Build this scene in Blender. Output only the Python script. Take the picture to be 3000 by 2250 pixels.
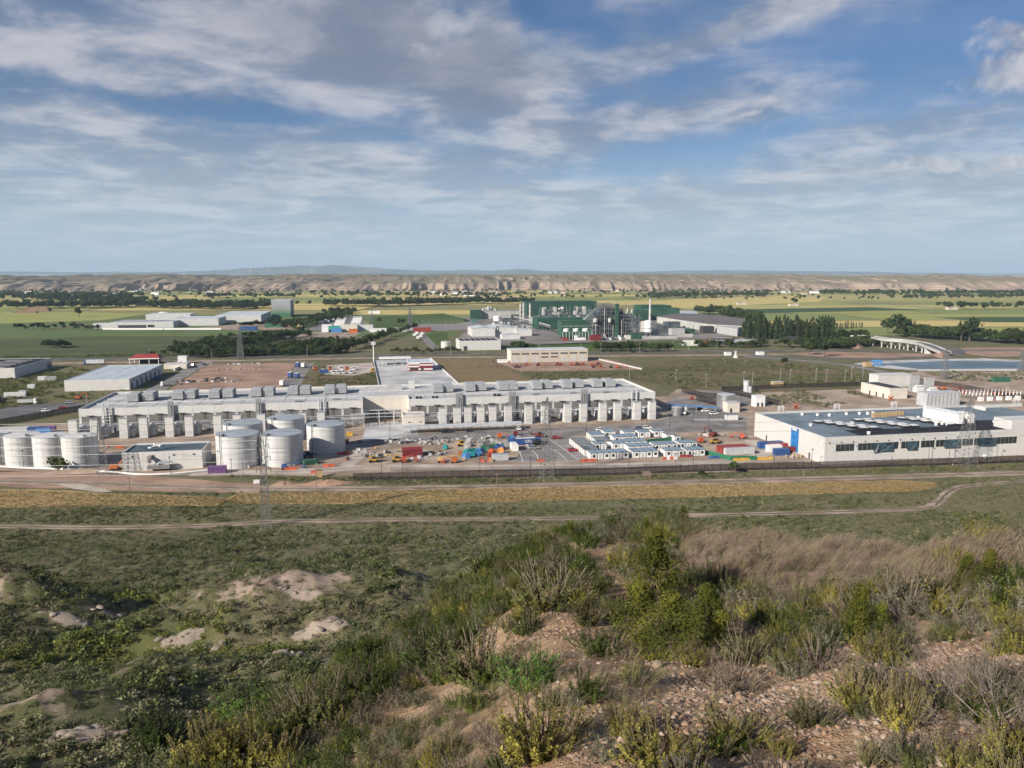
import bpy, math, random
import numpy as np
from mathutils import Vector, Matrix
R = math.radians
for o in list(bpy.data.objects): bpy.data.objects.remove(o)
SC = bpy.context.scene
COL = SC.collection

# ---------------------------------------------------------------- camera
H = 70.0                      # eye height over the plain
PITCH = math.atan((1125 - 802) / 2250.0)
cam_d = bpy.data.cameras.new('camera'); cam_d.sensor_width = 36; cam_d.lens = 27.0
cam_d.clip_start = 0.1; cam_d.clip_end = 60000
cam = bpy.data.objects.new('camera', cam_d); COL.objects.link(cam)
cam.location = (0, 0, H); cam.rotation_euler = (math.pi / 2 - PITCH, 0, 0)
SC.camera = cam

# ---------------------------------------------------------------- sun and sky
SUN_AZ = R(-47)               # from straight behind the camera towards the left
SUN_EL = R(28)
to_sun = Vector((math.sin(SUN_AZ) * math.cos(SUN_EL), -math.cos(SUN_AZ) * math.cos(SUN_EL), math.sin(SUN_EL)))
sl = bpy.data.lights.new('sun', 'SUN'); sl.energy = 5.0; sl.angle = R(1.6); sl.color = (1.0, 0.90, 0.78)
so = bpy.data.objects.new('sun', sl); COL.objects.link(so); so.rotation_euler = (-to_sun).to_track_quat('-Z', 'Y').to_euler()
so.location = (0, 0, 400)
SC.view_settings.view_transform = 'Standard'; SC.view_settings.look = 'None'
SC.view_settings.exposure = 0.62; SC.view_settings.gamma = 1.0; SC.view_settings.use_curve_mapping = False
SC.cycles.use_denoising = True; SC.cycles.use_adaptive_sampling = True; SC.cycles.adaptive_threshold = 0.025; SC.cycles.adaptive_min_samples = 8
SC.cycles.max_bounces = 5; SC.cycles.diffuse_bounces = 2; SC.cycles.glossy_bounces = 2; SC.cycles.transmission_bounces = 3
SC.cycles.volume_bounces = 0; SC.cycles.caustics_reflective = False; SC.cycles.caustics_refractive = False
SC.cycles.transparent_max_bounces = 6

class NT:
    """small helper for node trees"""
    def __init__(s, nt): s.t = nt; s.n = nt.nodes; s.l = nt.links
    def new(s, typ, **kw):
        n = s.n.new(typ)
        for k, v in kw.items(): setattr(n, k, v)
        return n
    def put(s, sock, v):
        if hasattr(v, 'is_output') or isinstance(v, bpy.types.NodeSocket): s.l.new(v, sock)
        elif v is not None: sock.default_value = v
    def math(s, op, a, b=None, c=None, clamp=False):
        n = s.new('ShaderNodeMath', operation=op, use_clamp=clamp)
        s.put(n.inputs[0], a)
        if b is not None: s.put(n.inputs[1], b)
        if c is not None: s.put(n.inputs[2], c)
        return n.outputs[0]
    def vmath(s, op, a, b=None):
        n = s.new('ShaderNodeVectorMath', operation=op); s.put(n.inputs[0], a)
        if b is not None: s.put(n.inputs[1], b)
        return n.outputs[0]
    def mix(s, f, a, b, blend='MIX'):
        n = s.new('ShaderNodeMix', data_type='RGBA', blend_type=blend)
        s.put(n.inputs[0], f)
        for k, v in ((6, a), (7, b)):
            if isinstance(v, tuple) and len(v) == 3: v = (*v, 1)
            s.put(n.inputs[k], v)
        return n.outputs[2]
    def noise(s, vec, scale, detail=4, rough=0.55, dist=0.0, out=0):
        n = s.new('ShaderNodeTexNoise'); s.put(n.inputs['Vector'], vec)
        n.inputs['Scale'].default_value = scale; n.inputs['Detail'].default_value = detail
        n.inputs['Roughness'].default_value = rough; n.inputs['Distortion'].default_value = dist
        return n.outputs[out]
    def ramp(s, f, stops, interp='LINEAR'):
        n = s.new('ShaderNodeValToRGB'); s.put(n.inputs[0], f); cr = n.color_ramp; cr.interpolation = interp
        while len(cr.elements) < len(stops): cr.elements.new(0.5)
        for e, (p, c) in zip(cr.elements, stops):
            e.position = p; e.color = (c, c, c, 1) if not isinstance(c, tuple) else (*c[:3], 1)
        return n.outputs[0]
    def smooth(s, v, a, b):
        n = s.new('ShaderNodeMapRange', interpolation_type='SMOOTHSTEP'); s.put(n.inputs[0], v)
        n.inputs[1].default_value = a; n.inputs[2].default_value = b
        return n.outputs[0]

world = bpy.data.worlds.new('World'); SC.world = world; world.use_nodes = True
world.cycles.sampling_method = 'MANUAL'; world.cycles.sample_map_resolution = 512
w = NT(world.node_tree); w.n.clear()
sky = w.new('ShaderNodeTexSky', sky_type='NISHITA'); sky.sun_disc = False
sky.sun_elevation = SUN_EL; sky.sun_rotation = math.atan2(to_sun.x, to_sun.y)
sky.altitude = 250; sky.air_density = 1.0; sky.dust_density = 0.6; sky.ozone_density = 2.2
tc = w.new('ShaderNodeTexCoord'); sep = w.new('ShaderNodeSeparateXYZ'); w.put(sep.inputs[0], tc.outputs['Generated'])
X, Y, Z = sep.outputs
zc = w.math('ADD', w.math('MAXIMUM', Z, 0.0), 0.11)
comb = w.new('ShaderNodeCombineXYZ'); w.put(comb.inputs[0], w.math('DIVIDE', X, zc)); w.put(comb.inputs[1], w.math('DIVIDE', Y, zc))
P = comb.outputs[0]
az = w.math('ARCTAN2', X, Y); el = w.math('ARCSINE', Z)
wob = w.noise(tc.outputs['Generated'], 5.0, 5, 0.6)
wob2 = w.noise(w.vmath('ADD', tc.outputs['Generated'], (3.1, 7.7, 1.3)), 6.0, 5, 0.6)
azw = w.math('ADD', az, w.math('MULTIPLY', w.math('SUBTRACT', wob, 0.5), 0.30))
elw = w.math('ADD', el, w.math('MULTIPLY', w.math('SUBTRACT', wob2, 0.5), 0.10))
def blob(a, e, sa, se, rot, amp):     # one cloud bank: azimuth, elevation, half widths (degrees), tilt
    a, e, sa, se, rot = R(a), R(e), R(sa), R(se), R(rot)
    da = w.math('SUBTRACT', azw, a); de = w.math('SUBTRACT', elw, e)
    c, s_ = math.cos(rot), math.sin(rot)
    p = w.math('ADD', w.math('MULTIPLY', da, c / sa), w.math('MULTIPLY', de, s_ / sa))
    q = w.math('ADD', w.math('MULTIPLY', da, -s_ / se), w.math('MULTIPLY', de, c / se))
    rr = w.math('ADD', w.math('MULTIPLY', p, p), w.math('MULTIPLY', q, q))
    g = w.math('POWER', 2.718, w.math('MULTIPLY', rr, -1.0))
    return w.math('MULTIPLY', g, amp)
def summed(lst):
    t = None
    for b in lst: t = blob(*b) if t is None else w.math('ADD', t, blob(*b))
    return t
nz1 = w.noise(P, 0.55, 9, 0.62, 0.7)                  # broad wispy sheet
mp = w.new('ShaderNodeMapping'); w.put(mp.inputs[0], P); mp.inputs['Rotation'].default_value = (0, 0, R(-28)); mp.inputs['Scale'].default_value = (0.5, 1.7, 1)
nz2 = w.noise(mp.outputs[0], 1.0, 9, 0.64, 1.0)       # streaks
nz3 = w.noise(P, 2.6, 9, 0.62, 0.3)                   # puffs
banks = summed([(-19, 15.0, 15, 2.6, 0, .34), (-30, 12.6, 8, 1.6, -6, .34), (-7, 15.5, 8, 3.6, -14, .62), (-1, 13.0, 6, 1.8, -16, .36),
                (-16, 17.8, 10, 1.6, 4, .30), (12, 15.4, 9, 1.2, 16, .34), (20, 17.6, 8, 1.1, 12, .26), (7, 10.4, 9, 1.5, 8, .22), (18, 12.2, 10, 1.7, 10, .24), (28, 9.8, 9, 1.2, 6, .24),
                (-28, 8.4, 15, 2.4, -3, .30), (-20, 5.4, 13, 1.0, 0, .26), (-4, 6.6, 14, 1.4, -2, .14), (26, 6.0, 14, 2.0, 2, .30), (10, 5.4, 8, 1.0, 0, .20),
                (0, 3.2, 60, 2.6, 0, .20), (0, 8, 40, 3, 0, .07),
                (2.6, 18.2, 3.2, 2.0, 0, -.50), (13, 8.9, 7, 1.0, 9, -.34), (-22, 11.0, 11, .8, -3, -.34), (4, 12.2, 5, .6, -8, -.16), (28, 15.0, 9, 1.5, 12, -.30), (-29, 16.4, 5, .8, 0, -.22), (-9, 8.8, 6, .7, 0, -.16)])
cov = w.math('ADD', w.math('ADD', w.math('MULTIPLY', nz1, 0.60), w.math('MULTIPLY', nz2, 0.50)), w.math('MULTIPLY', nz3, .30))
cov = w.math('ADD', cov, banks)
alpha = w.smooth(cov, 0.54, 1.10)
puffs = summed([(31, 13.6, 4.2, 1.5, -8, .62), (33, 11.6, 6, 1.2, 0, .62), (17.4, 10.0, 2.4, .6, 4, .50), (16, 11.3, 3.4, .4, 6, .46), (-9, 11.3, 2.6, .45, 0, .48), (-12.5, 10.2, 4.2, .45, -4, .48),
                (-5.0, 15.2, 4.6, 1.7, -14, .40), (26, 6.7, 8, .5, 3, .56), (12, 6.9, 5, .45, 0, .45), (29, 4.3, 6, .4, 0, .52), (20, 7.6, 4, .45, 8, .5), (31, 7.4, 6, .6, 0, .5), (-25, 5.9, 7, .4, 0, .38), (-32, 14.0, 4, .8, 0, .4)])
pcov = w.math('ADD', puffs, w.math('MULTIPLY', w.math('SUBTRACT', w.noise(tc.outputs['Generated'], 22, 8, .62, .4), .5), 1.15))
pal = w.smooth(pcov, 0.38, 0.74)
# tone of the cloud: bright where thin and lit, greyer where the bank is thick
thick = w.smooth(cov, 0.95, 1.45)
lit = w.math('ADD', w.noise(w.vmath('ADD', P, (.13, .05, 0)), 1.3, 8, .64, .6), w.math('MULTIPLY', w.math('SUBTRACT', nz3, .5), 1.1))
ccol = w.mix(w.smooth(lit, .36, .72), (1.7, 2.1, 2.85), (4.7, 4.6, 4.9))
ccol = w.mix(w.math('MULTIPLY', thick, .70), ccol, (1.6, 1.75, 2.3))
pcol = w.mix(w.smooth(w.noise(w.vmath('ADD', tc.outputs['Generated'], (0, 0, .012)), 24, 7, .62, .3), .36, .62), (1.9, 2.1, 2.75), (5.3, 5.0, 5.0))
blue = w.mix(1.0, sky.outputs[0], (.31, .44, .59), 'MULTIPLY')
c1 = w.mix(w.math('MULTIPLY_ADD', alpha, 0.78, 0.08), blue, ccol)
c2 = w.mix(w.math('MULTIPLY', pal, 0.72), c1, pcol)
hz = w.smooth(el, 0.21, 0.0)                           # milky air low on the horizon
c3 = w.mix(w.math('MULTIPLY', hz, 0.66), c2, (4.5, 5.3, 6.0))
bg = w.new('ShaderNodeBackground'); w.put(bg.inputs[0], c3); bg.inputs[1].default_value = 0.088
out = w.new('ShaderNodeOutputWorld'); w.l.new(bg.outputs[0], out.inputs[0])

# ---------------------------------------------------------------- geometry helpers
F = 2250.0
def ray(u, v):
    x = (u - 1500) / F; y = (1125 - v) / F
    return np.array([x, math.cos(PITCH) + y * math.sin(PITCH), -math.sin(PITCH) + y * math.cos(PITCH)])
def at(u, v, z=0.0):
    """the point of the level z that is seen at u, v of the survey photograph (3000 x 2250)"""
    d = ray(u, v); t = (z - H) / d[2]
    return Vector((d[0] * t, d[1] * t, z))
def high(u, vb, vt):
    """height of an upright thing whose foot is seen at vb and whose top at vt"""
    p = at(u, vb); d = ray(u, vt); t = p.y / d[1]
    return H + d[2] * t
def proj(x, y, z):
    d = y * math.cos(PITCH) - (z - H) * math.sin(PITCH); yy = y * math.sin(PITCH) + (z - H) * math.cos(PITCH)
    return 1500 + F * x / d, 1125 - F * yy / d
GRID = R(10.7)                # the estate's streets run at this angle
E1 = Vector((math.cos(GRID), math.sin(GRID), 0)); E2 = Vector((-math.sin(GRID), math.cos(GRID), 0))

MATS = {}
def mat(name, col, rough=0.8, var=0.12, scale=0.6, metal=0.0, rnd=0.0, bump=0.0, bscale=8.0, col2=None, spec=0.4, trans=0.0, streak=0.0):
    """one procedural surface: base colour, blotchy variation, per-object variation, fine relief, rain streaks"""
    if name in MATS: return MATS[name]
    m = bpy.data.materials.new(name); m.use_nodes = True; n = NT(m.node_tree)
    b = n.n['Principled BSDF']; b.inputs['Roughness'].default_value = rough; b.inputs['Metallic'].default_value = metal
    b.inputs['Specular IOR Level'].default_value = spec
    t = n.new('ShaderNodeTexCoord'); v = t.outputs['Object']
    dk = tuple(c * (1 - var * 1.6) for c in col); lt = tuple(min(1, c * (1 + var)) for c in (col2 or col))
    c = n.mix(n.smooth(n.noise(v, scale, 6, .6), .3, .7), dk, lt)
    if streak:
        mp = n.new('ShaderNodeMapping'); n.put(mp.inputs[0], v); mp.inputs['Scale'].default_value = (1, 1, .06)
        s = n.smooth(n.noise(mp.outputs[0], 1.6, 5, .6), .48, .75)
        c = n.mix(n.math('MULTIPLY', s, streak), c, tuple(x * .45 for x in col))
    if rnd:
        oi = n.new('ShaderNodeObjectInfo'); h = n.new('ShaderNodeHueSaturation'); n.put(h.inputs['Color'], c)
        n.put(h.inputs['Value'], n.math('MULTIPLY_ADD', oi.outputs['Random'], rnd * 2, 1 - rnd))
        n.put(h.inputs['Hue'], n.math('MULTIPLY_ADD', n.math('FRACT', n.math('MULTIPLY', oi.outputs['Random'], 7.3)), rnd * .12, .5 - rnd * .06))
        c = h.outputs[0]
    n.put(b.inputs['Base Color'], c)
    if bump:
        bp = n.new('ShaderNodeBump'); bp.inputs['Strength'].default_value = bump; bp.inputs['Distance'].default_value = .1
        n.put(bp.inputs['Height'], n.noise(v, bscale, 5, .6)); n.put(b.inputs['Normal'], bp.outputs[0])
    if trans:
        tr = n.new('ShaderNodeBsdfTranslucent'); n.put(tr.inputs[0], c); ms = n.new('ShaderNodeMixShader'); ms.inputs[0].default_value = trans
        n.l.new(b.outputs[0], ms.inputs[1]); n.l.new(tr.outputs[0], ms.inputs[2]); n.l.new(ms.outputs[0], n.n['Material Output'].inputs[0])
    MATS[name] = m
    return m

class MB:
    """collects faces, then becomes ONE mesh object (or shared mesh data)"""
    def __init__(s): s.v = []; s.f = []; s.m = []
    def add(s, vs, fs, mi=0):
        k = len(s.v); s.v += [tuple(p) for p in vs]; s.f += [tuple(i + k for i in f) for f in fs]; s.m += [mi] * len(fs); return s
    def box(s, x0, x1, y0, y1, z0, z1, mi=0):
        return s.add([(x0, y0, z0), (x1, y0, z0), (x1, y1, z0), (x0, y1, z0), (x0, y0, z1), (x1, y0, z1), (x1, y1, z1), (x0, y1, z1)],
                     [(3, 2, 1, 0), (4, 5, 6, 7), (0, 1, 5, 4), (1, 2, 6, 5), (2, 3, 7, 6), (3, 0, 4, 7)], mi)
    def cbox(s, c, sx, sy, sz, mi=0): return s.box(c[0] - sx / 2, c[0] + sx / 2, c[1] - sy / 2, c[1] + sy / 2, c[2], c[2] + sz, mi)
    def tube(s, a, b, r0, r1=None, n=6, mi=0, caps=True):
        a, b = Vector(a), Vector(b); r1 = r0 if r1 is None else r1
        d = (b - a).normalized(); x = d.orthogonal().normalized(); y = d.cross(x)
        vs = [a + (x * math.cos(t) + y * math.sin(t)) * r0 for t in (2 * math.pi * i / n for i in range(n))]
        vs += [b + (x * math.cos(t) + y * math.sin(t)) * r1 for t in (2 * math.pi * i / n for i in range(n))]
        fs = [(i, (i + 1) % n, n + (i + 1) % n, n + i) for i in range(n)]
        if caps: fs += [tuple(range(n - 1, -1, -1)), tuple(range(n, 2 * n))]
        return s.add(vs, fs, mi)
    def pipe(s, pts, r, n=6, mi=0):
        for a, b in zip(pts[:-1], pts[1:]): s.tube(a, b, r, r, n, mi)
        return s
    def lathe(s, prof, n=24, c=(0, 0), mi=0):
        vs = [(c[0] + r * math.cos(2 * math.pi * i / n), c[1] + r * math.sin(2 * math.pi * i / n), z) for r, z in prof for i in range(n)]
        fs = [(k * n + i, k * n + (i + 1) % n, (k + 1) * n + (i + 1) % n, (k + 1) * n + i) for k in range(len(prof) - 1) for i in range(n)]
        return s.add(vs, fs, mi)
    def prism(s, poly, z0, z1, mi=0):
        n = len(poly)
        return s.add([(x, y, z0) for x, y in poly] + [(x, y, z1) for x, y in poly],
                     [tuple(range(n - 1, -1, -1)), tuple(range(n, 2 * n))] + [(i, (i + 1) % n, n + (i + 1) % n, n + i) for i in range(n)], mi)
    def prof_x(s, poly, x0, x1, mi=0):       # polygon in y,z swept along x
        n = len(poly)
        return s.add([(x0, y, z) for y, z in poly] + [(x1, y, z) for y, z in poly],
                     [tuple(range(n)), tuple(range(2 * n - 1, n - 1, -1))] + [(i, n + i, n + (i + 1) % n, (i + 1) % n) for i in range(n)], mi)
    def data(s, name, mats, smooth=False):
        me = bpy.data.meshes.new(name); me.from_pydata(s.v, [], s.f)
        for m in (mats if isinstance(mats, (list, tuple)) else [mats]): me.materials.append(m)
        if any(s.m): me.polygons.foreach_set('material_index', s.m)
        if smooth: me.polygons.foreach_set('use_smooth', [True] * len(s.f))
        me.update(); return me
    def build(s, name, mats, parent=None, loc=None, rz=0, smooth=False, **tags):
        return put(name, s.data(name, mats, smooth), parent, loc, rz, **tags)

def put(name, me, parent=None, loc=None, rz=0, scale=None, **tags):
    o = bpy.data.objects.new(name, me); COL.objects.link(o)
    if parent is not None: o.parent = parent
    if loc is not None: o.location = loc
    if rz: o.rotation_euler = (0, 0, rz)
    if scale is not None: o.scale = (scale,) * 3 if not hasattr(scale, '__len__') else scale
    for k, v in tags.items():
        if v is not None: o[{'cat': 'category'}.get(k, k)] = v
    return o
def thing(name, label, cat, loc=(0, 0, 0), rz=0, group=None):
    return put(name, None, None, loc, rz, label=label, cat=cat, group=group)
def copy_tree(o, parent=None, **tags):
    c = o.copy(); COL.objects.link(c); c.parent = parent
    for k, v in tags.items(): c[{'cat': 'category'}.get(k, k)] = v
    for ch in [q for q in bpy.data.objects if q.parent == o]: copy_tree(ch, c)
    return c
KIDS = {}
def clone(o, loc, rz, scale=None, **tags):
    """a copy of a thing with copies of its parts and sub-parts"""
    c = o.copy(); COL.objects.link(c); c.location = loc; c.rotation_euler = (0, 0, rz)
    if scale is not None: c.scale = (scale,) * 3 if not hasattr(scale, '__len__') else scale
    for k, v in tags.items(): c[{'cat': 'category'}.get(k, k)] = v
    for ch in o.children:
        d = ch.copy(); COL.objects.link(d); d.parent = c
        for g in ch.children:
            e = g.copy(); COL.objects.link(e); e.parent = d
    return c
ORD = ['first', 'second', 'third', 'fourth', 'fifth', 'sixth', 'seventh', 'eighth', 'ninth', 'tenth', 'eleventh', 'twelfth', 'thirteenth', 'fourteenth', 'fifteenth', 'sixteenth', 'seventeenth', 'eighteenth', 'nineteenth', 'twentieth']

def ordn(i): return ORD[i] if i < 20 else '%d%s' % (i + 1, {1: 'st', 2: 'nd', 3: 'rd'}.get((i + 1) % 10 if (i + 1) % 100 not in (11, 12, 13) else 0, 'th'))
def from_left(objs, fmt):
    """labels that count alike things from the left of the view"""
    for i, o in enumerate(sorted(objs, key=lambda o: proj(*o.location)[0])): o['label'] = fmt % ordn(i)

# ================================================================ TERRAIN
def _h(ix, iy, s):
    n = (ix * 374761393 + iy * 668265263 + s * 974634541) & 0xffffffff
    n = ((n ^ (n >> 13)) * 1274126177) & 0xffffffff
    return ((n ^ (n >> 16)) & 0xffff) / 65535.0
def vnoise(x, y, s=0):
    x = np.asarray(x, float); y = np.asarray(y, float)
    ix = np.floor(x).astype(np.int64); iy = np.floor(y).astype(np.int64); fx = x - ix; fy = y - iy
    fx = fx * fx * (3 - 2 * fx); fy = fy * fy * (3 - 2 * fy)
    a = _h(ix, iy, s); b = _h(ix + 1, iy, s); c = _h(ix, iy + 1, s); d = _h(ix + 1, iy + 1, s)
    return (a + (b - a) * fx) * (1 - fy) + (c + (d - c) * fx) * fy
def fbm(x, y, oct=4, s=0):
    t = 0; a = .5; tot = 0
    for i in range(oct): t = t + a * vnoise(x, y, s + i); tot += a; a *= .5; x = x * 2.03 + 11.7; y = y * 2.03 + 5.1
    return t / tot
def sstep(a, b, x):
    t = np.clip((x - a) / (b - a), 0, 1); return t * t * (3 - 2 * t)

# the edge of the near spur: direction (u), where the eye grazes over it (v), how far off it lies (m)
SPUR = [(-400, 2580, 8), (0, 2470, 8.5), (300, 2370, 9.5), (500, 2275, 10.5), (700, 2165, 12.5), (900, 2045, 15.5), (1100, 1908, 20), (1300, 1775, 27), (1450, 1666, 34),
        (1560, 1596, 39), (1660, 1556, 43), (1760, 1534, 47), (1900, 1526, 50), (2050, 1548, 40), (2200, 1588, 31), (2400, 1612, 24), (2700, 1640, 18), (3000, 1640, 16), (3400, 1640, 16)]
_T = []
for u_, v_, r_ in SPUR:
    d_ = ray(u_, v_); _T.append((math.atan2(d_[0], d_[1]), -d_[2] / math.hypot(d_[0], d_[1]), r_))
_T = [(-3.2, .30, 60)] + [(-1.5, .35, 30)] + _T + [(1.5, .35, 30), (3.2, .30, 60)]
_A, _S, _R = (np.array([t[i] for t in _T]) for i in range(3))
TA = np.linspace(-3.2, 3.2, 1600); _k = np.exp(-np.linspace(-2.5, 2.5, 31) ** 2); _k /= _k.sum()
TS, TR = (np.convolve(np.pad(np.interp(TA, _A, q), 15, 'edge'), _k, 'valid') for q in (_S, _R))
VY = np.array([-4000, -60, 0, 30, 54, 76, 112, 158, 190, 202, 1e5]); VZ = np.array([62, 60, 51, 41.5, 32.6, 27.2, 18.0, 8.2, 1.6, 0, 0])
MOUNDS = [(-34, 111, 19, 11, .25, 7.0), (-16, 116, 9, 8, 0, 3.0), (-76, 107, 20, 10, -.1, 7.0), (-92, 92, 14, 10, 0, 4.5), (-38, 60, 9, 6, .3, 3.0), (-50, 86, 16, 7, .4, -4.2), (-60, 128, 24, 8, .1, -3.2), (-8, 140, 18, 10, 0, 2.2), (-55, 108, 5, 12, -.3, -3.0), (-30, 92, 12, 5, .2, -1.6)]
ROCK0 = []
def height(x, y):
    x = np.asarray(x, float); y = np.asarray(y, float)
    r = np.hypot(x, y); th = np.arctan2(x, y)
    yy = y + (fbm(x / 45, y / 45, 3, 3) - .5) * 26 * np.clip((200 - y) / 60, 0, 1)
    V = np.interp(yy, VY, VZ)
    amp = np.clip((198 - y) / 40, 0, 1)
    V = V + amp * ((fbm(x / 16, y / 16, 4, 9) - .5) * 4.2 + (fbm(x / 5, y / 5, 3, 19) - .5) * 1.5)
    for mx, my, sx, sy, ro, hh in MOUNDS:
        dx = x - mx; dy = y - my; c, s = math.cos(ro), math.sin(ro)
        q = ((dx * c + dy * s) / sx) ** 2 + ((-dx * s + dy * c) / sy) ** 2
        V = V + hh * np.exp(-q * 1.2) * (0.8 + .4 * fbm(x / 4, y / 4, 3, 31))
    for bx, by, sx, sy, ro in ROCK0:
        dx = x - bx + 1.6 * (fbm(x / 1.7, y / 1.7, 2, 83) - .5); dy = y - by + 1.6 * (fbm(x / 1.7, y / 1.7, 2, 87) - .5); c, s = math.cos(ro), math.sin(ro)
        V = V + .55 * np.exp(-(((dx * c + dy * s) / sx) ** 2 + ((-dx * s + dy * c) / sy) ** 2) * 1.1) * (.55 + .9 * fbm(x / .9, y / .9, 3, 95))
    V = np.where(y > 203, (fbm(x / 30, y / 30, 2, 77) - .5) * .06, np.maximum(V, -.02))
    sl = np.interp(th, TA, TS); Rr = np.interp(th, TA, TR)
    ze = sl * Rr; s = r / Rr
    inner = -1.62 - (ze - 1.62) * (s * (1 + .22 * (1 - s)))
    d = r - Rr
    outer = -ze - .92 * d - .03 * np.minimum(d, 8) ** 1.5 * 0
    S = H + np.where(s < 1, inner, outer)
    S = S + (fbm(x / 3.2, y / 3.2, 3, 41) - .5) * np.clip(r / 12, .05, 1) * .9 + (fbm(x / .7, y / .7, 3, 47) - .5) * .12 * np.clip((r - .5) / 3, 0, 1)
    return np.maximum(V, S)
def hz_at(x, y): return float(height(np.array([x]), np.array([y]))[0])
def on_ground(u, v, far=400):
    """first point of the terrain along the ray through u, v"""
    d = ray(u, v); t = np.geomspace(1.2, far, 1500); px, py, pz = d[0] * t, d[1] * t, H + d[2] * t
    hit = np.nonzero(pz < height(px, py))[0]
    k = hit[0] if len(hit) else len(t) - 1
    return Vector((px[k], py[k], float(height(px[k:k + 1], py[k:k + 1])[0])))

# zones of the ground cover, as seen from above: bare soil, pale rock, lush green
def zones(x, y, z):
    d = y * math.cos(PITCH) - (z - H) * math.sin(PITCH)
    near = (z > np.interp(y, VY, VZ) + 6) & (np.hypot(x, y) < np.interp(np.arctan2(x, y), TA, TR) * 1.9 + 6)
    m = np.zeros_like(x); rock = np.zeros_like(x); lush = np.zeros_like(x)
    for (bx, by, sx, sy, ro, hh) in ((-34, 108, 15, 7, .25, 1.0), (-16, 116, 6, 5, 0, .6), (-80, 104, 14, 6, -.1, .9), (-92, 90, 10, 5, 0, .9), (-39, 60, 6, 3.5, .3, .9), (-25, 100, 8, 4, .3, .6), (-60, 71, 8, 3, .2, .4)):
        dx = x - bx; dy = y - by; c, s = math.cos(ro), math.sin(ro)
        m = np.maximum(m, hh * np.exp(-(((dx * c + dy * s) / sx) ** 2 + ((-dx * s + dy * c) / sy) ** 2)))
    for (bx, by, sx, sy, ro) in ROCKS:
        dx = x - bx + 1.6 * (fbm(x / 1.7, y / 1.7, 2, 83) - .5); dy = y - by + 1.6 * (fbm(x / 1.7, y / 1.7, 2, 87) - .5); c, s = math.cos(ro), math.sin(ro)
        rock = np.maximum(rock, np.exp(-(((dx * c + dy * s) / sx) ** 2 + ((-dx * s + dy * c) / sy) ** 2)))
    for (bx, by, sx, sy, ro) in ((-50, 92, 16, 5, .5), (-62, 128, 26, 6, .1), (-44, 118, 12, 4, .5), (-34, 84, 12, 3, .3), (-75, 80, 10, 4, .3)):
        dx = x - bx; dy = y - by; c, s = math.cos(ro), math.sin(ro)
        lush = np.maximum(lush, np.exp(-(((dx * c + dy * s) / sx) ** 2 + ((-dx * s + dy * c) / sy) ** 2)))
    m = np.where(near, 1.0, m); rock = np.where(near, 0, rock); lush = np.where(near, 0, lush)
    return m, rock, lush, near.astype(float)
ROCKS = [(on_ground(u, v).x, on_ground(u, v).y, a, b, ro) for u, v, a, b, ro in ((535, 1880, 3.6, 1.6, .5), (930, 1850, 4.6, 1.3, .2), (880, 1750, 4.0, 1.2, .1), (980, 1832, 2.0, 1, 0), (200, 1822, 4.0, 1.2, 0), (310, 1800, 2.4, 1, 0.2), (280, 2155, 2.2, 1.6, .5), (190, 2165, 1.2, .9, 0), (640, 1905, 1.2, .8, .2), (860, 1925, 2.4, .8, .2), (500, 2005, 1.0, .4, 0), (590, 2100, 1.4, .5, .4))]
ROCK0 = ROCKS

# ---- the ground: one sheet, polar grid (fine where the ground is near, coarse far away)
ths = np.concatenate([np.linspace(-180, -60, 30)[:-1], np.linspace(-60, -40, 20)[:-1], np.linspace(-40, 40, 440), np.linspace(40, 60, 20)[1:], np.linspace(60, 180, 30)[1:]])
rs = np.concatenate([[0.05, .5, .9], np.geomspace(1.4, 268, 450), np.geomspace(276, 1200, 20), np.geomspace(1500, 26900, 16)])
A, RR = np.meshgrid(np.radians(ths), rs); GX = (RR * np.sin(A)).ravel(); GY = (RR * np.cos(A)).ravel()
GZ = height(GX, GY); n_t, n_r = len(ths), len(rs)
GZ = np.where((GY > 2600), -2.0, GZ)
idx = np.arange(n_t * n_r).reshape(n_r, n_t)
q = np.stack([idx[:-1, :-1], idx[:-1, 1:], idx[1:, 1:], idx[1:, :-1]], -1).reshape(-1, 4)[:, ::-1]
me = bpy.data.meshes.new('ground'); me.vertices.add(len(GX)); me.vertices.foreach_set('co', np.stack([GX, GY, GZ], -1).ravel())
me.loops.add(q.size); me.loops.foreach_set('vertex_index', q.ravel()); me.polygons.add(len(q)); me.polygons.foreach_set('loop_start', np.arange(0, q.size, 4)); me.polygons.foreach_set('loop_total', np.full(len(q), 4))
me.update(); me.polygons.foreach_set('use_smooth', np.ones(len(q), bool))
zb, zr, zl, zn = zones(GX, GY, GZ)
ca = me.color_attributes.new('zone', 'FLOAT_COLOR', 'POINT'); ca.data.foreach_set('color', np.stack([zb, zr, zl, zn], -1).ravel())

gm = bpy.data.materials.new('ground_soil'); gm.use_nodes = True; n = NT(gm.node_tree); b = n.n['Principled BSDF']
b.inputs['Roughness'].default_value = .95; b.inputs['Specular IOR Level'].default_value = .15
tcg = n.new('ShaderNodeTexCoord'); v = tcg.outputs['Object']
zat = n.new('ShaderNodeVertexColor'); zat.layer_name = 'zone'; zs = n.new('ShaderNodeSeparateColor'); n.put(zs.inputs[0], zat.outputs[0])
zbare, zrock, zlush, znear = zs.outputs[0], zs.outputs[1], zs.outputs[2], zat.outputs[1]
nb = n.noise(v, .055, 5, .6); nm = n.noise(v, .5, 6, .62); nf = n.noise(v, 4.0, 5, .65); ns = n.noise(v, 24.0, 4, .6)
steppe = n.mix(n.smooth(nb, .35, .65), (.105, .108, .05), (.175, .155, .092))
steppe = n.mix(n.smooth(nm, .45, .66), steppe, (.215, .180, .125))
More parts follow.
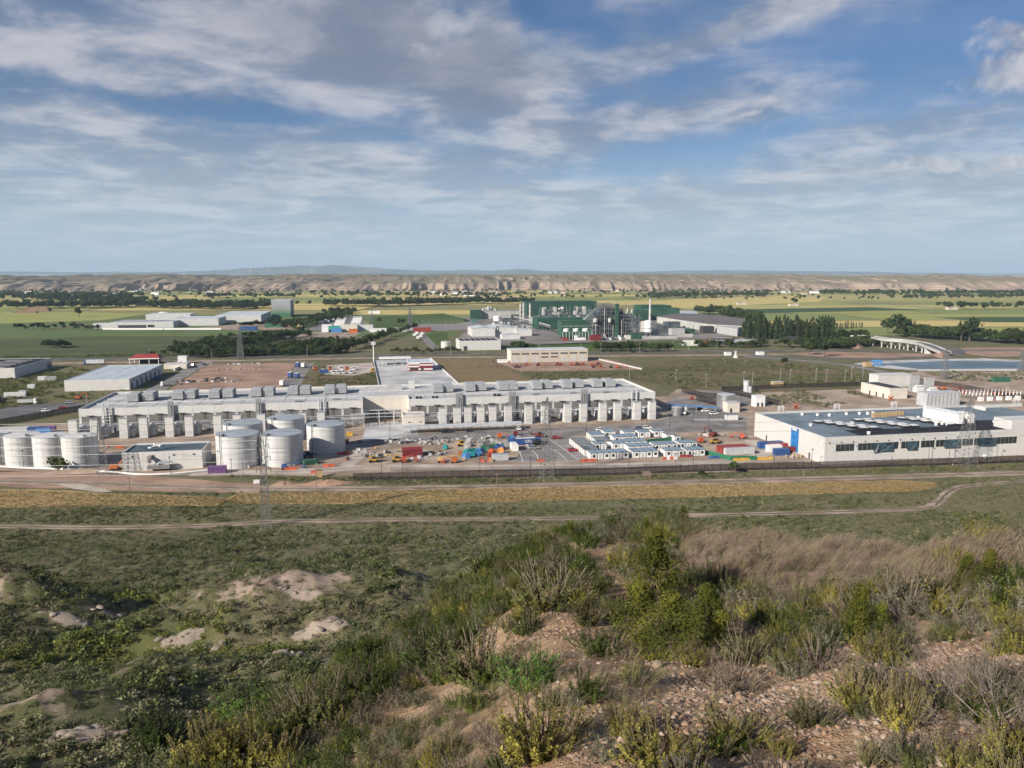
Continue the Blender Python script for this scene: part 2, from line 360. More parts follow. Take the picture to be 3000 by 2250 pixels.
steppe = n.mix(n.math('MULTIPLY', n.smooth(nf, .46, .62), .75), steppe, (.058, .070, .028)); steppe = n.mix(n.math('MULTIPLY', n.smooth(n.noise(v, 1.6, 5, .7), .5, .66), .7), steppe, (.075, .088, .032))
bare = n.mix(n.smooth(nm, .36, .62), (.22, .162, .128), (.31, .245, .195))
bare = n.mix(n.math('MULTIPLY', n.smooth(nf, .52, .7), .6), bare, (.34, .28, .22))
mb = n.math('ADD', zbare, n.math('MULTIPLY', n.math('SUBTRACT', nm, .5), 1.3))
c = n.mix(n.smooth(mb, .60, .84), steppe, bare)
c = n.mix(n.smooth(n.math('ADD', zlush, n.math('MULTIPLY', n.math('SUBTRACT', nm, .5), 1.2)), .4, .8), c, n.mix(nf, (.075, .085, .03), (.14, .145, .055)))
mr = n.math('ADD', zrock, n.math('MULTIPLY', n.math('SUBTRACT', n.noise(v, 1.1, 6, .7), .5), .9))
c = n.mix(n.smooth(mr, .40, .58), c, n.mix(nf, (.25, .20, .155), (.40, .335, .275)))
# gravelly soil of the near spur
vor = n.new('ShaderNodeTexVoronoi'); n.put(vor.inputs['Vector'], v); vor.inputs['Scale'].default_value = 15
vor2 = n.new('ShaderNodeTexVoronoi'); n.put(vor2.inputs['Vector'], v); vor2.inputs['Scale'].default_value = 42
soil = n.mix(n.smooth(nm, .34, .66), (.27, .165, .095), (.40, .285, .18))
soil = n.mix(n.smooth(n.noise(v, 1.7, 5, .6), .5, .7), soil, (.185, .125, .075))
stn = n.ramp(n.math('FRACT', n.math('MULTIPLY', vor2.outputs['Color'], 3.7)), [(0, (.26, .17, .115)), (.35, (.38, .28, .20)), (.7, (.50, .42, .34)), (1, (.22, .155, .12))])
soil = n.mix(n.math('MULTIPLY', n.smooth(vor2.outputs['Distance'], .42, .22), n.smooth(n.noise(v, 2.2, 4, .6), .38, .55)), soil, stn)
c = n.mix(znear, c, soil)
n.put(b.inputs['Base Color'], c)
bp = n.new('ShaderNodeBump'); bp.inputs['Strength'].default_value = .55; bp.inputs['Distance'].default_value = .12
n.put(bp.inputs['Height'], n.math('ADD', n.math('MULTIPLY', n.math('ADD', nf, n.math('MULTIPLY', n.noise(v, 1.3, 5, .65), 2.2)), .9), n.math('SUBTRACT', n.math('MULTIPLY', ns, .3), n.math('MULTIPLY', vor2.outputs['Distance'], .22))))
n.put(b.inputs['Normal'], bp.outputs[0])
me.materials.append(gm)
ground = put('ground', me, kind='structure', label='scrubby hillside falling to the wide valley floor')

# ================================================================ GROUND SHEETS (fields, roads, yards, water)
rng = random.Random(7)
def wobble(pts, amp, step, closed=True):
    out = []; m = len(pts)
    for i in range(m if closed else m - 1):
        a, b = pts[i], pts[(i + 1) % m]; k = max(1, int((b - a).length / step))
        for j in range(k):
            p = a.lerp(b, j / k); out.append(Vector((p.x + rng.uniform(-amp, amp), p.y + rng.uniform(-amp, amp), p.z)))
    if not closed: out.append(pts[-1])
    return out
def sheet(name, px, z, m, amp=.3, step=6, label=None, world_pts=None):
    pts = world_pts or [at(u, v, 0) for u, v in px]
    pts = wobble(pts, amp, step) if amp else pts
    me = bpy.data.meshes.new(name); me.from_pydata([(p.x, p.y, z) for p in pts], [], [tuple(range(len(pts)))]); me.update()
    if me.polygons[0].normal.z < 0: me.flip_normals()
    me.materials.append(m); return put(name, me, kind='structure', label=label)
def smooth_line(pts, k=8):
    out = []
    for i in range(len(pts) - 1):
        p0, p1, p2, p3 = pts[max(0, i - 1)], pts[i], pts[i + 1], pts[min(len(pts) - 1, i + 2)]
        for j in range(k):
            t = j / k; out.append(.5 * ((2 * p1) + (p2 - p0) * t + (2 * p0 - 5 * p1 + 4 * p2 - p3) * t * t + (3 * p1 - p0 - 3 * p2 + p3) * t ** 3))
    out.append(pts[-1]); return out
def strip(name, px, width, z, m, amp=.25, label=None, drape=False, world_pts=None, kind='structure'):
    pts = smooth_line(world_pts or [at(u, v, 0) for u, v in px]); L = []; Rr = []
    for i, p in enumerate(pts):
        d = (pts[min(i + 1, len(pts) - 1)] - pts[max(i - 1, 0)]); d.z = 0; d.normalize(); nn = Vector((-d.y, d.x, 0)); ww = width(i / len(pts)) if callable(width) else width
        L.append(p + nn * (ww / 2 + rng.uniform(-amp, amp))); Rr.append(p - nn * (ww / 2 + rng.uniform(-amp, amp)))
    mb = MB(); n_ = len(pts)
    zz = (lambda q: hz_at(q.x, q.y) + z) if drape else (lambda q: z)
    mb.add([(q.x, q.y, zz(q)) for q in L] + [(q.x, q.y, zz(q)) for q in Rr], [(n_ + i, n_ + i + 1, i + 1, i) for i in range(n_ - 1)])
    return mb.build(name, m, kind=kind, label=label)
def field_mat(name, c1, c2, row=0.0, rough=.95, ang=GRID, fine=None):
    m = bpy.data.materials.new(name); m.use_nodes = True; n = NT(m.node_tree); b = n.n['Principled BSDF']; b.inputs['Roughness'].default_value = rough; b.inputs['Specular IOR Level'].default_value = .1
    t = n.new('ShaderNodeTexCoord'); v = t.outputs['Object']; mp = n.new('ShaderNodeMapping'); n.put(mp.inputs[0], v); mp.inputs['Rotation'].default_value = (0, 0, -ang); mp.inputs['Scale'].default_value = (.25, 1, 1)
    c = n.mix(n.smooth(n.noise(mp.outputs[0], .035, 5, .62), .32, .68), c1, c2)
    c = n.mix(n.math('MULTIPLY', n.smooth(n.noise(mp.outputs[0], fine or .35, 5, .65), .45, .72), .55), c, tuple(x * .62 for x in c1))
    n.put(b.inputs['Base Color'], c)
    bp = n.new('ShaderNodeBump'); bp.inputs['Strength'].default_value = .5; bp.inputs['Distance'].default_value = .3
    n.put(bp.inputs['Height'], n.noise(v, 1.4, 4, .6)); n.put(b.inputs['Normal'], bp.outputs[0])
    return m
M_EARTH = mat('yard_earth', (.27, .20, .15), .95, .16, .06, col2=(.33, .265, .21), bump=.3, bscale=1.2)
M_RED = mat('red_earth', (.26, .165, .12), .95, .14, .05, col2=(.31, .21, .155), bump=.3, bscale=1.0)
M_TRACK = mat('track_dust', (.245, .185, .145), .95, .18, .12, col2=(.305, .245, .20), bump=.3, bscale=1.6)
M_PALE = mat('pale_gravel', (.34, .29, .245), .95, .12, .1, col2=(.42, .375, .33), bump=.3, bscale=2)
M_ASPH = mat('asphalt', (.095, .095, .10), .85, .16, .08, col2=(.13, .13, .135))
M_ASPH2 = mat('worn_asphalt', (.17, .16, .155), .9, .16, .1, col2=(.21, .20, .195))
M_CONC = mat('concrete_yard', (.36, .37, .38), .85, .14, .05, col2=(.46, .465, .47))
M_LINE = mat('road_paint', (.72, .72, .70), .7, .15, 1.0)
M_WHEAT = field_mat('ripe_wheat', (.30, .22, .105), (.38, .29, .145), fine=.8)
M_GRASS = field_mat('rough_grass', (.085, .095, .035), (.135, .125, .062))
M_GRASS2 = field_mat('green_meadow', (.055, .095, .028), (.085, .12, .04))
M_SCRUB = field_mat('scrub_ground', (.105, .095, .05), (.16, .125, .08))
M_WATER = mat('pond_water', (.085, .13, .165), .35, .12, .02, col2=(.11, .155, .19), spec=.25)

# near strips below the fence
sheet('wheat_field', [(-150, 1434), (120, 1434), (330, 1446), (620, 1456), (660, 1462), (640, 1484), (300, 1482), (0, 1488), (-150, 1490)], .10, M_WHEAT, .5, 5, 'ripe ochre wheat strip at the left edge')
sheet('wheat_field', [(700, 1446), (950, 1444), (1300, 1434), (1600, 1428), (2000, 1420), (2400, 1411), (2620, 1408), (2735, 1414), (2752, 1428), (2700, 1440), (2400, 1448), (2050, 1458), (1700, 1467), (1300, 1474), (900, 1478), (690, 1476), (660, 1464)], .10, M_WHEAT, .5, 5, 'long ripe ochre wheat strip below the fence')
strip('dirt_path', [(-160, 1545), (0, 1543), (330, 1546), (600, 1540), (814, 1528), (1000, 1526), (1220, 1522), (1500, 1521), (1695, 1519), (2034, 1510), (2373, 1502), (2600, 1496), (2699, 1490), (2750, 1470), (2775, 1445), (2830, 1425), (3000, 1410), (3200, 1400)], 3.0, .06, M_TRACK, .35, 'pale dirt path winding across the foot of the slope', drape=True)
strip('dirt_road', [(-200, 1408), (0, 1410), (300, 1418), (700, 1430), (1100, 1432), (1500, 1425), (2000, 1413), (2500, 1400), (3000, 1386), (3250, 1378)], 6.0, .05, M_TRACK, .4, 'wide dirt road between fence and wheat')
sheet('bare_earth', [(-150, 1378), (200, 1382), (520, 1400), (800, 1424), (760, 1444), (420, 1438), (0, 1426), (-150, 1420)], .03, M_RED, .8, 8, 'broad bare reddish earth below the tanks')
sheet('gravel_bank', [(150, 1416), (235, 1418), (330, 1440), (300, 1444), (210, 1432)], .14, M_PALE, .3, 4, 'pale gravel ramp beside the left wheat strip')
for nm_, px_, lb_ in (('grass_median', [(-160, 1545), (0, 1543), (330, 1546), (600, 1540), (814, 1528), (1220, 1522), (1695, 1519), (2373, 1502), (2699, 1490), (2750, 1470), (2775, 1445), (2830, 1425), (3000, 1410)], 'thin grassy middle of the dirt path'), ('grass_median', [(0, 1410), (300, 1418), (700, 1430), (1100, 1432), (1500, 1425), (2000, 1413), (2500, 1400), (3000, 1386)], 'thin grassy middle of the dirt road')):
    strip(nm_, px_, .7, .085, M_SCRUB, .28, lb_, drape=True)
# the estate
sheet('site_earth', [(-250, 1380), (300, 1384), (650, 1392), (1250, 1396), (1700, 1394), (2300, 1378), (2900, 1352), (3300, 1338), (3300, 1130), (2900, 1128), (2500, 1140), (2200, 1150), (1985, 1140), (1960, 1160), (1500, 1190), (900, 1215), (300, 1235), (0, 1250), (-250, 1262)], .03, M_EARTH, .6, 10, 'dusty building site ground inside the fence')
strip('perimeter_track', [(560, 1388), (900, 1380), (1100, 1368), (1500, 1367), (1900, 1361), (2150, 1351), (2240, 1325), (2200, 1290)], 6.5, .05, M_PALE, .4, 'pale gravel track along the inside of the fence')
strip('perimeter_track', [(1010, 1366), (1040, 1345), (1055, 1318), (1010, 1300), (900, 1300)], 5.5, .055, M_PALE, .4, 'pale gravel track curving round the tank')
sheet('asphalt_road', [(1005, 1300), (1150, 1277), (1300, 1266), (1650, 1252), (1900, 1240), (1962, 1222), (1948, 1182), (1975, 1163), (2060, 1172), (2130, 1200), (2190, 1226), (2188, 1262), (2040, 1264), (1800, 1273), (1500, 1284), (1250, 1293), (1010, 1314)], .06, M_ASPH2, .15, 10, 'worn asphalt service road before the generators')
sheet('car_park', [(1502, 1355), (1600, 1352), (1728, 1348), (1768, 1340), (1668, 1278), (1600, 1281), (1545, 1300)], .065, M_ASPH2, .1, 10, 'asphalt car park with tan bays')
sheet('concrete_court', [(1060, 1292), (1075, 1240), (1190, 1236), (1225, 1262), (1225, 1275), (1150, 1286)], .068, M_CONC, .1, 10, 'concrete delivery court in the building recess')
sheet('asphalt_road', [(-250, 1250), (0, 1232), (150, 1212), (300, 1192), (420, 1180), (300, 1178), (120, 1184), (0, 1192), (-250, 1205)], .06, M_ASPH, .1, 10, 'dark asphalt street at the far left')
strip('asphalt_road', [(420, 1165), (480, 1128), (560, 1083), (608, 1060)], 11, .06, M_ASPH2, .1, 'grey street beside the pale roofed warehouse')
sheet('bare_earth', [(480, 1152), (560, 1100), (613, 1067), (870, 1062), (845, 1100), (815, 1152)], .05, M_RED, .6, 10, 'large bare pinkish earth lot behind the long building')
sheet('concrete_road', [(822, 1152), (845, 1100), (870, 1068), (922, 1062), (895, 1100), (868, 1152)], .07, M_ASPH2, .2, 10, 'grey concrete lane with parked trailers')
sheet('dirt_lot', [(930, 1086), (960, 1070), (1090, 1062), (1100, 1088), (1040, 1100), (960, 1098)], .08, M_PALE, .6, 8, 'pale dirt turning place for the parked trucks')
sheet('concrete_yard', [(1094, 1056), (1110, 1136), (1345, 1130), (1262, 1050)], .06, M_CONC, .1, 20, 'wide pale concrete yard behind the long building')
sheet('fallow_plot', [(1266, 1051), (1345, 1128), (1570, 1126), (1440, 1053)], .05, field_mat('fallow', (.175, .125, .075), (.20, .16, .09)), .5, 10, 'brown fallow plot beside the concrete yard')
sheet('bare_earth', [(1440, 1058), (1525, 1088), (1700, 1086), (1880, 1082), (1800, 1056), (1735, 1046)], .05, M_RED, .6, 8, 'reddish machinery yard before the beige hangar')
strip('dirt_road', [(-300, 1078), (0, 1068), (600, 1058), (1100, 1049), (1500, 1046), (2000, 1041), (2300, 1038)], 12, .05, M_TRACK, .8, 'sandy verge track along the main road')
strip('main_road', [(-400, 1066), (0, 1056), (600, 1047), (1100, 1040), (1500, 1036), (2000, 1031), (2350, 1028), (2800, 1027), (3300, 1028)], 11, .08, M_ASPH, .1, 'dark main road crossing behind the estate')
strip('asphalt_road', [(2180, 1045), (2290, 1052), (2420, 1062), (2540, 1080), (2680, 1115), (2760, 1140)], 9, .09, M_ASPH2, .2, 'grey street passing the reservoir')
strip('asphalt_road', [(2200, 1038), (2260, 1046), (2400, 1050), (2560, 1052), (2700, 1046), (2790, 1040), (2812, 1030), (2790, 1020), (2740, 1012)], 9, .10, M_ASPH, .1, 'road curling up to the flyover')
sheet('bare_earth', [(2290, 1036), (2420, 1030), (2680, 1036), (2770, 1034), (2760, 1044), (2600, 1050), (2430, 1048)], .06, M_RED, .6, 10, 'reddish earth under the flyover')
sheet('bare_earth', [(2800, 1022), (2880, 1017), (3150, 1018), (3150, 1040), (2900, 1046), (2830, 1036)], .06, M_RED, .6, 10, 'reddish embankment right of the flyover')
sheet('reservoir_rim', [(2500, 1066), (2560, 1058), (2740, 1052), (2880, 1050), (3150, 1062), (3150, 1088), (2700, 1086), (2600, 1080)], .07, M_CONC, .2, 12, 'pale concrete rim of the reservoir')
sheet('reservoir_water', [(2575, 1066), (2750, 1058), (2900, 1057), (3150, 1068), (3150, 1084), (2705, 1083)], .11, M_WATER, 0, 10, 'flat blue grey water of the reservoir')
sheet('bare_earth', [(2660, 1090), (3200, 1088), (3200, 1160), (2900, 1150), (2760, 1130), (2700, 1108)], .045, M_EARTH, .8, 10, 'sandy ground in front of the reservoir')
sheet('scrub_ground', [(1530, 1090), (1880, 1086), (1900, 1060), (2100, 1052), (2300, 1058), (2450, 1078), (2620, 1120), (2500, 1140), (2200, 1148), (1990, 1138), (1850, 1112), (1570, 1122)], .04, field_mat('steppe_lot', (.085, .095, .04), (.165, .13, .085), fine=.2), .6, 10, 'rough grassy lot behind the long building')
sheet('scrub_ground', [(870, 1152), (905, 1095), (960, 1066), (1092, 1060), (1108, 1136), (1000, 1150)], .04, M_SCRUB, .5, 10, 'scrubby lot with dry grass between lane and yard')
sheet('gravel_apron', [(2200, 1290), (2180, 1262), (2290, 1240), (2440, 1370), (2300, 1376), (2240, 1340)], .045, M_TRACK, .5, 8, 'ochre working ground along the white wall')
sheet('asphalt_road', [(1990, 1150), (2090, 1142), (2310, 1170), (2220, 1190), (2080, 1178)], .055, M_ASPH2, .15, 10, 'dark asphalt substation yard inside the black fences')
# the valley fields: one patchwork of strips, laid out as parcels
PAL = [((.25, .27, .085), (.32, .32, .12)), ((.18, .225, .08), (.23, .255, .105)), ((.45, .375, .14), (.52, .43, .19)), ((.095, .14, .055), (.13, .165, .075)), ((.33, .31, .12), (.40, .355, .16)), ((.46, .34, .18), (.52, .40, .23)), ((.20, .20, .09), (.25, .235, .12))]
FM = [field_mat('crop_%d' % i, a, b_) for i, (a, b_) in enumerate(PAL)]
yy0 = 860; kk = 0
while yy0 < 3350:
    dep = rng.uniform(70, 170) * (1 + yy0 / 2600); xx = -2500 * yy0 / 3300 - 400
    while xx < 2500 * yy0 / 3300 + 400:
        wd = rng.uniform(160, 560) * (1 + yy0 / 3000); g = 5
        cs = [Vector((xx + g, yy0 + g, 0)), Vector((xx + wd - g, yy0 + g, 0)), Vector((xx + wd - g, yy0 + dep - g, 0)), Vector((xx + g, yy0 + dep - g, 0))]
        cs = [Vector((p.x, p.y + p.x * .04, 0)) for p in cs]
        left = xx + wd / 2 < -150 and yy0 < 1250
        i = 3 if left else rng.choice([0, 1, 2, 4, 0, 0, 4, 6, 2, 4])  # left parcels all get the dark green: cloud shadow put into the albedo
        if xx > 300 and yy0 < 1700: i = rng.choice([1, 0, 0, 4])
        sheet('field', None, .02 + .002 * (kk % 3), FM[i], 2, 60, world_pts=cs); kk += 1; xx += wd
    yy0 += dep
for nm, px, mm, lb in (('field', [(-200, 1000), (300, 985), (720, 985), (1000, 1000), (1000, 1040), (600, 1045), (0, 1053), (-200, 1056)], field_mat('cloud_shaded_green', (.060, .085, .042), (.105, .115, .055)), 'rough green field at the left, cloud shade in its colour'),  # darkened green: the cloud shadow over this field is in its colour
                       ('field', [(-100, 913), (250, 915), (430, 920), (300, 938), (0, 948), (-100, 950)], FM[0], 'bright green field behind the left road'),
                       ('field', [(950, 880), (1120, 872), (1500, 866), (1560, 872), (1450, 884), (1000, 890)], FM[5], 'golden stubble strip beyond the tree belt'),
                       ('field', [(1860, 898), (1960, 878), (2250, 866), (2420, 870), (2400, 884), (2250, 890), (2050, 902)], FM[2], 'bright yellow grain field right of the plant'),
                       ('field', [(2040, 908), (2550, 900), (2700, 908), (2200, 918)], field_mat('dark_crop', (.045, .085, .042), (.06, .10, .05)), 'dark green crop strip on the right'),
                       ('field', [(2730, 930), (3100, 928), (3100, 945), (2900, 944)], MATS.get('x') or field_mat('dark_crop_b', (.05, .085, .042), (.07, .10, .05)), 'narrow dark green crop strip at the right edge'),
                       ('field', [(2640, 958), (2800, 955), (2900, 962), (2760, 968)], field_mat('dark_crop_c', (.05, .085, .042), (.07, .10, .05)), 'short dark crop strip near the flyover trees'),
                       ('meadow', [(1480, 1014), (1700, 1004), (2000, 998), (2110, 1003), (2080, 1018), (1800, 1026), (1480, 1030)], M_GRASS2, 'green meadow in front of the plant'),
                       ('meadow', [(1070, 968), (1090, 928), (1300, 918), (1380, 940), (1280, 960), (1180, 970)], M_GRASS2, 'green meadow behind the truck depot'),
                       ('meadow', [(1250, 978), (1310, 972), (1320, 1008), (1260, 1012)], M_GRASS2, 'small green lot beside the white warehouse'),
                       ('bare_earth', [(835, 985), (900, 972), (1060, 974), (1030, 990), (980, 996), (840, 995)], M_TRACK, 'bare tan lot below the truck depot'),
                       ('plant_yard', [(1330, 1000), (1560, 1012), (2120, 990), (2180, 958), (2100, 930), (1900, 918), (1500, 916), (1350, 930), (1380, 960)], mat('plant_yard', (.19, .175, .165), .9, .2, .03), 'dusty grey yard of the green plant'),
                       ('factory_yard', [(560, 962), (720, 948), (850, 944), (860, 966), (700, 968)], M_EARTH, 'brown yard beside the long white factory'),
                       ('depot_yard', [(900, 968), (960, 930), (1060, 926), (1075, 970)], M_ASPH2, 'grey yard of the truck depot')):
    sheet(nm, px, .06 if nm != 'field' else .045, mm, 1.0, 20, lb)
strip('asphalt_road', [(1275, 1022), (1240, 985), (1232, 965)], 9, .09, M_ASPH2, .2, 'narrow street with parked lorries before the tree row')
strip('asphalt_road', [(2000, 1008), (2120, 1003), (2205, 990), (2200, 975), (2130, 962)], 16, .09, M_CONC, .2, 'pale concrete lane curving round the plant')

# ================================================================ FAR RELIEF
def relief(name, xs, ys, zf, m, label):
    Xg, Yg = np.meshgrid(xs, ys); Zg = zf(Xg, Yg); nx, ny = len(xs), len(ys); ii = np.arange(nx * ny).reshape(ny, nx)
    f = np.stack([ii[:-1, :-1], ii[:-1, 1:], ii[1:, 1:], ii[1:, :-1]], -1).reshape(-1, 4)
    me = bpy.data.meshes.new(name); me.from_pydata(np.stack([Xg.ravel(), Yg.ravel(), Zg.ravel()], -1).tolist(), [], f.tolist())
    me.materials.append(m); me.update(); return put(name, me, kind='structure', label=label)
def bluff_z(x, y):
    y0 = 3080 + 420 * (fbm(x / 800, x * 0 + 3, 4, 5) - .5) + x * .05
    xw = x + 90 * (fbm(x / 260, y / 400, 3, 7) - .5)
    spurs = 1 - np.abs(2 * fbm(xw / 190, y / 900, 4, 12) - 1)
    gul = 1 - np.abs(2 * vnoise(xw / 38 + 2.2 * fbm(x / 120, y / 160, 3, 22), y / 300, 15) - 1)
    gul2 = 1 - np.abs(2 * vnoise(xw / 17 + 2 * fbm(x / 60, y / 80, 2, 28), y / 160, 18) - 1)
    wild = .35 + 1.3 * fbm(x / 520, x * 0 + 9, 3, 25)
    d = y - y0 - 330 * wild * (1 - spurs) - 60 * wild * (1 - gul) - 10 * (1 - gul2)
    steep = 60 + 170 * fbm(x / 340, x * 0 + 21, 3, 29)
    face = sstep(0, steep, d) * .55 + sstep(steep * .6, 330 + steep, d) * .30 + sstep(300, 900, d) * .15
    top_ = 54 + 44 * (fbm(x / 380, y / 600, 4, 33) - .42)
    z = face * top_ + sstep(20, 200, d) * ((fbm(x / 60, y / 60, 4, 44) - .5) * 15 - (1 - gul) * 7 - (1 - gul2) * 2) + sstep(300, 600, d) * (fbm(x / 150, y / 150, 3, 54) - .5) * 16
    return np.where(d < -30, -3, np.minimum(z, 69))
mbl = bpy.data.materials.new('eroded_marl'); mbl.use_nodes = True; n = NT(mbl.node_tree); b = n.n['Principled BSDF']; b.inputs['Roughness'].default_value = 1; b.inputs['Specular IOR Level'].default_value = 0
geo = n.new('ShaderNodeNewGeometry'); v = n.new('ShaderNodeTexCoord').outputs['Object']; sp = n.new('ShaderNodeSeparateXYZ'); n.put(sp.inputs[0], v); sn = n.new('ShaderNodeSeparateXYZ'); n.put(sn.inputs[0], geo.outputs['Normal'])
band = n.math('SINE', n.math('ADD', n.math('MULTIPLY', sp.outputs[2], .75), n.math('MULTIPLY', n.noise(v, .01, 3), 6)))
c = n.mix(n.smooth(band, -.4, .8), (.265, .205, .155), (.375, .30, .235)); c = n.mix(n.smooth(n.noise(v, .012, 5, .65), .42, .66), c, (.20, .165, .13))
flat = n.math('MULTIPLY', n.smooth(sn.outputs[2], .80, .97), n.smooth(n.math('ADD', sp.outputs[2], n.math('MULTIPLY', n.noise(v, .006, 4), 26)), 22, 62))
c = n.mix(n.math('MULTIPLY', flat, .8), c, n.mix(n.noise(v, .02, 4), (.12, .115, .075), (.22, .19, .13)))
n.put(b.inputs['Base Color'], c)
xs_ = np.linspace(-2700, 2700, 1100); ys_ = np.concatenate([np.linspace(2850, 3800, 90), np.linspace(3830, 5200, 24), np.linspace(5400, 19500, 22)])
bluffs = relief('bluffs', xs_, ys_, lambda x, y: bluff_z(x, y), mbl, 'eroded pale marl bluffs along the far side of the valley')
# outer wings and plateau behind so that the land goes on
sky_pts = [(-600, 800), (0, 796), (150, 798), (400, 797), (560, 795), (700, 788), (800, 782), (880, 777), (935, 781), (980, 777), (1060, 782), (1150, 789), (1230, 793), (1370, 791), (1440, 794), (1515, 787), (1600, 794), (1700, 796), (1740, 793), (1830, 797), (1920, 795), (2000, 793), (2150, 792), (2400, 795), (2700, 799), (3000, 803), (3600, 806)]
def mount_z(x, y):
    u = 1500 + F * x / 21000.0; v_ = np.interp(u, [p[0] for p in sky_pts], [p[1] for p in sky_pts])
    top = 66 + np.maximum(0, (802 - v_)) / F * 21500 + 24 * (fbm(x / 500, y / 500, 4, 61) - .5)
    k = sstep(18000, 21500, y + 900 * (fbm(x / 700, y / 900, 3, 66) - .5)) * (1 - sstep(22500, 26000, y))
    return 58 + (top - 58) * k + 55 * (fbm(x / 620, y / 820, 4, 71) - .5) * k
mmo = mat('mountain_scrub', (.085, .10, .065), 1, .3, .002, col2=(.14, .135, .09), spec=0)
mountains = relief('mountains', np.linspace(-18000, 18000, 380), np.linspace(17500, 26500, 46), mount_z, mmo, 'low blue mountain chain on the horizon')

# ================================================================ THE ESTATE
M_WHITE = mat('white_panel', (.55, .55, .535), .6, .05, .15, streak=.10)
M_WHITE2 = mat('cream_panel', (.60, .565, .50), .7, .06, .15, streak=.12)
M_OFFW = mat('weathered_white', (.50, .505, .505), .65, .10, .3, streak=.18)
M_GREYP = mat('grey_panel', (.40, .41, .41), .6, .08, .4, streak=.12)
M_LGREY = mat('light_grey_metal', (.52, .54, .56), .5, .08, .4, metal=.2, streak=.15)
M_DARK = mat('dark_void', (.045, .047, .05), .8, .2, 1)
M_GREYR = mat('blue_grey_roof', (.135, .18, .22), .85, .12, .08, col2=(.165, .21, .25), spec=.1)
M_BLACKR = mat('black_membrane', (.028, .03, .037), .8, .2, .1, spec=.1)
M_WROOF = mat('white_membrane', (.43, .44, .45), .75, .10, .12, streak=.0)
M_LOUV = mat('louvre_grey', (.22, .215, .20), .6, .1, 1)
M_STEEL = mat('bright_steel', (.55, .56, .57), .32, .08, .6, metal=.85)
M_GALV = mat('galvanised', (.15, .157, .165), .65, .12, 1.2)
M_BLACKM = mat('black_metal', (.02, .021, .024), .5, .1, 2)
M_PIPE = mat('dark_pipe', (.05, .05, .052), .5, .1, 2)
M_GLASS = mat('dark_glazing', (.03, .04, .045), .12, .2, .4, spec=.7)
M_BLUE = mat('blue_paint', (.035, .09, .25), .5, .12, .8, streak=.2)
M_BLUEL = mat('light_blue_paint', (.07, .22, .48), .55, .12, .8)
M_RED = MATS['red_earth']
M_REDP = mat('red_paint', (.27, .05, .042), .55, .15, .8, streak=.2)
M_MAROON = mat('maroon_paint', (.17, .025, .03), .6, .15, .8)
M_ORANGE = mat('orange_paint', (.50, .13, .04), .55, .12, .8)
M_ORRED = mat('orange_red_plastic', (.46, .09, .045), .6, .15, .8)
M_YELLOW = mat('yellow_paint', (.52, .31, .05), .55, .12, .8)
M_GREENP = mat('green_paint', (.035, .13, .08), .6, .12, .8)
M_PURPLE = mat('purple_paint', (.15, .075, .21), .6, .12, .8, streak=.15)
M_TAN = mat('cardboard', (.42, .30, .17), .85, .12, .8)
M_TYRE = mat('tyre_rubber', (.02, .02, .02), .9, .1, 2)
M_CARW = mat('car_white', (.72, .72, .71), .3, .03, 1, spec=.6); M_CARS = mat('car_silver', (.38, .40, .42), .3, .05, 1, metal=.4)
M_CARR = mat('car_red', (.33, .025, .03), .3, .05, 1, spec=.6); M_CARK = mat('car_black', (.015, .016, .018), .3, .05, 1, spec=.6)
M_CARB = mat('car_grey_blue', (.12, .15, .20), .3, .05, 1, metal=.3)

def local(P0, p): d = Vector((p.x - P0.x, p.y - P0.y, 0)); return d.dot(E1), d.dot(E2)
def face_x(P, u, z=6.0, y=0.0):
    """distance along the street front that starts in P at which u is seen"""
    k = (u - 1500) / F; q = P + E2 * y; c_, s_ = math.cos(PITCH), math.sin(PITCH)
    return (k * (q.y * c_ + (H - z) * s_) - q.x) / (E1.x - k * E1.y * c_)
def panels(parent, name, m, x0, x1, z0, z1, nx, nz, y, face='front', th=.12, gap=.07, xr=None):
    """a wall clad in nx by nz separate panels; face front/back run along x, left/right along y"""
    w_, h_ = (x1 - x0) / nx, (z1 - z0) / nz; mb = MB(); mb.box(gap / 2, w_ - gap / 2, -th, 0, gap / 2, h_ - gap / 2); me = mb.data(name, m)
    for i in range(nx):
        for k in range(nz):
            if face == 'front': o = put(name, me, parent, (x0 + i * w_, y, z0 + k * h_))
            elif face == 'back': o = put(name, me, parent, (x0 + (i + 1) * w_, y, z0 + k * h_), math.pi)
            elif face == 'left': o = put(name, me, parent, (y, x0 + (i + 1) * w_, z0 + k * h_), -math.pi / 2)
            else: o = put(name, me, parent, (y, x0 + i * w_, z0 + k * h_), math.pi / 2)
def part(parent, name, m, *boxes, smooth=False, label=None):
    mb = MB()
    for b_ in boxes: mb.box(*b_)
    return mb.build(name, m, parent, label=label)

# ---------------------------------------------------------------- the long data building
HB = 10.7
P0 = at(231, 1202, HB); P0.z = 0; P1 = at(1919, 1151, HB); LB = local(P0, P1)[0]; DB = 50.0
def lx(u, v, z=HB): return local(P0, at(u, v, z))[0]
dc = thing('data_building', 'very long white industrial building with flat roof and row of generator bays', 'building', P0, GRID)
xa, xb = lx(1063, 1175), lx(1197, 1170)
core_ = MB(); core_.box(.15, xa, .15, DB - .15, 0, HB - .5); core_.box(xa, xb, 13, DB - .15, 0, HB - .45); core_.box(xb, LB - .15, .15, DB - .15, 0, HB - .5)
core_.build('core_wall', M_OFFW, dc)
part(dc, 'roof_deck', M_WROOF, (.4, xa - .3, .5, DB - .5, HB - .5, HB - .40), (xb + .3, LB - .4, .5, DB - .5, HB - .5, HB - .40), (xa - .3, xb + .3, 13.4, DB - .5, HB - .45, HB - .38))
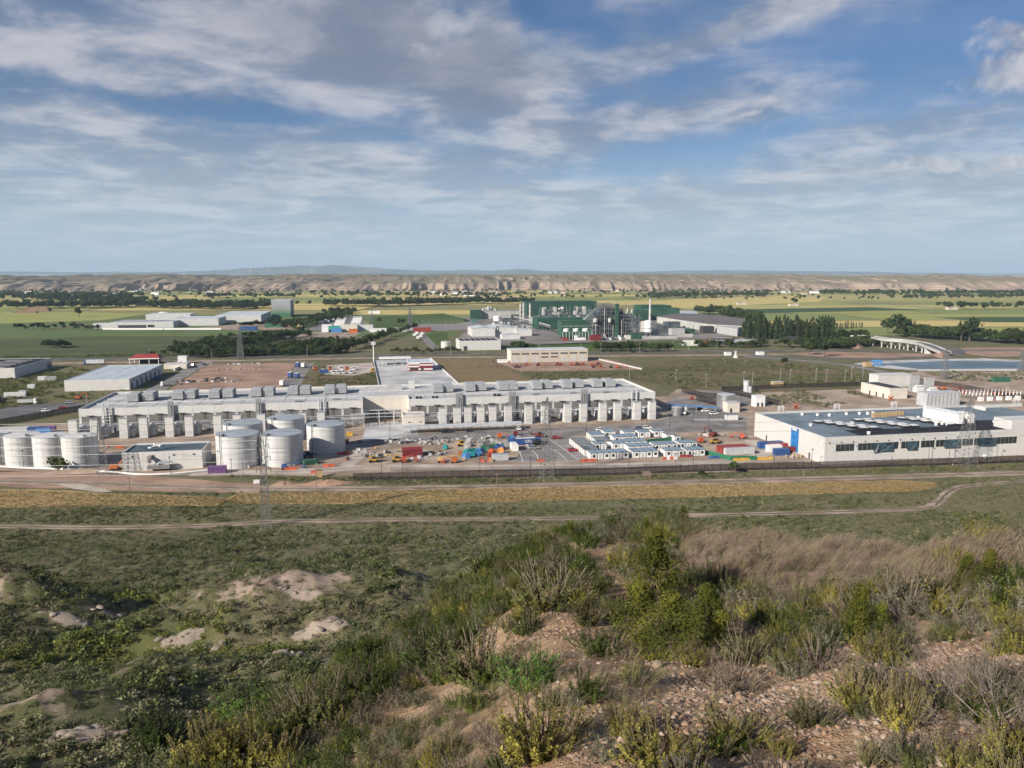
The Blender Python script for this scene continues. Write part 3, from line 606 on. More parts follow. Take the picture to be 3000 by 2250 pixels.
part(dc, 'parapet', M_WHITE, (-.1, .35, -.1, DB + .1, HB - .42, HB + .6), (LB - .35, LB + .1, -.1, DB + .1, HB - .42, HB + .6), (.35, LB - .35, DB - .25, DB + .1, HB - .42, HB + .62), (xa - .3, xa, -.1, 13.3, HB - .42, HB + .55), (xb, xb + .3, -.1, 13.3, HB - .42, HB + .55), (xa, xb, 12.9, 13.2, HB - .42, HB + .58))
part(dc, 'roof_ridge', M_OFFW, (1, xa - 3, 17.8, 18.3, HB - .40, HB - .05), (xb + 4, LB - 1, 17.8, 18.3, HB - .40, HB - .05), (1, LB - 1, 33, 33.4, HB - .40, HB - .1))
nl, nr = 13, 14
segs = [(.0, xa, nl), (xb, LB, nr)]
panels(dc, 'wall_panel', M_WHITE, 0, DB, 0, HB - .4, 8, 1, 0, 'left'); panels(dc, 'wall_panel', M_WHITE, 0, DB, 0, HB - .4, 8, 1, LB, 'right')
panels(dc, 'wall_panel', M_WHITE2, xa, xb, 0, HB - .4, 5, 1, 13, 'front'); panels(dc, 'wall_panel', M_WHITE2, .2, 12.9, 0, HB - .4, 2, 1, xa, 'right'); panels(dc, 'wall_panel', M_WHITE2, .2, 12.9, 0, HB - .4, 2, 1, xb, 'left')
lou = MB(); lou.box(0, 1, .0, .1, 0, 1)
slat = MB()
for k in range(7): slat.add([(0.02, -.02, k / 7 + .02), (.98, -.02, k / 7 + .02), (.98, -.16, k / 7 + .07), (.02, -.16, k / 7 + .07)], [(0, 1, 2, 3)])
LOU = lou.data('louvre', M_LOUV); SLAT = slat.data('louvre_blade', M_LOUV)
yp = MB(); yp.pipe([(-1.35, -.75, .1), (-1.35, -.5, -.25), (1.35, -.5, -.25), (1.35, -.75, .1)], .16, 6); yp.tube((0, -.5, -.25), (0, -.5, -3.3), .13, .13, 6)
YP = yp.data('drain_pipe', M_PIPE)
for s0, s1, nb_ in segs:
    bw = (s1 - s0) / nb_
    upm = MB(); upm.box(.04, bw - .04, -.16, .1, 0, 3.5); UP = upm.data('wall_panel', M_WHITE)
    pil = MB(); pil.box(-.45, .45, -.2, .1, 0, 2.9); PIL = pil.data('wall_panel', M_WHITE)
    dkm = MB(); dkm.box(.04, bw - .04, .0, .14, 0, 4.2); DK = dkm.data('shaded_bay', mat('bay_shade_grey', (.24, .245, .25), .8, .3, .8))  # grey slab for the open bay, shade behind the gallery painted as its colour
    for i in range(nb_):
        x = s0 + i * bw
        put('wall_panel', UP, dc, (x, 0, HB - 3.5 + .6)); put('wall_panel', PIL, dc, (x + (.5 if i == 0 else 0), 0, HB - 6.0))
        l_ = put('louvre', LOU, dc, (x + .7, -.06, HB - 5.95), scale=(bw - 1.4, 1, 2.8)); put('louvre_blade', SLAT, l_)
        put('drain_pipe', YP, dc, (x + bw / 2, -.05, HB - 2.35)); put('shaded_bay', DK, dc, (x, -.02, 0.05))
    put('wall_panel', PIL, dc, (s1 - .5, 0, HB - 6.0))
# steel gallery in front of the bays
gm_ = MB()
for s0, s1, nb_ in segs:
    k = 2 * nb_
    for i in range(k + 1): gm_.tube((s0 + (s1 - s0) * i / k, -9.2, 0), (s0 + (s1 - s0) * i / k, -9.2, 4.5), .11, .11, 4); gm_.box(s0 + (s1 - s0) * i / k - .1, s0 + (s1 - s0) * i / k + .1, -9.2, -.2, 4.35, 4.55)
    gm_.box(s0, s1, -9.4, -9.1, 4.4, 4.75); gm_.box(s0, s1, -5, -4.7, 4.4, 4.65); gm_.box(s0, s1, -1.3, -.3, 4.45, 4.6)
gm_.build('steel_gallery', M_LGREY, dc)
# court in the recess
fr = MB()
for i in range(4):
    x = xa + .5 + (xb - xa - 1) * i / 3; fr.tube((x, -7, 0), (x, -7, 6.2), .16, .16, 5); fr.tube((x, 2, 0), (x, 2, 6.2), .16, .16, 5); fr.box(x - .1, x + .1, -7, 2, 6.0, 6.3)
fr.box(xa - 6, xb - .5, -7.15, -6.85, 6.0, 6.35); fr.box(xa - 6, xb - .5, 1.85, 2.15, 6.0, 6.35); fr.box(xa - 6, xb - .5, -7.15, -6.9, 4.5, 4.7); fr.build('court_frame', M_LGREY, dc)
part(dc, 'dock_door', M_LOUV, *[(xa + 3 + 4 * i, xa + 6 + 4 * i, 12.7, 12.95, .05, 4.2) for i in range(4)])
# roof plant: pairs of ribbed air handlers, bundles of pipe, flue stacks
rib = MB(); rib.box(0, 5.0, 0, 9.5, .5, 3.6); rib.box(.2, 4.8, .3, 9.2, 3.6, 4.0); rib.box(.3, 4.7, .4, 9.1, .0, .5, 1)
for k in range(8): rib.box(.25 + k * .6, .40 + k * .6, -.10, 0, .55, 3.55); rib.box(-.06, 5.06, .5 + k * 1.2, .62 + k * 1.2, .52, 3.66)
for k in range(9): rib.box(5, 5.09, .4 + k * 1.05, .52 + k * 1.05, .55, 3.55); rib.box(-.09, 0, .4 + k * 1.05, .52 + k * 1.05, .55, 3.55)
RIB = rib.data('roof_unit', [mat('unit_grey', (.42, .44, .455), .5, .12, .5, metal=.2, streak=.2), M_DARK])
for u, v in ((388, 1177), (433, 1174), (520, 1170), (555, 1168), (627, 1167), (667, 1165), (750, 1162), (786, 1160), (858, 1157), (894, 1156), (966, 1154), (1000, 1152), (1284, 1150), (1314, 1148), (1379, 1146), (1411, 1144), (1476, 1143), (1504, 1142), (1575, 1140), (1606, 1138), (1664, 1137), (1697, 1135), (1752, 1134), (1790, 1133)):
    x, y = local(P0, at(u, v, HB)); put('roof_unit', RIB, dc, (x - 2.5, min(y, 37), HB - .38))
pb = MB()
for k in range(7): pb.tube((k * .45, 0, .1), (k * .45 + 1.4, 3.2, .1), .13, .13, 5); pb.tube((k * .45, 0, .1), (k * .45, 0, .9), .13, .13, 5)
PB = pb.data('pipe_bundle', M_GALV)
for u, v in ((370, 1194), (490, 1191), (620, 1187), (745, 1184), (865, 1176), (975, 1170), (1562, 1155), (1670, 1151), (1768, 1149)):
    x, y = local(P0, at(u, v, HB)); put('pipe_bundle', PB, dc, (x, y, HB - .38))
lad = MB()
for dx in (-1.2, 1.2): lad.tube((dx, 0, 0), (dx, 0, 13.6), .3, .3, 6)
for k in range(7): lad.box(-1.2, 1.2, -.08, .08, 4.4 + k * 1.4, 4.6 + k * 1.4)
LAD = lad.data('flue_frame', M_LGREY)
for u, kind in ((318, 0), (508, 3), (763, 3), (943, 0), (1346, 4), (1500, 4), (1709, 4), (1852, 0)):
    x = lx(u, 1200 - (u - 231) * .0302)
    if kind == 0: put('flue_frame', LAD, dc, (x, -1.0, 0))
    else:
        fm = MB()
        for k in range(kind): fm.tube(((k - kind / 2) * .95, 0, 0), ((k - kind / 2) * .95, 0, 13.2 + .3 * (k % 2)), .38, .38, 10); fm.tube(((k - kind / 2) * .95, 0, 13.2 + .3 * (k % 2)), ((k - kind / 2) * .95, 0, 13.5 + .3 * (k % 2)), .42, .42, 10)
        fm.box(-kind * .55, kind * .45, .3, .5, 8, 8.3); fm.build('flue_stack', M_STEEL, dc, (x, -1.0, 0), smooth=False)
rf = MB()
for u, v, sx, sy, sz in ((1155, 1139, 8, 2.5, 2.2), (1118, 1140, 7, 2.0, 1.6), (1085, 1138, 5, 2, 1.2), (1206, 1135, 3, 3, 4.0)):
    x, y = local(P0, at(u, v, HB)); MB().box(-sx / 2, sx / 2, -sy / 2, sy / 2, 0, sz).build('roof_plant', M_GREYP if sz < 3 else M_WHITE, dc, (x, min(y, DB - 6), HB - .36))
for u, v in ((1222, 1166), (1232, 1166), (1270, 1165), (1280, 1165), (1360, 1163), (1450, 1158), (1462, 1158)):
    x, y = local(P0, at(u, v, HB)); MB().cbox((0, 0, 0), 1.3, 1.3, 1.1).build('roof_hatch', M_BLACKM, dc, (x, max(y, 1.5), HB - .36))

sm_ = MB(); sm_.box(-.14, .14, 1, DB - 1, 0, .1); SMD = sm_.data('roof_seam', mat('seam_grey', (.26, .27, .28), .8, .2, .3))
for k in range(1, 28):
    x = LB * k / 28
    if not xa - 1 < x < xb + 1: put('roof_seam', SMD, dc, (x, 0, HB - .395))
for y in (9, 26, 42): part(dc, 'cable_tray', mat('tray_grey', (.30, .31, .32), .7, .2, .3), (2, xa - 2, y, y + .5, HB - .39, HB - .1)); part(dc, 'cable_tray', MATS['tray_grey'], (xb + 2, LB - 2, y, y + .5, HB - .39, HB - .1))
# ---------------------------------------------------------------- generators in front of the bays
gt = MB(); gt.box(-1.65, 1.65, 0, 2.6, 0, 8.6); gt.box(-1.5, 1.5, .15, 2.45, 8.6, 8.68, 1)
for k in range(1, 4): gt.box(-1.68, 1.68, -.03, 2.63, 2.1 * k, 2.1 * k + .06)
GTW = gt.data('intake_tower', [M_WHITE, M_DARK])
gb = MB(); gb.prof_x([(2.6, .3), (10.5, .3), (10.5, 4.3), (9.6, 4.9), (3.4, 4.9), (2.6, 4.3)], -1.5, 1.5); gb.prof_x([(3.2, .3), (9.5, .3), (9.5, 3.6), (3.2, 3.6)], 1.7, 3.4)
for k in range(6): gb.box(1.5, 1.56, 3.2 + k * 1.2, 3.3 + k * 1.2, .4, 3.6); gb.box(-1.56, -1.5, 3.2 + k * 1.2, 3.3 + k * 1.2, .4, 3.6)
GBD = gb.data('engine_housing', M_OFFW)
bs = MB(); bs.box(-1.7, 1.7, -.2, 10.6, 0, .3); GBS = bs.data('plinth', M_GREYP)
cp = MB(); cp.box(-1.72, 1.72, -.06, .2, 8.5, 8.8); cp.box(-1.72, 1.72, 2.4, 2.66, 8.5, 8.8); cp.box(-1.72, -1.5, .2, 2.4, 8.5, 8.8); cp.box(1.5, 1.72, .2, 2.4, 8.5, 8.8); GCP = cp.data('tower_cap', M_LGREY)
dl = MB(); dl.box(-1.0, 1.0, -.05, 0, 1.0, 2.6); GDL = dl.data('access_hatch', M_LGREY)
gens = [(222, 1288), (283, 1287), (359, 1289), (419, 1286), (493, 1285), (551, 1283), (634, 1281), (692, 1279), (763, 1277), (818, 1274), (885, 1272), (940, 1270), (1297, 1250), (1339, 1248), (1370, 1247), (1407, 1245), (1442, 1244), (1488, 1243), (1547, 1240), (1594, 1238), (1661, 1236), (1706, 1234), (1763, 1232), (1807, 1231), (1864, 1229), (1907, 1227)]
yg = np.mean([local(P0, at(u, v))[1] for u, v in gens])
for i, (u, v) in enumerate(gens):
    x = local(P0, at(u, v))[0]; lp = P0 + E1 * x + E2 * yg
    lb = ('%s tall white generator tower from the left, in the left row' % ORD[i]) if i < 12 else ('%s tall white generator tower from the left in the right row' % ORD[i - 12])
    g_ = thing('generator', lb, 'generator', lp, GRID, 'generators in front of the long building')
    for nm_, me_ in (('intake_tower', GTW), ('engine_housing', GBD), ('plinth', GBS), ('tower_cap', GCP), ('access_hatch', GDL)): put(nm_, me_, g_)
# beige annex by the court
pa = at(1182, 1258); an = thing('annex_building', 'small beige flat roofed annex beside the delivery court', 'building', pa, GRID)
wa = (local(pa, at(1243, 1252))[0]); part(an, 'wall', M_WHITE2, (0, wa, 0, 9, 0, 6.0)); part(an, 'roof', M_WROOF, (.3, wa - .3, .3, 8.7, 6.0, 6.05)); part(an, 'parapet', M_WHITE2, (-.08, wa + .08, -.08, .25, 6.0, 6.5), (-.08, wa + .08, 8.75, 9.08, 6.0, 6.5), (-.08, .22, .25, 8.75, 6.0, 6.5), (wa - .22, wa + .08, .25, 8.75, 6.0, 6.5))
for k in (3.2, 5.6): part(an, 'door', M_WHITE, (k, k + 1.9, -.08, -.01, .05, 2.4))
for k in (2.2, 7.2): part(an, 'vent', M_DARK, (k, k + 1.2, -.08, -.01, 3.0, 3.4))

# ---------------------------------------------------------------- the big white hall on the right
C0 = at(2413, 1361); HW = high(2413, 1361, 1281.5); LW = 120.0; DW = 52.0
wh = thing('white_hall', 'big new white hall with blue grey roof and a long dark window band', 'building', C0, GRID)
MB().box(.1, LW, .1, DW - .1, 0, HW - .9).build('core_wall', M_OFFW, wh)
wd0 = (1.4 * 4.6, 11.6 * 4.6)      # window band
zb0, zb1 = 4.7, 7.4
npn = 26; pw = LW / npn
for z0_, z1_, nm in ((0, zb0, 'lower'), (zb1, HW - .9, 'upper')): panels(wh, 'wall_panel', M_WHITE, 0, LW, z0_, z1_, npn, 1, .0, 'front', .2, .03)
kx = [face_x(C0, 2100 + q_ * .4069) for q_ in (855, 990, 1015, 1148, 1160, 1308, 1325, 1458, 1468, 1568, 1575, 1750, 1765, 1845, 1850, 2010, 2015, 2160)]
part(wh, 'wall_panel', M_WHITE, (0, kx[0], -.2, 0, zb0, zb1)); part(wh, 'wall_panel', M_WHITE, (kx[-1], LW, -.2, 0, zb0, zb1))
for i in range(0, len(kx), 2):
    w_ = part(wh, 'window', M_GLASS, (kx[i], kx[i + 1], -.02, .06, zb0, zb1)); nn_ = max(2, int((kx[i + 1] - kx[i]) / 1.6))
    for k in range(1, nn_): part(w_, 'mullion', M_LOUV, (kx[i] + (kx[i + 1] - kx[i]) * k / nn_ - .04, kx[i] + (kx[i + 1] - kx[i]) * k / nn_ + .04, -.08, -.02, zb0, zb1))
    if i + 1 < len(kx) - 1: part(wh, 'wall_panel', M_WHITE, (kx[i + 1], kx[i + 2], -.2, 0, zb0, zb1))
for k, (x, dx, dz) in enumerate(((kx[4] + .2, 6.4, .6), (kx[6] + 2, 5, .5), (kx[2] + 6, 2.8, 1.0), (kx[10] + 3, 8.0, .35), (kx[14] + 1, 9, .2))):
    fl = MB(); fl.add([(x, -.3, zb1), (x + dx, -.3, zb1), (x + dx * .9, -.9, zb0 - dz), (x + dx * .5, -1.1, zb0 - dz * .4), (x + .4, -.7, zb0 - dz * 1.2)], [(0, 4, 3, 2, 1)]); fl.build('torn_sheeting', mat('dark_sheeting', (.03, .042, .048), .5, .3, 1.2, col2=(.05, .085, .11)), wh)
panels(wh, 'wall_panel', M_WHITE, 0, DW, 0, HW - .9, 12, 3, 0, 'left', .2, .03); panels(wh, 'wall_panel', M_WHITE, 0, LW, 0, HW - .9, 12, 1, DW, 'back', .2, .03)
part(wh, 'roof_deck', M_GREYR, (.4, LW, .4, DW - .4, HW - .9, HW - .8)); part(wh, 'black_membrane', M_BLACKR, (17, 60, 1.0, 13.5, HW - .8, HW - .78), (60, 110, 1.0, 22, HW - .8, HW - .78), (22, 34, 13.5, 20, HW - .8, HW - .78))
part(wh, 'parapet', M_WHITE, (-.25, .4, -.2, DW + .1, HW - .9, HW), (.4, LW, -.22, .4, HW - .9, HW), (.4, LW, DW - .4, DW + .12, HW - .9, HW + .1))
part(wh, 'door', M_DARK, (-.28, -.2, 41, 41.9, .05, 2.4)); part(wh, 'door', M_DARK, (-.28, -.2, 8.8, 9.7, .05, 2.4)); part(wh, 'service_door', M_GREYP, (27.5, 28.3, -.28, -.2, .05, 2.2))
net = MB(); net.box(-1.0, -.22, 17.2, 21.4, .6, HW - .4)
for k in range(7): net.box(-1.1, -1.0, 17.2, 21.4, .8 + k * 1.2, .95 + k * 1.2)
net.build('scaffold_net', mat('blue_net', (.025, .16, .42), .8, .25, .7), wh); part(wh, 'net_banner', M_WHITE, (-1.15, -1.0, 17.4, 20.4, HW - 1.2, HW - .2))
for k in range(15): part(wh, 'wall_lamp', M_BLACKM, (1.5 + k * 4.9, 1.8 + k * 4.9, -.55, -.2, HW - 2.2, HW - 1.85))
def wroof(u, v): x, y = local(C0, at(u, v, HW - .8)); return x, y
su = MB(); su.box(-1.6, 1.6, -1.5, 1.5, .2, .8); su.box(-1.5, 1.5, -1.4, 1.4, .8, .92, 1); su.box(-1.7, 1.7, -1.6, 1.6, 0, .2, 2); SU = su.data('skylight', [M_BLACKM, M_CARW, M_BLACKM])
for (u0, v0), nx_, ny_ in (((2398, 1239), 2, 5), ((2515, 1234), 2, 5), ((2643, 1229), 2, 5)):
    x0, y0 = wroof(u0, v0)
    for i in range(nx_):
        for k in range(ny_): put('skylight', SU, wh, (x0 + i * 4.2 + k * 2.5, y0 - k * 3.7, HW - .79))
tb = MB(); tb.box(-1.25, 1.25, -1.6, 1.6, .35, 4.4); tb.box(-1.1, 1.1, -1.45, 1.45, 0, .35, 1); TB = tb.data('cooling_unit', [M_CARW, M_DARK])
for k in range(6):
    x0, y0 = wroof(2718 + k * 17.5, 1225 + k * 3.8); put('cooling_unit', TB, wh, (x0, y0, HW - .79)); put('cooling_unit', TB, wh, (x0 + 3.2, y0 + 3.6, HW - .79))
    if k > 3: put('cooling_unit', TB, wh, (x0 + 6.4, y0 + 1.6, HW - .79))
sm = MB(); sm.lathe([(.01, 0), (.62, 0), (.62, .8), (.75, .8), (.75, 1.0), (.01, 1.05)], 10); SM = sm.data('roof_vent', M_CARW)
for u, v in ((2395, 1218), (2430, 1219), (2480, 1215), (2518, 1214), (2542, 1214), (2558, 1213), (2690, 1226), (2742, 1246), (2760, 1244), (2775, 1247), (2496, 1243), (2635, 1249), (2375, 1248), (2913, 1238), (2545, 1272), (2350, 1216)):
    x0, y0 = wroof(u, v); put('roof_vent', SM, wh, (x0, max(1, y0), HW - .78))
pk = MB(); pk.box(-.8, .8, -.7, .7, 0, 1.2); PK = pk.data('crate', M_TAN)
for k in range(18):
    x0, y0 = wroof(2560 + (k % 9) * 10, 1223 - (k % 9) * .9 - (k // 9) * 4); put('pallet_crate', PK, None, C0 + E1 * x0 + E2 * y0 + Vector((0, 0, HW - .78)), GRID + rng.uniform(-.1, .1), label='%s brown crate from the left in the %s row on the hall roof' % (ORD[k % 9], ('front', 'back')[k // 9]), cat='crate', group='crates on the hall roof')
rl = MB()
for dx in (-1, 1):
    for dy in (-.6, .6): rl.tube((dx, dy, 0), (dx, dy, 2.8), .1, .1, 4)
for z_ in (1.4, 2.1, 2.8): rl.box(-1, 1, -.65, -.55, z_ - .06, z_ + .06); rl.box(-1, 1, .55, .65, z_ - .06, z_ + .06); rl.box(-1.05, -.95, -.6, .6, z_ - .06, z_ + .06); rl.box(.95, 1.05, -.6, .6, z_ - .06, z_ + .06)
RL = rl.data('ladder_cage', M_CARW)
for u in (2258, 2420, 2587, 2945): x0, _ = wroof(u, 1204 - (u - 2184) * .031); put('ladder_cage', RL, wh, (x0, DW - .1, HW - .2))
pnt = MB(); pnt.box(0, 14, 0, 9, HW - .78, HW + 3.0); x0, y0 = wroof(2967, 1262); pnt.build('roof_house', M_WHITE, wh, (x0, max(1.5, y0), 0))
l2 = MB(); l2.box(0, 26, 0, .5, HW - .79, HW + .8); l2.box(0, .5, -7, 0, HW - .79, HW + .8); x0, y0 = wroof(2850, 1196); l2.build('inner_parapet', M_WHITE, wh, (x0, y0, 0))

# ---------------------------------------------------------------- the low store with the blue grey roof
S0 = at(362, 1381); WS = local(S0, at(595, 1371))[0]; HS = high(362, 1381, 1327); DS = 15.5
st = thing('low_store', 'low white flat roofed store with grey roof between the two tank groups', 'building', S0, GRID)
MB().box(.1, WS - .1, .1, DS - .1, 0, HS - .5).build('core_wall', M_OFFW, st)
panels(st, 'wall_panel', M_WHITE, 0, WS, 0, HS, 4, 2, .0, 'front', .15, .06); panels(st, 'wall_panel', M_WHITE, 0, DS, 0, HS, 3, 2, WS, 'right', .15, .06); panels(st, 'wall_panel', M_WHITE, 0, DS, 0, HS, 3, 2, 0, 'left', .15, .06); panels(st, 'wall_panel', M_WHITE, 0, WS, 0, HS, 4, 2, DS, 'back', .15, .06)
part(st, 'roof_deck', mat('slate_roof', (.085, .115, .14), .85, .12, .2, spec=.1), (.2, WS - .2, .2, DS - .2, HS - .5, HS - .45)); part(st, 'parapet', M_OFFW, (.0, .3, .0, DS, HS - .46, HS + .03), (WS - .3, WS, .0, DS, HS - .46, HS + .03), (.3, WS - .3, .0, .3, HS - .46, HS + .03), (.3, WS - .3, DS - .3, DS, HS - .46, HS + .03))
du = MB(); du.pipe([(9.3, -.2, 5.0), (9.3, -2.0, 5.0), (9.3, -2.0, 3.2)], .75, 10); du.box(8.6, 16.2, -2.6, -.3, .9, 2.3); du.pipe([(12, -1.6, 2.3), (12.4, -1.6, 3.1), (16.5, -1.6, 3.1), (17.2, -1.6, 2.2)], .42, 8); du.build('ventilation_duct', M_STEEL, st, smooth=False)
for x in (3.2, 10.2, 17.2, 24.0): part(st, 'wall_lamp', M_DARK, (x - .25, x + .25, -.4, -.15, HS - 1.6, HS - 1.2))
for k in range(7): MB().cbox((rng.uniform(-1.5, 1.5), rng.uniform(-1, 1), 0), rng.uniform(.5, 1.4), rng.uniform(.5, 1.6), rng.uniform(.3, .7)).build('roof_bag', M_CARW, st, (7 + k * .35, DS - 5.5 + (k % 3), HS - .45), rng.uniform(0, 3))

# ---------------------------------------------------------------- tanks
def tank(u, v, r, h, label, group, rings, m, roofm, ladder=0):
    p = at(u, v); away = Vector((p.x, p.y, 0)).normalized(); p = p + away * r
    t = thing('storage_tank', label, 'tank', p, rng.uniform(0, 6), group)
    rr = MB(); rr.lathe([(r, .0), (r, h / rings)], 40); RG = rr.data('shell_ring', [m], True)
    for q_ in RG.polygons: q_.use_smooth = True
    for k in range(rings): put('shell_ring', RG, t, (0, 0, k * h / rings), .1 * k)
    ho = MB()
    for k in range(1, rings): ho.lathe([(r + .05, k * h / rings - .08), (r + .09, k * h / rings - .08), (r + .09, k * h / rings + .02), (r + .05, k * h / rings + .02)], 40)
    ho.build('hoop', M_LGREY, t)
    MB().lathe([(r + .06, h - .02), (r + .06, h + .10), (r * .5, h + r * .045), (.02, h + r * .07)], 40).build('roof', roofm, t)
    se = MB()
    for k in range(16): a_ = 2 * math.pi * k / 16; se.tube((math.cos(a_) * (r + .005), math.sin(a_) * (r + .005), 0), (math.cos(a_) * (r + .005), math.sin(a_) * (r + .005), h), .025, .025, 4)
    se.build('seam', M_LGREY, t)
    if ladder is not None:
        a_ = -math.pi / 2 + ladder - t.rotation_euler[2]; c_, s_ = math.cos(a_), math.sin(a_); la = MB()
        la.tube((c_ * (r + .5), s_ * (r + .5), 0), (c_ * (r + .5), s_ * (r + .5), h + 1.2), .16, .16, 5); la.box(c_ * (r - 1) - .5, c_ * (r - 1) + .5, s_ * (r - 1) - .5, s_ * (r - 1) + .5, h + .12, h + .9); la.build('ladder', M_GALV, t)
    return t
M_TANKW = mat('tank_white', (.57, .58, .575), .42, .05, .3, streak=.07, spec=.5); M_TANKR = mat('tank_roof', (.46, .48, .50), .6, .08, .3); M_TANKR2 = mat('tank_roof_blue', (.30, .34, .38), .6, .08, .3)
for u, v, lb in ((-12, 1363, 'white tank cut by the left edge of the view'), (73, 1370, 'white tank second from the left edge'), (155, 1372, 'white tank behind the round green bush'), (239, 1374, 'rightmost of the four slim white tanks, beside a pylon')):
    tank(u, v, 5.9, 11.2, lb, 'slim white tanks at the left', 5, M_TANKW, M_OFFW, .9)
for u, v, r, h, lb in ((841, 1297, 7.6, 9.9, 'white round tank hidden behind the front middle tank'), (715, 1318, 7.8, 10.2, 'white round tank half hidden behind the low store corner'), (957, 1331, 7.5, 11.3, 'rightmost big round tank, standing alone'), (829, 1369, 7.5, 12.0, 'big round white tank behind the lattice pylon, front middle'), (700, 1374, 7.6, 12.3, 'big round white tank touching the right of the low store')):
    tank(u, v, r, h * .95, lb, 'big round tanks in the centre', 6, M_TANKW, M_TANKR2, -.5)

# ================================================================ FENCES, MASTS, CABINS, VEHICLES, YARD
def mesh_mat(name, col, alpha):
    m = bpy.data.materials.new(name); m.use_nodes = True; n = NT(m.node_tree); b = n.n['Principled BSDF']; b.inputs['Base Color'].default_value = (*col, 1); b.inputs['Roughness'].default_value = .6
    tr = n.new('ShaderNodeBsdfTransparent'); ms = n.new('ShaderNodeMixShader'); ms.inputs[0].default_value = alpha
    n.l.new(tr.outputs[0], ms.inputs[1]); n.l.new(b.outputs[0], ms.inputs[2]); n.l.new(ms.outputs[0], n.n['Material Output'].inputs[0]); return m
M_MESH = mesh_mat('dark_mesh', (.035, .03, .028), .52); M_MESHT = mesh_mat('thin_mesh', (.16, .16, .16), .30); M_GNET = mesh_mat('green_netting', (.02, .15, .075), .93)
def fence(px, h, label, bay=3.0, m=None, pm=None, name='security_fence', pts=None):
    pts = pts or [at(u, v) for u, v in px]; t = thing(name, label, 'fence', pts[0]); m = m or M_MESH; pm = pm or M_BLACKM
    bar = MB(); bar.box(0, 1, -.015, .015, .05, h); bar.box(0, 1, -.04, .04, h - .06, h); ME = bar.data('mesh_panel', m)
    po = MB(); po.box(-.06, .06, -.06, .06, 0, h + .25); PO = po.data('post', pm)
    for a, b in zip(pts[:-1], pts[1:]):
        d = b - a; k = max(1, round(d.length / bay)); an_ = math.atan2(d.y, d.x)
        for i in range(k):
            p = a + d * (i / k) - pts[0]; o = put('mesh_panel', ME, t, p, an_, (d.length / k, 1, 1)); put('post', PO, t, p, an_)
    put('post', PO, t, pts[-1] - pts[0]); return t
fence([(1035, 1409), (1400, 1400), (1800, 1392), (2110, 1380), (2425, 1373), (2750, 1363), (3000, 1355), (3150, 1350)], 2.7, 'long black mesh fence along the front of the site')
fence([(-160, 1277), (0, 1247), (120, 1224), (250, 1202)], 3.0, 'dark mesh fence beside the asphalt street at far left')
fence([(2114, 1145), (2180, 1163), (2283, 1190)], 3.2, 'black screen fence behind the small white sheds', 4); fence([(1997, 1149), (2060, 1166), (2108, 1168)], 3.2, 'black screen fence nearest the round silver tank', 4)
fence([(2040, 1174), (2102, 1189)], 3.2, 'short black screen fence before the round silver tank', 4); fence([(2115, 1145), (2300, 1137), (2500, 1131), (2640, 1120)], 2.6, 'dark mesh fence along the far side of the grassy lot', 4)
fence([(2735, 1128), (2830, 1140), (2920, 1158), (3080, 1180)], 2.6, 'dark mesh fence around the substation at right', 4)
fence([(2690, 1088), (2850, 1087), (3100, 1086)], 1.6, 'pale ribbed fence along the reservoir', 3, M_CONC, M_OFFW, 'reservoir_fence')
fence([(1870, 1262 + 40), (1990, 1289), (2010, 1310), (2062, 1330), (2140, 1349), (2215, 1348)], 1.7, 'green netting fence beside the red containers', 3, M_GNET, M_GREENP, 'netting_fence')
fence([(1145, 1382), (1400, 1381), (1700, 1378), (2000, 1370)], 1.6, 'thin wire fence along the gravel track', 5, M_MESHT, M_GALV, 'wire_fence')

# ---- lamp posts and wooden poles
lpm = MB(); lpm.tube((0, 0, 0), (0, 0, 6.6), .09, .06, 6); LPM = lpm.data('pole', M_BLACKM); lph = MB(); lph.box(-.2, .2, -.75, .1, 6.5, 6.72); LPH = lph.data('lamp_head', M_BLACKM)
lpg = MB(); lpg.tube((0, 0, 0), (0, 0, 8.5), .10, .06, 6); LPG = lpg.data('pole', M_LGREY); lgh = MB(); lgh.box(-.2, .2, -1.4, .1, 8.4, 8.6); LGH = lgh.data('lamp_head', M_LGREY)
posts = [(1118, 1397), (1181, 1402), (1406, 1398), (1554, 1393), (1625, 1394), (1842, 1386), (1979, 1382), (2030, 1380), (1530, 1277), (1718, 1266), (1895, 1250), (1962, 1262), (2031, 1236), (2076, 1257), (2126, 1250), (1340, 1281), (1143, 1283), (2267, 1372), (2377, 1368), (2504, 1356), (2720, 1350), (2780, 1350), (2919, 1345), (640, 1372), (713, 1405), (680, 1400), (500, 1392), (70, 1372), (258, 1373)]
near_of = ['by the yellow machines', 'by the dark red shed', 'by the orange boom lift', 'left of the car park', 'beside the central pylon', 'in front of the cabin rows', 'by the right cabin block', 'behind the red barrier', 'by the carport end', 'by the moving white car', 'behind the silver car pair', 'at the road bend', 'by the zebra crossing', 'at the junction', 'near the white cabin', 'by the parked cars', 'at the delivery court', 'before the ochre ground', 'at the hall corner', 'under the first windows', 'left of the right pylon', 'behind the right pylon', 'near the right edge', 'by the store corner', 'beside the purple container', 'left of the purple container', 'before the low store', 'before the slim tanks', 'right of the slim tanks']
for (u, v), nn_ in zip(posts, near_of):
    t = thing('lamp_post', 'slim black lamp post ' + nn_, 'lamp post', at(u, v), GRID, 'black lamp posts on the site'); put('pole', LPM, t); put('lamp_head', LPH, t)
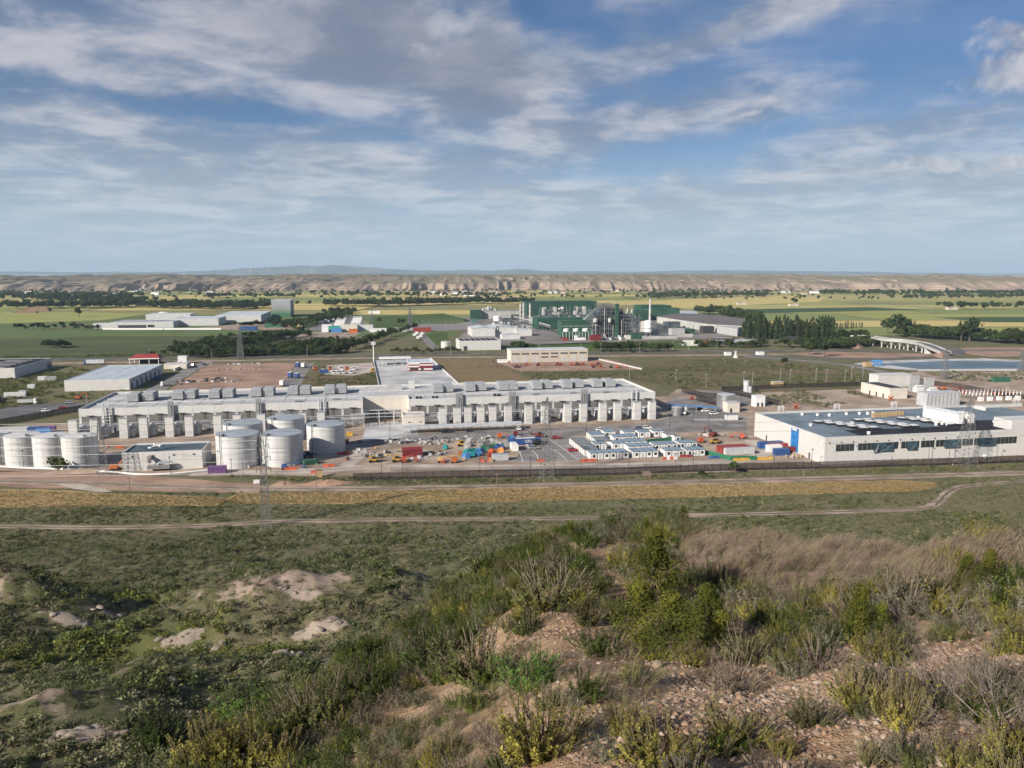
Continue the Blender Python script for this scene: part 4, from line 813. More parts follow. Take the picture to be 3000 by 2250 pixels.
sl_px = [(254, 1182), (380, 1138), (440, 1055), (620, 1050), (900, 1044), (1320, 1040), (1420, 1039), (1580, 1036), (1700, 1036), (1760, 1034), (1832, 1028), (1844, 1112), (1874, 1032), (1902, 1030), (1970, 1026), (1980, 1122), (2017, 1026), (2068, 1135), (2100, 1024), (2178, 1128), (2204, 1127), (2285, 1119), (2314, 1122), (2390, 1118), (2421, 1120), (2475, 1124), (2494, 1112), (2527, 1110)]
for i, (u, v) in enumerate(sl_px):
    lb = ('%s grey street light from the left, left half of the view' % ORD[i]) if i < 8 else ('%s grey street light from the left, right half of the view' % (ORD + ['twenty-first'])[i - 8])
    t = thing('street_light', lb, 'street light', at(u, v), GRID, 'grey street lights'); put('pole', LPG, t); put('lamp_head', LGH, t)
M_WOOD = mat('pole_wood', (.22, .17, .125), .9, .2, 2)
for u, v, vt, lb in ((383, 1477, 1396, 'wooden power pole standing in the left wheat strip'), (928, 1437, 1372, 'wooden power pole by the heap of red earth'), (2352, 1432, 1376, 'wooden power pole behind the long wheat strip'), (1905, 1430, 1382, 'thin wooden pole beside the notice board'), (1456, 1432, 1385, 'thin wooden pole on the dirt road, centre')):
    t = thing('power_pole', lb, 'pole', at(u, v)); h_ = high(u, v, vt); MB().tube((0, 0, 0), (0, 0, h_), .15, .10, 6).build('pole', M_WOOD, t); MB().box(-.8, .8, -.07, .07, h_ - .7, h_ - .55).build('cross_arm', M_WOOD, t)
# ---- lattice pylons
def pylon(u, v, vt, half, label, arms, rz=.4, thick=.09, z0=0.0, p=None):
    p = p or at(u, v, z0); t = thing('lattice_pylon', label, 'pylon', p, rz, 'lattice pylons'); d = ray(u, vt); h_ = (H + d[2] * p.y / d[1]) - z0
    mb = MB(); k = max(8, int(h_ / 1.7)); wdt = lambda q_: half * (1 - .78 * q_) if q_ < .8 else half * (.376 - 1.4 * (q_ - .8))
    lv = [(wdt(i / k), h_ * i / k) for i in range(k + 1)]; cs = [(-1, -1), (1, -1), (1, 1), (-1, 1)]
    for (w0, z_0), (w1, z_1) in zip(lv[:-1], lv[1:]):
        for j in range(4):
            a, b = cs[j], cs[(j + 1) % 4]
            mb.tube((a[0] * w0, a[1] * w0, z_0), (a[0] * w1, a[1] * w1, z_1), thick, thick, 4, caps=False)
            mb.tube((a[0] * w0, a[1] * w0, z_0), (b[0] * w1, b[1] * w1, z_1), thick * .55, thick * .55, 3, caps=False); mb.tube((b[0] * w0, b[1] * w0, z_0), (a[0] * w1, a[1] * w1, z_1), thick * .55, thick * .55, 3, caps=False)
            mb.tube((a[0] * w1, a[1] * w1, z_1), (b[0] * w1, b[1] * w1, z_1), thick * .5, thick * .5, 3, caps=False)
    mb.build('lattice_mast', M_GALV, t)
    ends = []
    for q_, L_ in arms:
        z_ = h_ * q_; am = MB(); ww = wdt(q_)
        for s in (-1, 1):
            am.tube((s * ww, -ww, z_), (s * L_, 0, z_ + .25), thick * .8, thick * .6, 4); am.tube((s * ww, ww, z_), (s * L_, 0, z_ + .25), thick * .8, thick * .6, 4); am.tube((0, 0, z_ + 1.3), (s * L_, 0, z_ + .3), thick * .7, thick * .5, 4)
            am.tube((s * L_, 0, z_ + .2), (s * L_, 0, z_ - .9), .10, .10, 6); ends.append((s, z_ - .9, L_))
        am.build('cross_arm', M_GALV, t)
    for a in cs: MB().box(a[0] * half - .22, a[0] * half + .22, a[1] * half - .22, a[1] * half + .22, -.3, .2).build('footing', M_GREYP, t)
    return t, [p + Vector((math.cos(rz) * s * L_, math.sin(rz) * s * L_, z_)) for s, z_, L_ in ends]
py1, w1 = pylon(780, 1546, 1266, 1.35, 'tall lattice pylon on the scrub slope before the wheat', [(.62, 1.9), (.74, 1.9), (.86, 1.7), (.95, 1.3)], .25, .085)
py2, w2 = pylon(302, 1394, 1222, 1.7, 'lattice pylon between the slim tanks and the low store', [(.72, 2.6), (.84, 2.4), (.95, 1.9)], .3, .09)
py3, w3 = pylon(1602, 1402, 1164, 2.0, 'tall lattice pylon before the car park in the centre', [(.70, 2.4), (.82, 2.2), (.94, 1.8)], .35, .075)
py4, w4 = pylon(2828, 1365, 1170, 2.9, 'wide footed lattice pylon before the white hall', [(.70, 3.0), (.83, 2.8), (.95, 2.2)], .45, .075)
pylon(705, 1054, 958, 2.6, 'distant lattice pylon with two wide arms by the bare lot', [(.70, 7.0), (.92, 7.0)], .2, .20)
pylon(1202, 962, 893, 3.0, 'distant lattice pylon left of the green plant', [(.62, 9), (.78, 9), (.92, 7)], .2, .28)
pylon(2766, 1112, 1022, 2.2, 'grey lattice pylon before the reservoir', [(.75, 4), (.92, 3.4)], .3, .16)
pylon(2992, 1088, 1026, 2.0, 'lattice pylon at the right edge by the reservoir', [(.75, 4), (.92, 3.4)], .3, .18)
pylon(1090, 965, 905, 2.2, 'faint lattice pylon behind the truck depot', [(.7, 6), (.9, 6)], .2, .2)
M_WIRE = mat('cable', (.25, .26, .27), .5, .1, 2, metal=.5)
def cable(a, b, sag, label, r=.048):
    mb = MB(); pts = [a.lerp(b, i / 24) - Vector((0, 0, sag * 4 * (i / 24) * (1 - i / 24))) for i in range(25)]; mb.pipe(pts, r, 3)
    mb.build('power_cable', M_WIRE, label=label, cat='cable', group='overhead cables')
far_l = [Vector((-260, 210 + 3 * i, 17 + 1.5 * i)) for i in range(4)]
WN = ['lowest', 'second lowest', 'third lowest', 'top']
for k in range(4): cable(w1[2 * k], far_l[k], 2.0, 'overhead cable running left from the slope pylon, %s wire' % WN[k])
for k in range(3):
    cable(w2[2 * k], w3[2 * k + 1], 3.0, 'overhead cable between the store pylon and the central pylon, %s wire' % WN[k]); cable(w3[2 * k], w4[2 * k + 1], 3.0, 'overhead cable between the central pylon and the right pylon, %s wire' % WN[k])
    cable(w2[2 * k + 1], Vector((-330, 268, 18 + 2 * k)), 2.5, 'overhead cable running left past the slim tanks, %s wire' % WN[k]); cable(w4[2 * k], Vector((360, 340, 24 + 2 * k)), 2.5, 'overhead cable running right past the white hall, %s wire' % WN[k])
    cable(w1[2 * k + 1], w3[2 * k], 4.0, 'overhead cable from the slope pylon to the central pylon, %s wire' % WN[k])

# ---- site cabins
cbm = MB(); cbm.box(.07, 2.4, .07, 5.93, .15, 2.62); CB = cbm.data('wall', M_CARW)
cfm = MB()
for x in (0, 2.37):
    for y in (0, 5.9): cfm.box(x, x + .1, y, y + .1, .1, 2.7)
    cfm.box(x, x + .1, .1, 5.9, 2.58, 2.72)
for y in (0, 5.9): cfm.box(.1, 2.37, y, y + .1, 2.58, 2.72); cfm.box(.1, 2.37, y, y + .1, .08, .2)
CF = cfm.data('frame', mat('cabin_frame', (.07, .085, .10), .6, .1, 1))
crm = MB(); crm.box(.06, 2.41, .06, 5.94, 2.63, 2.69); CRB = crm.data('roof', mat('cabin_roof_blue', (.22, .30, .37), .55, .1, .5)); CRG = (MB().box(.06, 2.41, .06, 5.94, 2.63, 2.69)).data('roof', mat('cabin_roof_grey', (.21, .235, .245), .6, .12, .5))
cwm = MB(); cwm.box(.75, 1.75, -.02, .06, 1.1, 2.1); CW = cwm.data('window', M_GLASS); csm = MB(); csm.box(.68, 1.82, -.05, -.02, 2.1, 2.28); CS = csm.data('shutter_box', M_LGREY)
cdm = MB(); cdm.box(.75, 1.65, .01, .06, .2, 2.2); CD = cdm.data('door', M_LGREY)
cbc = 0
def cabin(p, rz, label, roof, win=True, group='white site cabins'):
    global cbc
    t = thing('site_cabin', label, 'cabin', p, rz, group); put('wall', CB, t); put('frame', CF, t); put('roof', roof, t); cbc += 1
    if win: w_ = put('window', CW, t); put('shutter_box', CS, w_)
    else: put('door', CD, t)
    return t
def cabin_row(u, v, n_, label, roof=None, along=1, win=True, step=2.52):
    p = at(u, v); e = E1 if along == 1 else E2
    for i in range(n_): cabin(p + e * (step * i), GRID if along == 1 else GRID + math.pi / 2, label % ORD[i], roof or CRB, win if i % 3 != 1 else False)
cabin_row(1731, 1349, 6, '%s cabin from the left in the front row of six', CRB)
cabin_row(1856, 1344, 4, '%s cabin from the left in the front block of four', CRB); cabin_row(1842, 1328, 4, '%s cabin from the left in the second row of four', CRB); cabin_row(1827, 1314, 4, '%s cabin from the left in the third row of four', CRB); cabin_row(1799, 1299, 4, '%s cabin from the left in the rearmost row of four', CRB)
def cabin_col(u, v, n_, label, roof):     # long sides stacked one behind the other, ends to the left
    p = at(u, v)
    for i in range(n_): cabin(p + E2 * (2.52 * i) + E1 * 5.98, GRID + math.pi / 2, label % ORD[i], roof, True)
cabin_col(1711, 1337, 9, '%s cabin from the front in the left column with grey roofs', CRG)
cabin_col(1753, 1313, 4, '%s cabin from the front in the second grey roofed column', CRG); cabin_col(1732, 1293, 3, '%s cabin from the front in the blue roofed rear column', CRB)
for u, v, n_, nm in ((1771, 1283, 2, 'loose rear pair'), (1829, 1284, 2, 'middle rear pair'), (1873, 1284, 2, 'right rear pair'), (1915, 1281, 2, 'farthest rear pair'), (1953, 1292, 1, 'single stepped pair'), (1978, 1297, 1, 'stepped middle'), (1991, 1317, 3, 'right middle block'), (1916, 1322, 4, 'wide block of four before the empty court'), (1950, 1341, 3, 'right front block of three'), (2012, 1339, 3, 'rightmost front block of three'), (1714, 1338, 1, 'small front corner'), (1742, 1320, 2, 'small inner pair'), (1796, 1319, 2, 'inner pair behind the front row')):
    cabin_row(u, v, n_, '%s cabin of the ' + nm, CRB if n_ > 1 else CRG)
cabin(at(2163, 1231), GRID + math.pi / 2, 'single white cabin left of the big white hall corner', CRB)

# ---- containers
def container(u, v, L, m, label, rz=GRID, p=None, roofm=None, group=None, h=2.6):
    t = thing('container', label, 'container', p or at(u, v), rz, group); mb = MB(); mb.box(.04, L - .04, .04, 2.4, .12, h - .02)
    k = int(L / .42)
    for i in range(k): mb.box(.12 + i * L / k, .30 + i * L / k, -.01, .05, .25, h - .15); mb.box(.12 + i * L / k, .30 + i * L / k, 2.39, 2.45, .25, h - .15)
    mb.build('corrugated_wall', m, t); part(t, 'frame', m, (0, .12, 0, .12, 0, h), (L - .12, L, 0, .12, 0, h), (0, .12, 2.32, 2.44, 0, h), (L - .12, L, 2.32, 2.44, 0, h), (0, L, 0, .1, h - .14, h), (0, L, 2.34, 2.44, h - .14, h)); part(t, 'roof', roofm or m, (.1, L - .1, .1, 2.34, h - .02, h + .03))
    for y in (.12, 1.25): part(t, 'door', m, (L - .02, L + .05, y, y + 1.08, .2, h - .2))
    return t
container(609, 1390, 6, M_PURPLE, 'purple container right of the low store')
container(1444, 1352, 6, M_LGREY, 'pale corrugated container beside the cable drums', roofm=mat('container_roof', (.22, .30, .36), .6, .1, .6))
co = container(1502, 1305, 12, M_BLUE, 'long blue container with white ORLY lettering'); part(co, 'white_roof_sheet', M_CARW, (1.5, 9.5, .4, 2.0, 2.64, 2.68))
txt = bpy.data.curves.new('lettering', 'FONT'); txt.body = 'ORLY'; txt.size = 1.7; txt.extrude = .03; to_ = bpy.data.objects.new('lettering_curve', txt); COL.objects.link(to_); dg = bpy.context.evaluated_depsgraph_get(); tm = bpy.data.meshes.new_from_object(to_.evaluated_get(dg)); bpy.data.objects.remove(to_); tm.materials.clear(); tm.materials.append(M_CARW)
lt_ = put('lettering', tm, co, (5.1, -.06, .95)); lt_.rotation_euler = (math.pi / 2, 0, 0)
container(1492, 1321, 6, M_CARW, 'white container standing end on beside the blue one', GRID + math.pi / 2, p=at(1519, 1322)); container(1500, 1297, 6, M_BLUE, 'short blue container behind the lettered one', GRID + math.pi / 2, p=at(1512, 1302), roofm=M_BLUEL)
ZB = lambda x, y: (2000 + x * .1808, 1100 + y * .1808)
for i, (x, y, L, m, lb, rz) in enumerate(((1250, 1190, 12, M_BLUE, 'dark blue container nearest the white wall corner', GRID), (1330, 1200, 6, M_BLUE, 'small blue container at the left of the wall row', GRID), (1390, 1245, 6, M_CARW, 'white container in the row by the white wall', GRID), (1505, 1305, 6, M_BLUE, 'blue container in front of the white one', GRID), (1440, 1220, 12, M_REDP, 'long red roofed container behind the white one', GRID), (1660, 1280, 6, M_MAROON, 'dark red container beside the blue net', GRID), (585, 1250, 12, M_REDP, 'red container farthest left inside the green netting', GRID), (640, 1275, 12, M_REDP, 'second red container inside the green netting', GRID), (705, 1300, 12, M_LGREY, 'grey container inside the green netting', GRID))):
    container(0, 0, L, m, lb, rz, p=at(*ZB(x, y)))
CR1 = lambda x, y: (x * .339, 980 + y * .339)
for x, y, L, m, lb in ((235, 855, 6, M_BLUE, 'dark blue container behind the slim tanks'), (305, 868, 6, M_BLUEL, 'teal blue container behind the slim tanks'), (345, 850, 6, M_PURPLE, 'purple container behind the slim tanks'), (-10, 860, 12, M_LGREY, 'long pale blue container at the left edge')): container(0, 0, L, m, lb, GRID, p=at(*CR1(x, y)))
shm = thing('red_shed', 'dark red shed with ribbed walls among the yellow machines', 'shed', at(1180, 1340), GRID); part(shm, 'wall', M_MAROON, (0, 7.6, 0, 5, 0, 2.9)); MB().prof_x([(-.2, 2.9), (5.2, 2.9), (2.5, 3.4)], -.2, 7.8).build('roof', mat('red_roof', (.24, .03, .035), .55, .15, .5), shm)
for k in range(9): part(shm, 'rib', M_MAROON, (.3 + k * .85, .45 + k * .85, -.08, -.002, .1, 2.85))

# ---- vehicles
def car_kit(m, suv=0):
    b = MB(); hb = .08 * suv
    prof = [(-2.1, .35), (2.1, .35), (2.15, .75), (1.95, .88 + hb), (1.05, .98 + hb), (-1.9, 1.0 + hb), (-2.12, .8)]
    n_ = len(prof); b.add([(x, -.86, z) for x, z in prof] + [(x, .86, z) for x, z in prof], [tuple(range(n_)), tuple(range(2 * n_ - 1, n_ - 1, -1))] + [(i, n_ + i, n_ + (i + 1) % n_, (i + 1) % n_) for i in range(n_)])
    g = MB(); lo = [(1.0, .97 + hb), (-1.85, .99 + hb)]; hi = [(.35, 1.42 + hb * 2), (-1.35 - .3 * suv, 1.44 + hb * 2)]
    g.add([(lo[0][0], -.82, lo[0][1]), (lo[1][0], -.82, lo[1][1]), (lo[1][0], .82, lo[1][1]), (lo[0][0], .82, lo[0][1]), (hi[0][0], -.64, hi[0][1]), (hi[1][0], -.64, hi[1][1]), (hi[1][0], .64, hi[1][1]), (hi[0][0], .64, hi[0][1])], [(0, 1, 5, 4), (1, 2, 6, 5), (2, 3, 7, 6), (3, 0, 4, 7), (4, 5, 6, 7)])
    r = MB(); r.box(hi[1][0] - .03, hi[0][0] + .03, -.67, .67, hi[0][1] + .002, hi[0][1] + .07)
    return b.data('body', m), g.data('glass', M_GLASS), r.data('roof_panel', m)
whm = MB(); whm.tube((0, -.11, 0), (0, .11, 0), .33, .33, 12); WHL = whm.data('wheel', M_TYRE)
hlm = MB(); hlm.box(2.08, 2.17, -.2, .2, -.08, .08); HLM = hlm.data('headlight', M_CARW)
KITS = {k: car_kit(m, s) for k, (m, s) in dict(white=(M_CARW, 0), silver=(M_CARS, 0), red=(M_CARR, 0), black=(M_CARK, 1), blue=(M_CARB, 0), suv=(M_CARW, 1)).items()}
def car(u, v, kit, label, rz=GRID, name='parked_car', p=None):
    t = thing(name, label, 'car', p or at(u, v, .07), rz, 'cars on the estate'); b_, g_, r_ = KITS[kit]; put('body', b_, t); put('glass', g_, t); put('roof_panel', r_, t)
    for x in (-1.3, 1.35):
        for y in (-.78, .78): put('wheel', WHL, t, (x, y, .33))
    for y in (-.6, .6): put('headlight', HLM, t, (0, y, .72))
    return t
CR3 = lambda x, y: (1400 + x * .339, 980 + y * .339)
for x, y, k, lb, rz in ((1062, 832, 'white', 'white car driving along the service road', GRID), (1385, 820, 'blue', 'grey blue car beside the white van on the road', GRID + math.pi), (1462, 816, 'suv', 'white van like car right of the grey blue one', GRID), (675, 900, 'red', 'red car at the top of the car park', GRID), (820, 1008, 'red', 'red car in the bays beside the cabins', GRID), (485, 990, 'silver', 'silver car left of the car park bays', GRID), (350, 822, 'white', 'white car under the carport end', GRID + 1.57), (1922, 655, 'black', 'black car beside the blue canopy', GRID), (1968, 668, 'white', 'white car second beside the blue canopy', GRID), (2040, 692, 'suv', 'white car nearest the beige hut', GRID)): car(*CR3(x, y), k, lb, rz)
CR2 = lambda x, y: (700 + x * .339, 980 + y * .339)
for x, y, k, lb, rz in ((1765, 845, 'black', 'black car left in the carport pair', GRID + 1.57), (1805, 845, 'black', 'black car right in the carport pair', GRID + 1.57), (1975, 838, 'black', 'single black car under the middle of the carport', GRID + 1.57)): car(*CR2(x, y), k, lb, rz)
for x, y, k, lb, rz in ((600, 595, 'silver', 'silver car on the street at far left', GRID), (545, 642, 'red', 'red car near the left fence', GRID + .3), (400, 668, 'suv', 'white car beside the left fence', GRID)): car(*CR1(x, y), k, lb, rz)
Z5 = lambda x, y: (300 + x * .3164, 860 + y * .3164)
for x, y, k, lb in ((845, 672, 'black', 'dark car parked on the street beyond the warehouse'), (940, 662, 'blue', 'second dark car on the street beyond the warehouse')): car(*Z5(x, y), k, lb, GRID + 1.2)
for u, v, k, lb in ((1855, 1033, 'black', 'dark car on the main road, left one'), (1892, 1032, 'black', 'dark car on the main road, right one')): car(u, v, k, lb, .0)
def lorry(u, v, rz, cabm, boxm, label, L=8.0, hbox=2.9, tip=False, p=None):
    t = thing('lorry', label, 'lorry', p or at(u, v, .07), rz, 'lorries on the estate'); c_ = MB(); c_.prof_x([(0, .5), (2.4, .5), (2.4, 2.9), (2.2, 3.0), (.2, 3.0), (0, 2.9)], 0, 1.6)
    c_.v = [(x + (-.35 if z > 2 and x > 1 else 0), y, z) for x, y, z in c_.v]; c_.build('cab', cabm, t, (L + .3, -1.2, 0)); part(t, 'windscreen', M_GLASS, (L + 1.72, L + 1.84, -1.0, 1.0, 1.6, 2.5))
    if boxm: part(t, 'load_box', boxm, (0, L, -1.22, 1.22, 1.0, 1.0 + hbox))
    part(t, 'chassis', M_DARK, (0, L + 1.6, -.5, .5, .55, .95))
    for x in (1.2, 2.4, L - 1.0, L + 1.1):
        for y in (-1.0, 1.0): put('wheel', WHL, t, (x, y, .45), scale=1.4)
    return t
lorry(*CR1(160, 603), GRID, M_CARW, M_GREYP, 'grey tipper lorry with white cab at far left', 7.5, 1.6); lorry(*CR1(-60, 598), GRID, M_CARK, M_DARK, 'dark lorry cut by the left edge', 4); lorry(*CR1(735, 258), GRID + math.pi, M_BLUE, M_LGREY, 'articulated lorry with blue cab and grey trailer', 13, 2.8, p=at(905 * .339, 980 + 258 * .339))
lorry(*CR1(1500, 445), GRID + math.pi, M_CARW, None, 'lorry with white cab beside the dark scrap', 5, p=at(505, 1131))
for i, (x, y, L, m, lb) in enumerate(((480, 285, 5, M_BLUE, 'blue trailer at the far end of the grey lane'), (530, 290, 5, M_CARW, 'white trailer at the far end of the grey lane'), (415, 375, 5, M_BLUE, 'blue trailer on the left side of the grey lane'), (475, 382, 4, M_BLUE, 'smaller blue trailer on the right of the lane'), (345, 450, 4.5, M_CARW, 'white trailer nearest the long building'))):
    p = at(*CR2(x + 20, y)); t = thing('trailer', lb, 'trailer', p, GRID + 1.35, 'trailers on the grey lane'); part(t, 'box', m, (0, L, -1.2, 1.2, .9, 3.6)); part(t, 'roof', M_CARW, (-.02, L + .02, -1.22, 1.22, 3.6, 3.66)); part(t, 'chassis', M_DARK, (.3, L - .3, -.5, .5, .5, .9))
    for xx in (.8, L - .8):
        for y_ in (-1, 1): put('wheel', WHL, t, (xx, y_, .45), scale=1.35)
for i, (x, y, m, cl) in enumerate(((652, 303, M_ORANGE, 'orange'), (780, 303, M_ORANGE, 'orange'), (925, 305, M_ORANGE, 'orange'), (875, 302, M_CARW, 'white'), (982, 304, M_CARW, 'white'), (808, 335, M_CARW, 'white'), (848, 335, M_CARW, 'white'), (890, 333, M_CARW, 'white'), (955, 333, M_CARW, 'white'), (1145, 318, M_YELLOW, 'yellow'))):
    lorry(*CR2(x, y), GRID - 1.4, m, M_GREYP, '%s cabbed lorry, number %s from the left in the dirt lot' % (cl, ORD[i]), 4.2, 1.0)
container(0, 0, 6, M_BLUE, 'blue container among the lorries in the dirt lot', GRID, p=at(*CR2(697, 338)))
def boom_lift(u, v, m, label, rz=GRID, reach=6.5, p=None, basem=None, cat='boom lift'):
    t = thing('boom_lift', label, cat, p or at(u, v), rz, 'lifting machines'); part(t, 'chassis', basem or m, (-1.1, 1.1, -.9, .9, .35, .85)); part(t, 'turret', m, (-1.2, .7, -.8, .8, .9, 1.8))
    for x in (-.8, .8):
        for y in (-.85, .85): put('wheel', WHL, t, (x, y, .4), scale=1.2)
    b = MB(); b.tube((-.9, 0, 1.9), (reach * .75, 0, 2.5), .2, .18, 4); b.tube((reach * .75, 0, 2.5), (reach, 0, 1.1), .14, .14, 4); b.build('boom', m, t)
    bk = MB()
    for z_ in (.6, 1.1, 1.6): bk.box(reach - .1, reach + 1.1, -.8, -.72, z_, z_ + .08); bk.box(reach - .1, reach + 1.1, .72, .8, z_, z_ + .08); bk.box(reach + 1.02, reach + 1.1, -.72, .72, z_, z_ + .08)
    bk.box(reach - .1, reach + 1.1, -.8, .8, .5, .58); bk.build('basket', m, t); return t
def scissor(u, v, m, label, rz=GRID, p=None):
    t = thing('scissor_lift', label, 'scissor lift', p or at(u, v), rz, 'lifting machines'); part(t, 'base', m, (-1.1, 1.1, -.6, .6, .25, .8)); s_ = MB()
    for k in range(3):
        for y in (-.45, .45): s_.tube((-.9, y, .85 + k * .25), (.9, y, 1.1 + k * .25), .06, .06, 4); s_.tube((.9, y, .85 + k * .25), (-.9, y, 1.1 + k * .25), .06, .06, 4)
    s_.build('scissor_arms', M_BLACKM, t); part(t, 'platform', m, (-1.2, 1.2, -.62, .62, 1.6, 1.75)); part(t, 'guard_rail', m, (-1.2, 1.2, -.62, -.56, 2.55, 2.63), (-1.2, 1.2, .56, .62, 2.55, 2.63), (-1.2, -1.14, -.56, .56, 1.75, 2.63), (1.14, 1.2, -.56, .56, 1.75, 2.63))
    for x in (-.8, .8):
        for y in (-.6, .6): put('wheel', WHL, t, (x, y, .25), scale=.75)
    return t
def telehandler(u, v, m, label, rz=GRID, p=None):
    t = thing('telehandler', label, 'telehandler', p or at(u, v), rz, 'lifting machines'); part(t, 'body', m, (-2.0, 1.6, -.8, .8, .7, 1.4)); part(t, 'cab', M_GLASS, (-.9, .5, -.85, 0, 1.4, 2.5)); part(t, 'cab_roof', m, (-.95, .55, -.9, .05, 2.5, 2.6)); MB().tube((-2.0, .5, 2.1), (3.0, .5, 1.2), .25, .2, 4).build('boom', m, t); part(t, 'fork_carriage', M_BLACKM, (2.9, 3.1, 0, 1.0, .3, 1.3))
    for x in (-1.4, 1.2):
        for y in (-.95, .95): put('wheel', WHL, t, (x, y, .6), scale=1.8)
    return t
def digger(u, v, m, label, rz=GRID, p=None):
    t = thing('excavator', label, 'excavator', p or at(u, v), rz, 'lifting machines')
    for y in (-1.0, 1.0): part(t, 'track', M_BLACKM, (-1.6, 1.6, y - .3, y + .3, 0, .75))
    part(t, 'house', m, (-1.7, .9, -1.1, 1.1, .85, 1.9)); part(t, 'cab', M_GLASS, (.1, 1.3, .2, 1.1, 1.9, 2.9)); MB().pipe([(.6, -.3, 1.6), (2.6, -.3, 3.8), (4.6, -.3, 3.0), (4.9, -.3, 1.0)], .2, 4).build('arm', m, t); part(t, 'bucket', M_BLACKM, (4.5, 5.3, -.8, .2, .2, 1.0)); return t
telehandler(*CR2(1170, 1103), M_YELLOW, 'yellow telehandler by the grey rubble at the gravel bend'); telehandler(*CR2(1370, 1100), M_YELLOW, 'yellow machine left of the dark red shed'); boom_lift(*CR2(1430, 1105), M_ORRED, 'red and yellow lift before the dark red shed', GRID, 4)
boom_lift(*CR2(1745, 1105), mat('cream_boom', (.60, .42, .20), .5, .1, .8), 'long cream boom lift with red base in the yard', GRID, 8, basem=M_ORRED); boom_lift(*CR2(1860, 1108), M_ORANGE, 'orange boom lift right of the cream boom', GRID + math.pi, 3.5)
telehandler(*CR2(1930, 965), M_YELLOW, 'big yellow skip loader behind the cable drums'); scissor(*CR2(580, 890), M_ORRED, 'orange red lift between the round tanks'); scissor(*CR2(930, 940), M_ORRED, 'orange red lift right of the standing alone tank')
boom_lift(*CR2(400, 1165), M_BLUE, 'long blue boom lift before the front middle tank', GRID, 6, basem=M_ORRED); telehandler(*CR2(600, 1062), M_BLUE, 'blue machine between the two right tanks')
container(0, 0, 5, M_GREENP, 'green skip beside the blue boom lift', GRID + .3, p=at(*CR2(565, 1135)), h=1.8); part(thing('yellow_skid', 'small yellow generator by the carport gate', 'generator', at(*CR2(930, 880)), GRID), 'body', M_YELLOW, (0, 2.6, 0, 1.4, .1, 1.6))
digger(*CR1(1000, 1172), M_ORANGE, 'orange excavator left of the low store', GRID); digger(*CR1(680, 560), M_ORRED, 'red excavator on the bare patch at left'); telehandler(*CR3(535, 890), M_REDP, 'red tractor behind the central pylon'); telehandler(*CR3(515, 955), M_BLACKM, 'black loader beside the blue lettered container'); boom_lift(*CR3(330, 875), M_MAROON, 'dark red machine behind the lettered container'); boom_lift(*CR3(190, 895), M_ORANGE, 'orange red machine behind the cable drums', GRID, 3)
boom_lift(*ZB(300, 1085), M_ORRED, 'red boom lift beside the green netting', GRID, 6); boom_lift(*ZB(960, 1020), M_ORRED, 'orange red lift before the white hall corner', GRID + 2.6, 4); telehandler(*ZB(520, 1105), M_YELLOW, 'small yellow machine beside the red boom lift'); digger(*ZB(480, 985), M_MAROON, 'dark red digger on the ochre ground', GRID + 2); scissor(*ZB(150, 395), M_ORRED, 'orange lift before the black screen fence'); scissor(*ZB(1835, 540), M_ORANGE, 'orange lift behind the hall parapet')
digger(*ZB(20, 640), M_CARW, 'white truck crane near the round steel silo', GRID + 1)
wlift = boom_lift(2890, 1345, M_CARW, 'white boom raised against the white hall wall', GRID + .2, 3)
# ---- low barriers and bits
for i, (x, y, L, m, lb, fn) in enumerate(((1595, 1082, 6.0, M_ORRED, 'red and white plastic barrier before the cabins', CR3), (1745, 1062, 5.0, M_REDP, 'red plastic barrier before the right cabin block', CR3), (890, 1100, 6.0, M_ORRED, 'heap of orange red barriers at the car park corner', CR3), (515, 1100, 3.0, M_ORRED, 'small orange red barrier at the car park edge', CR3), (820, 1385, 16.0, M_YELLOW, 'long yellow barrier at the end of the green netting', ZB), (400, 1175, 4, M_ORRED, 'red barrier beside the blue boom lift', CR2), (730, 1145, 4, M_ORRED, 'orange red barrier at the track bend', CR2), (620, 1200, 3, M_ORRED, 'orange red barrier below the track bend', CR2), (850, 1040, 5, M_ORRED, 'orange red barrier at the foot of the lone tank', CR2), (1000, 985, 3, M_ORRED, 'orange barrier behind the low store', CR1))):
    t = thing('plastic_barrier', lb, 'barrier', at(*fn(x, y)), GRID, 'plastic barriers'); k = max(2, int(L / 1.5)); bm_ = MB(); bm_.prof_x([(-.3, 0), (.3, 0), (.18, .35), (.10, 1.0), (-.10, 1.0), (-.18, .35)], .03, L / k - .03); BD = bm_.data('barrier_block', m); BW = bm_.data('barrier_block', M_CARW if i == 0 else m)
    for j in range(k): put('barrier_block', BW if j % 2 else BD, t, (j * L / k, rng.uniform(-.2, .2), 0), rng.uniform(-.12, .12))
tp = thing('blue_tarpaulin', 'blue tarpaulin heap on the track beside the netting', 'tarpaulin', at(*ZB(450, 1350)), GRID); tpm = MB(); tpm.add([(0, 0, 0), (8, 0, 0), (8.5, 3, 0), (-.5, 3, 0), (2, 1.2, .9), (6.5, 1.5, .7)], [(0, 1, 5, 4), (1, 2, 5), (2, 3, 4, 5), (3, 0, 4)]); tpm.build('sheet', M_BLUE, tp)
bb = thing('notice_board', 'brown notice board on posts below the fence', 'board', at(1893, 1402), GRID); part(bb, 'board', M_WOOD, (-1.3, 1.3, -.06, .06, .9, 2.6)); part(bb, 'post', M_WOOD, (-1.1, -.95, .07, .2, 0, 2.6)); part(bb, 'post', M_WOOD, (.95, 1.1, .07, .2, 0, 2.6))
b2 = thing('notice_board', 'brown box kiosk beside the gravel track', 'board', at(937, 1398), GRID); part(b2, 'board', M_TAN, (-.9, .9, -.5, .5, 0, 2.6)); part(b2, 'cap', M_WOOD, (-1.1, 1.1, -.7, .7, 2.6, 2.75))
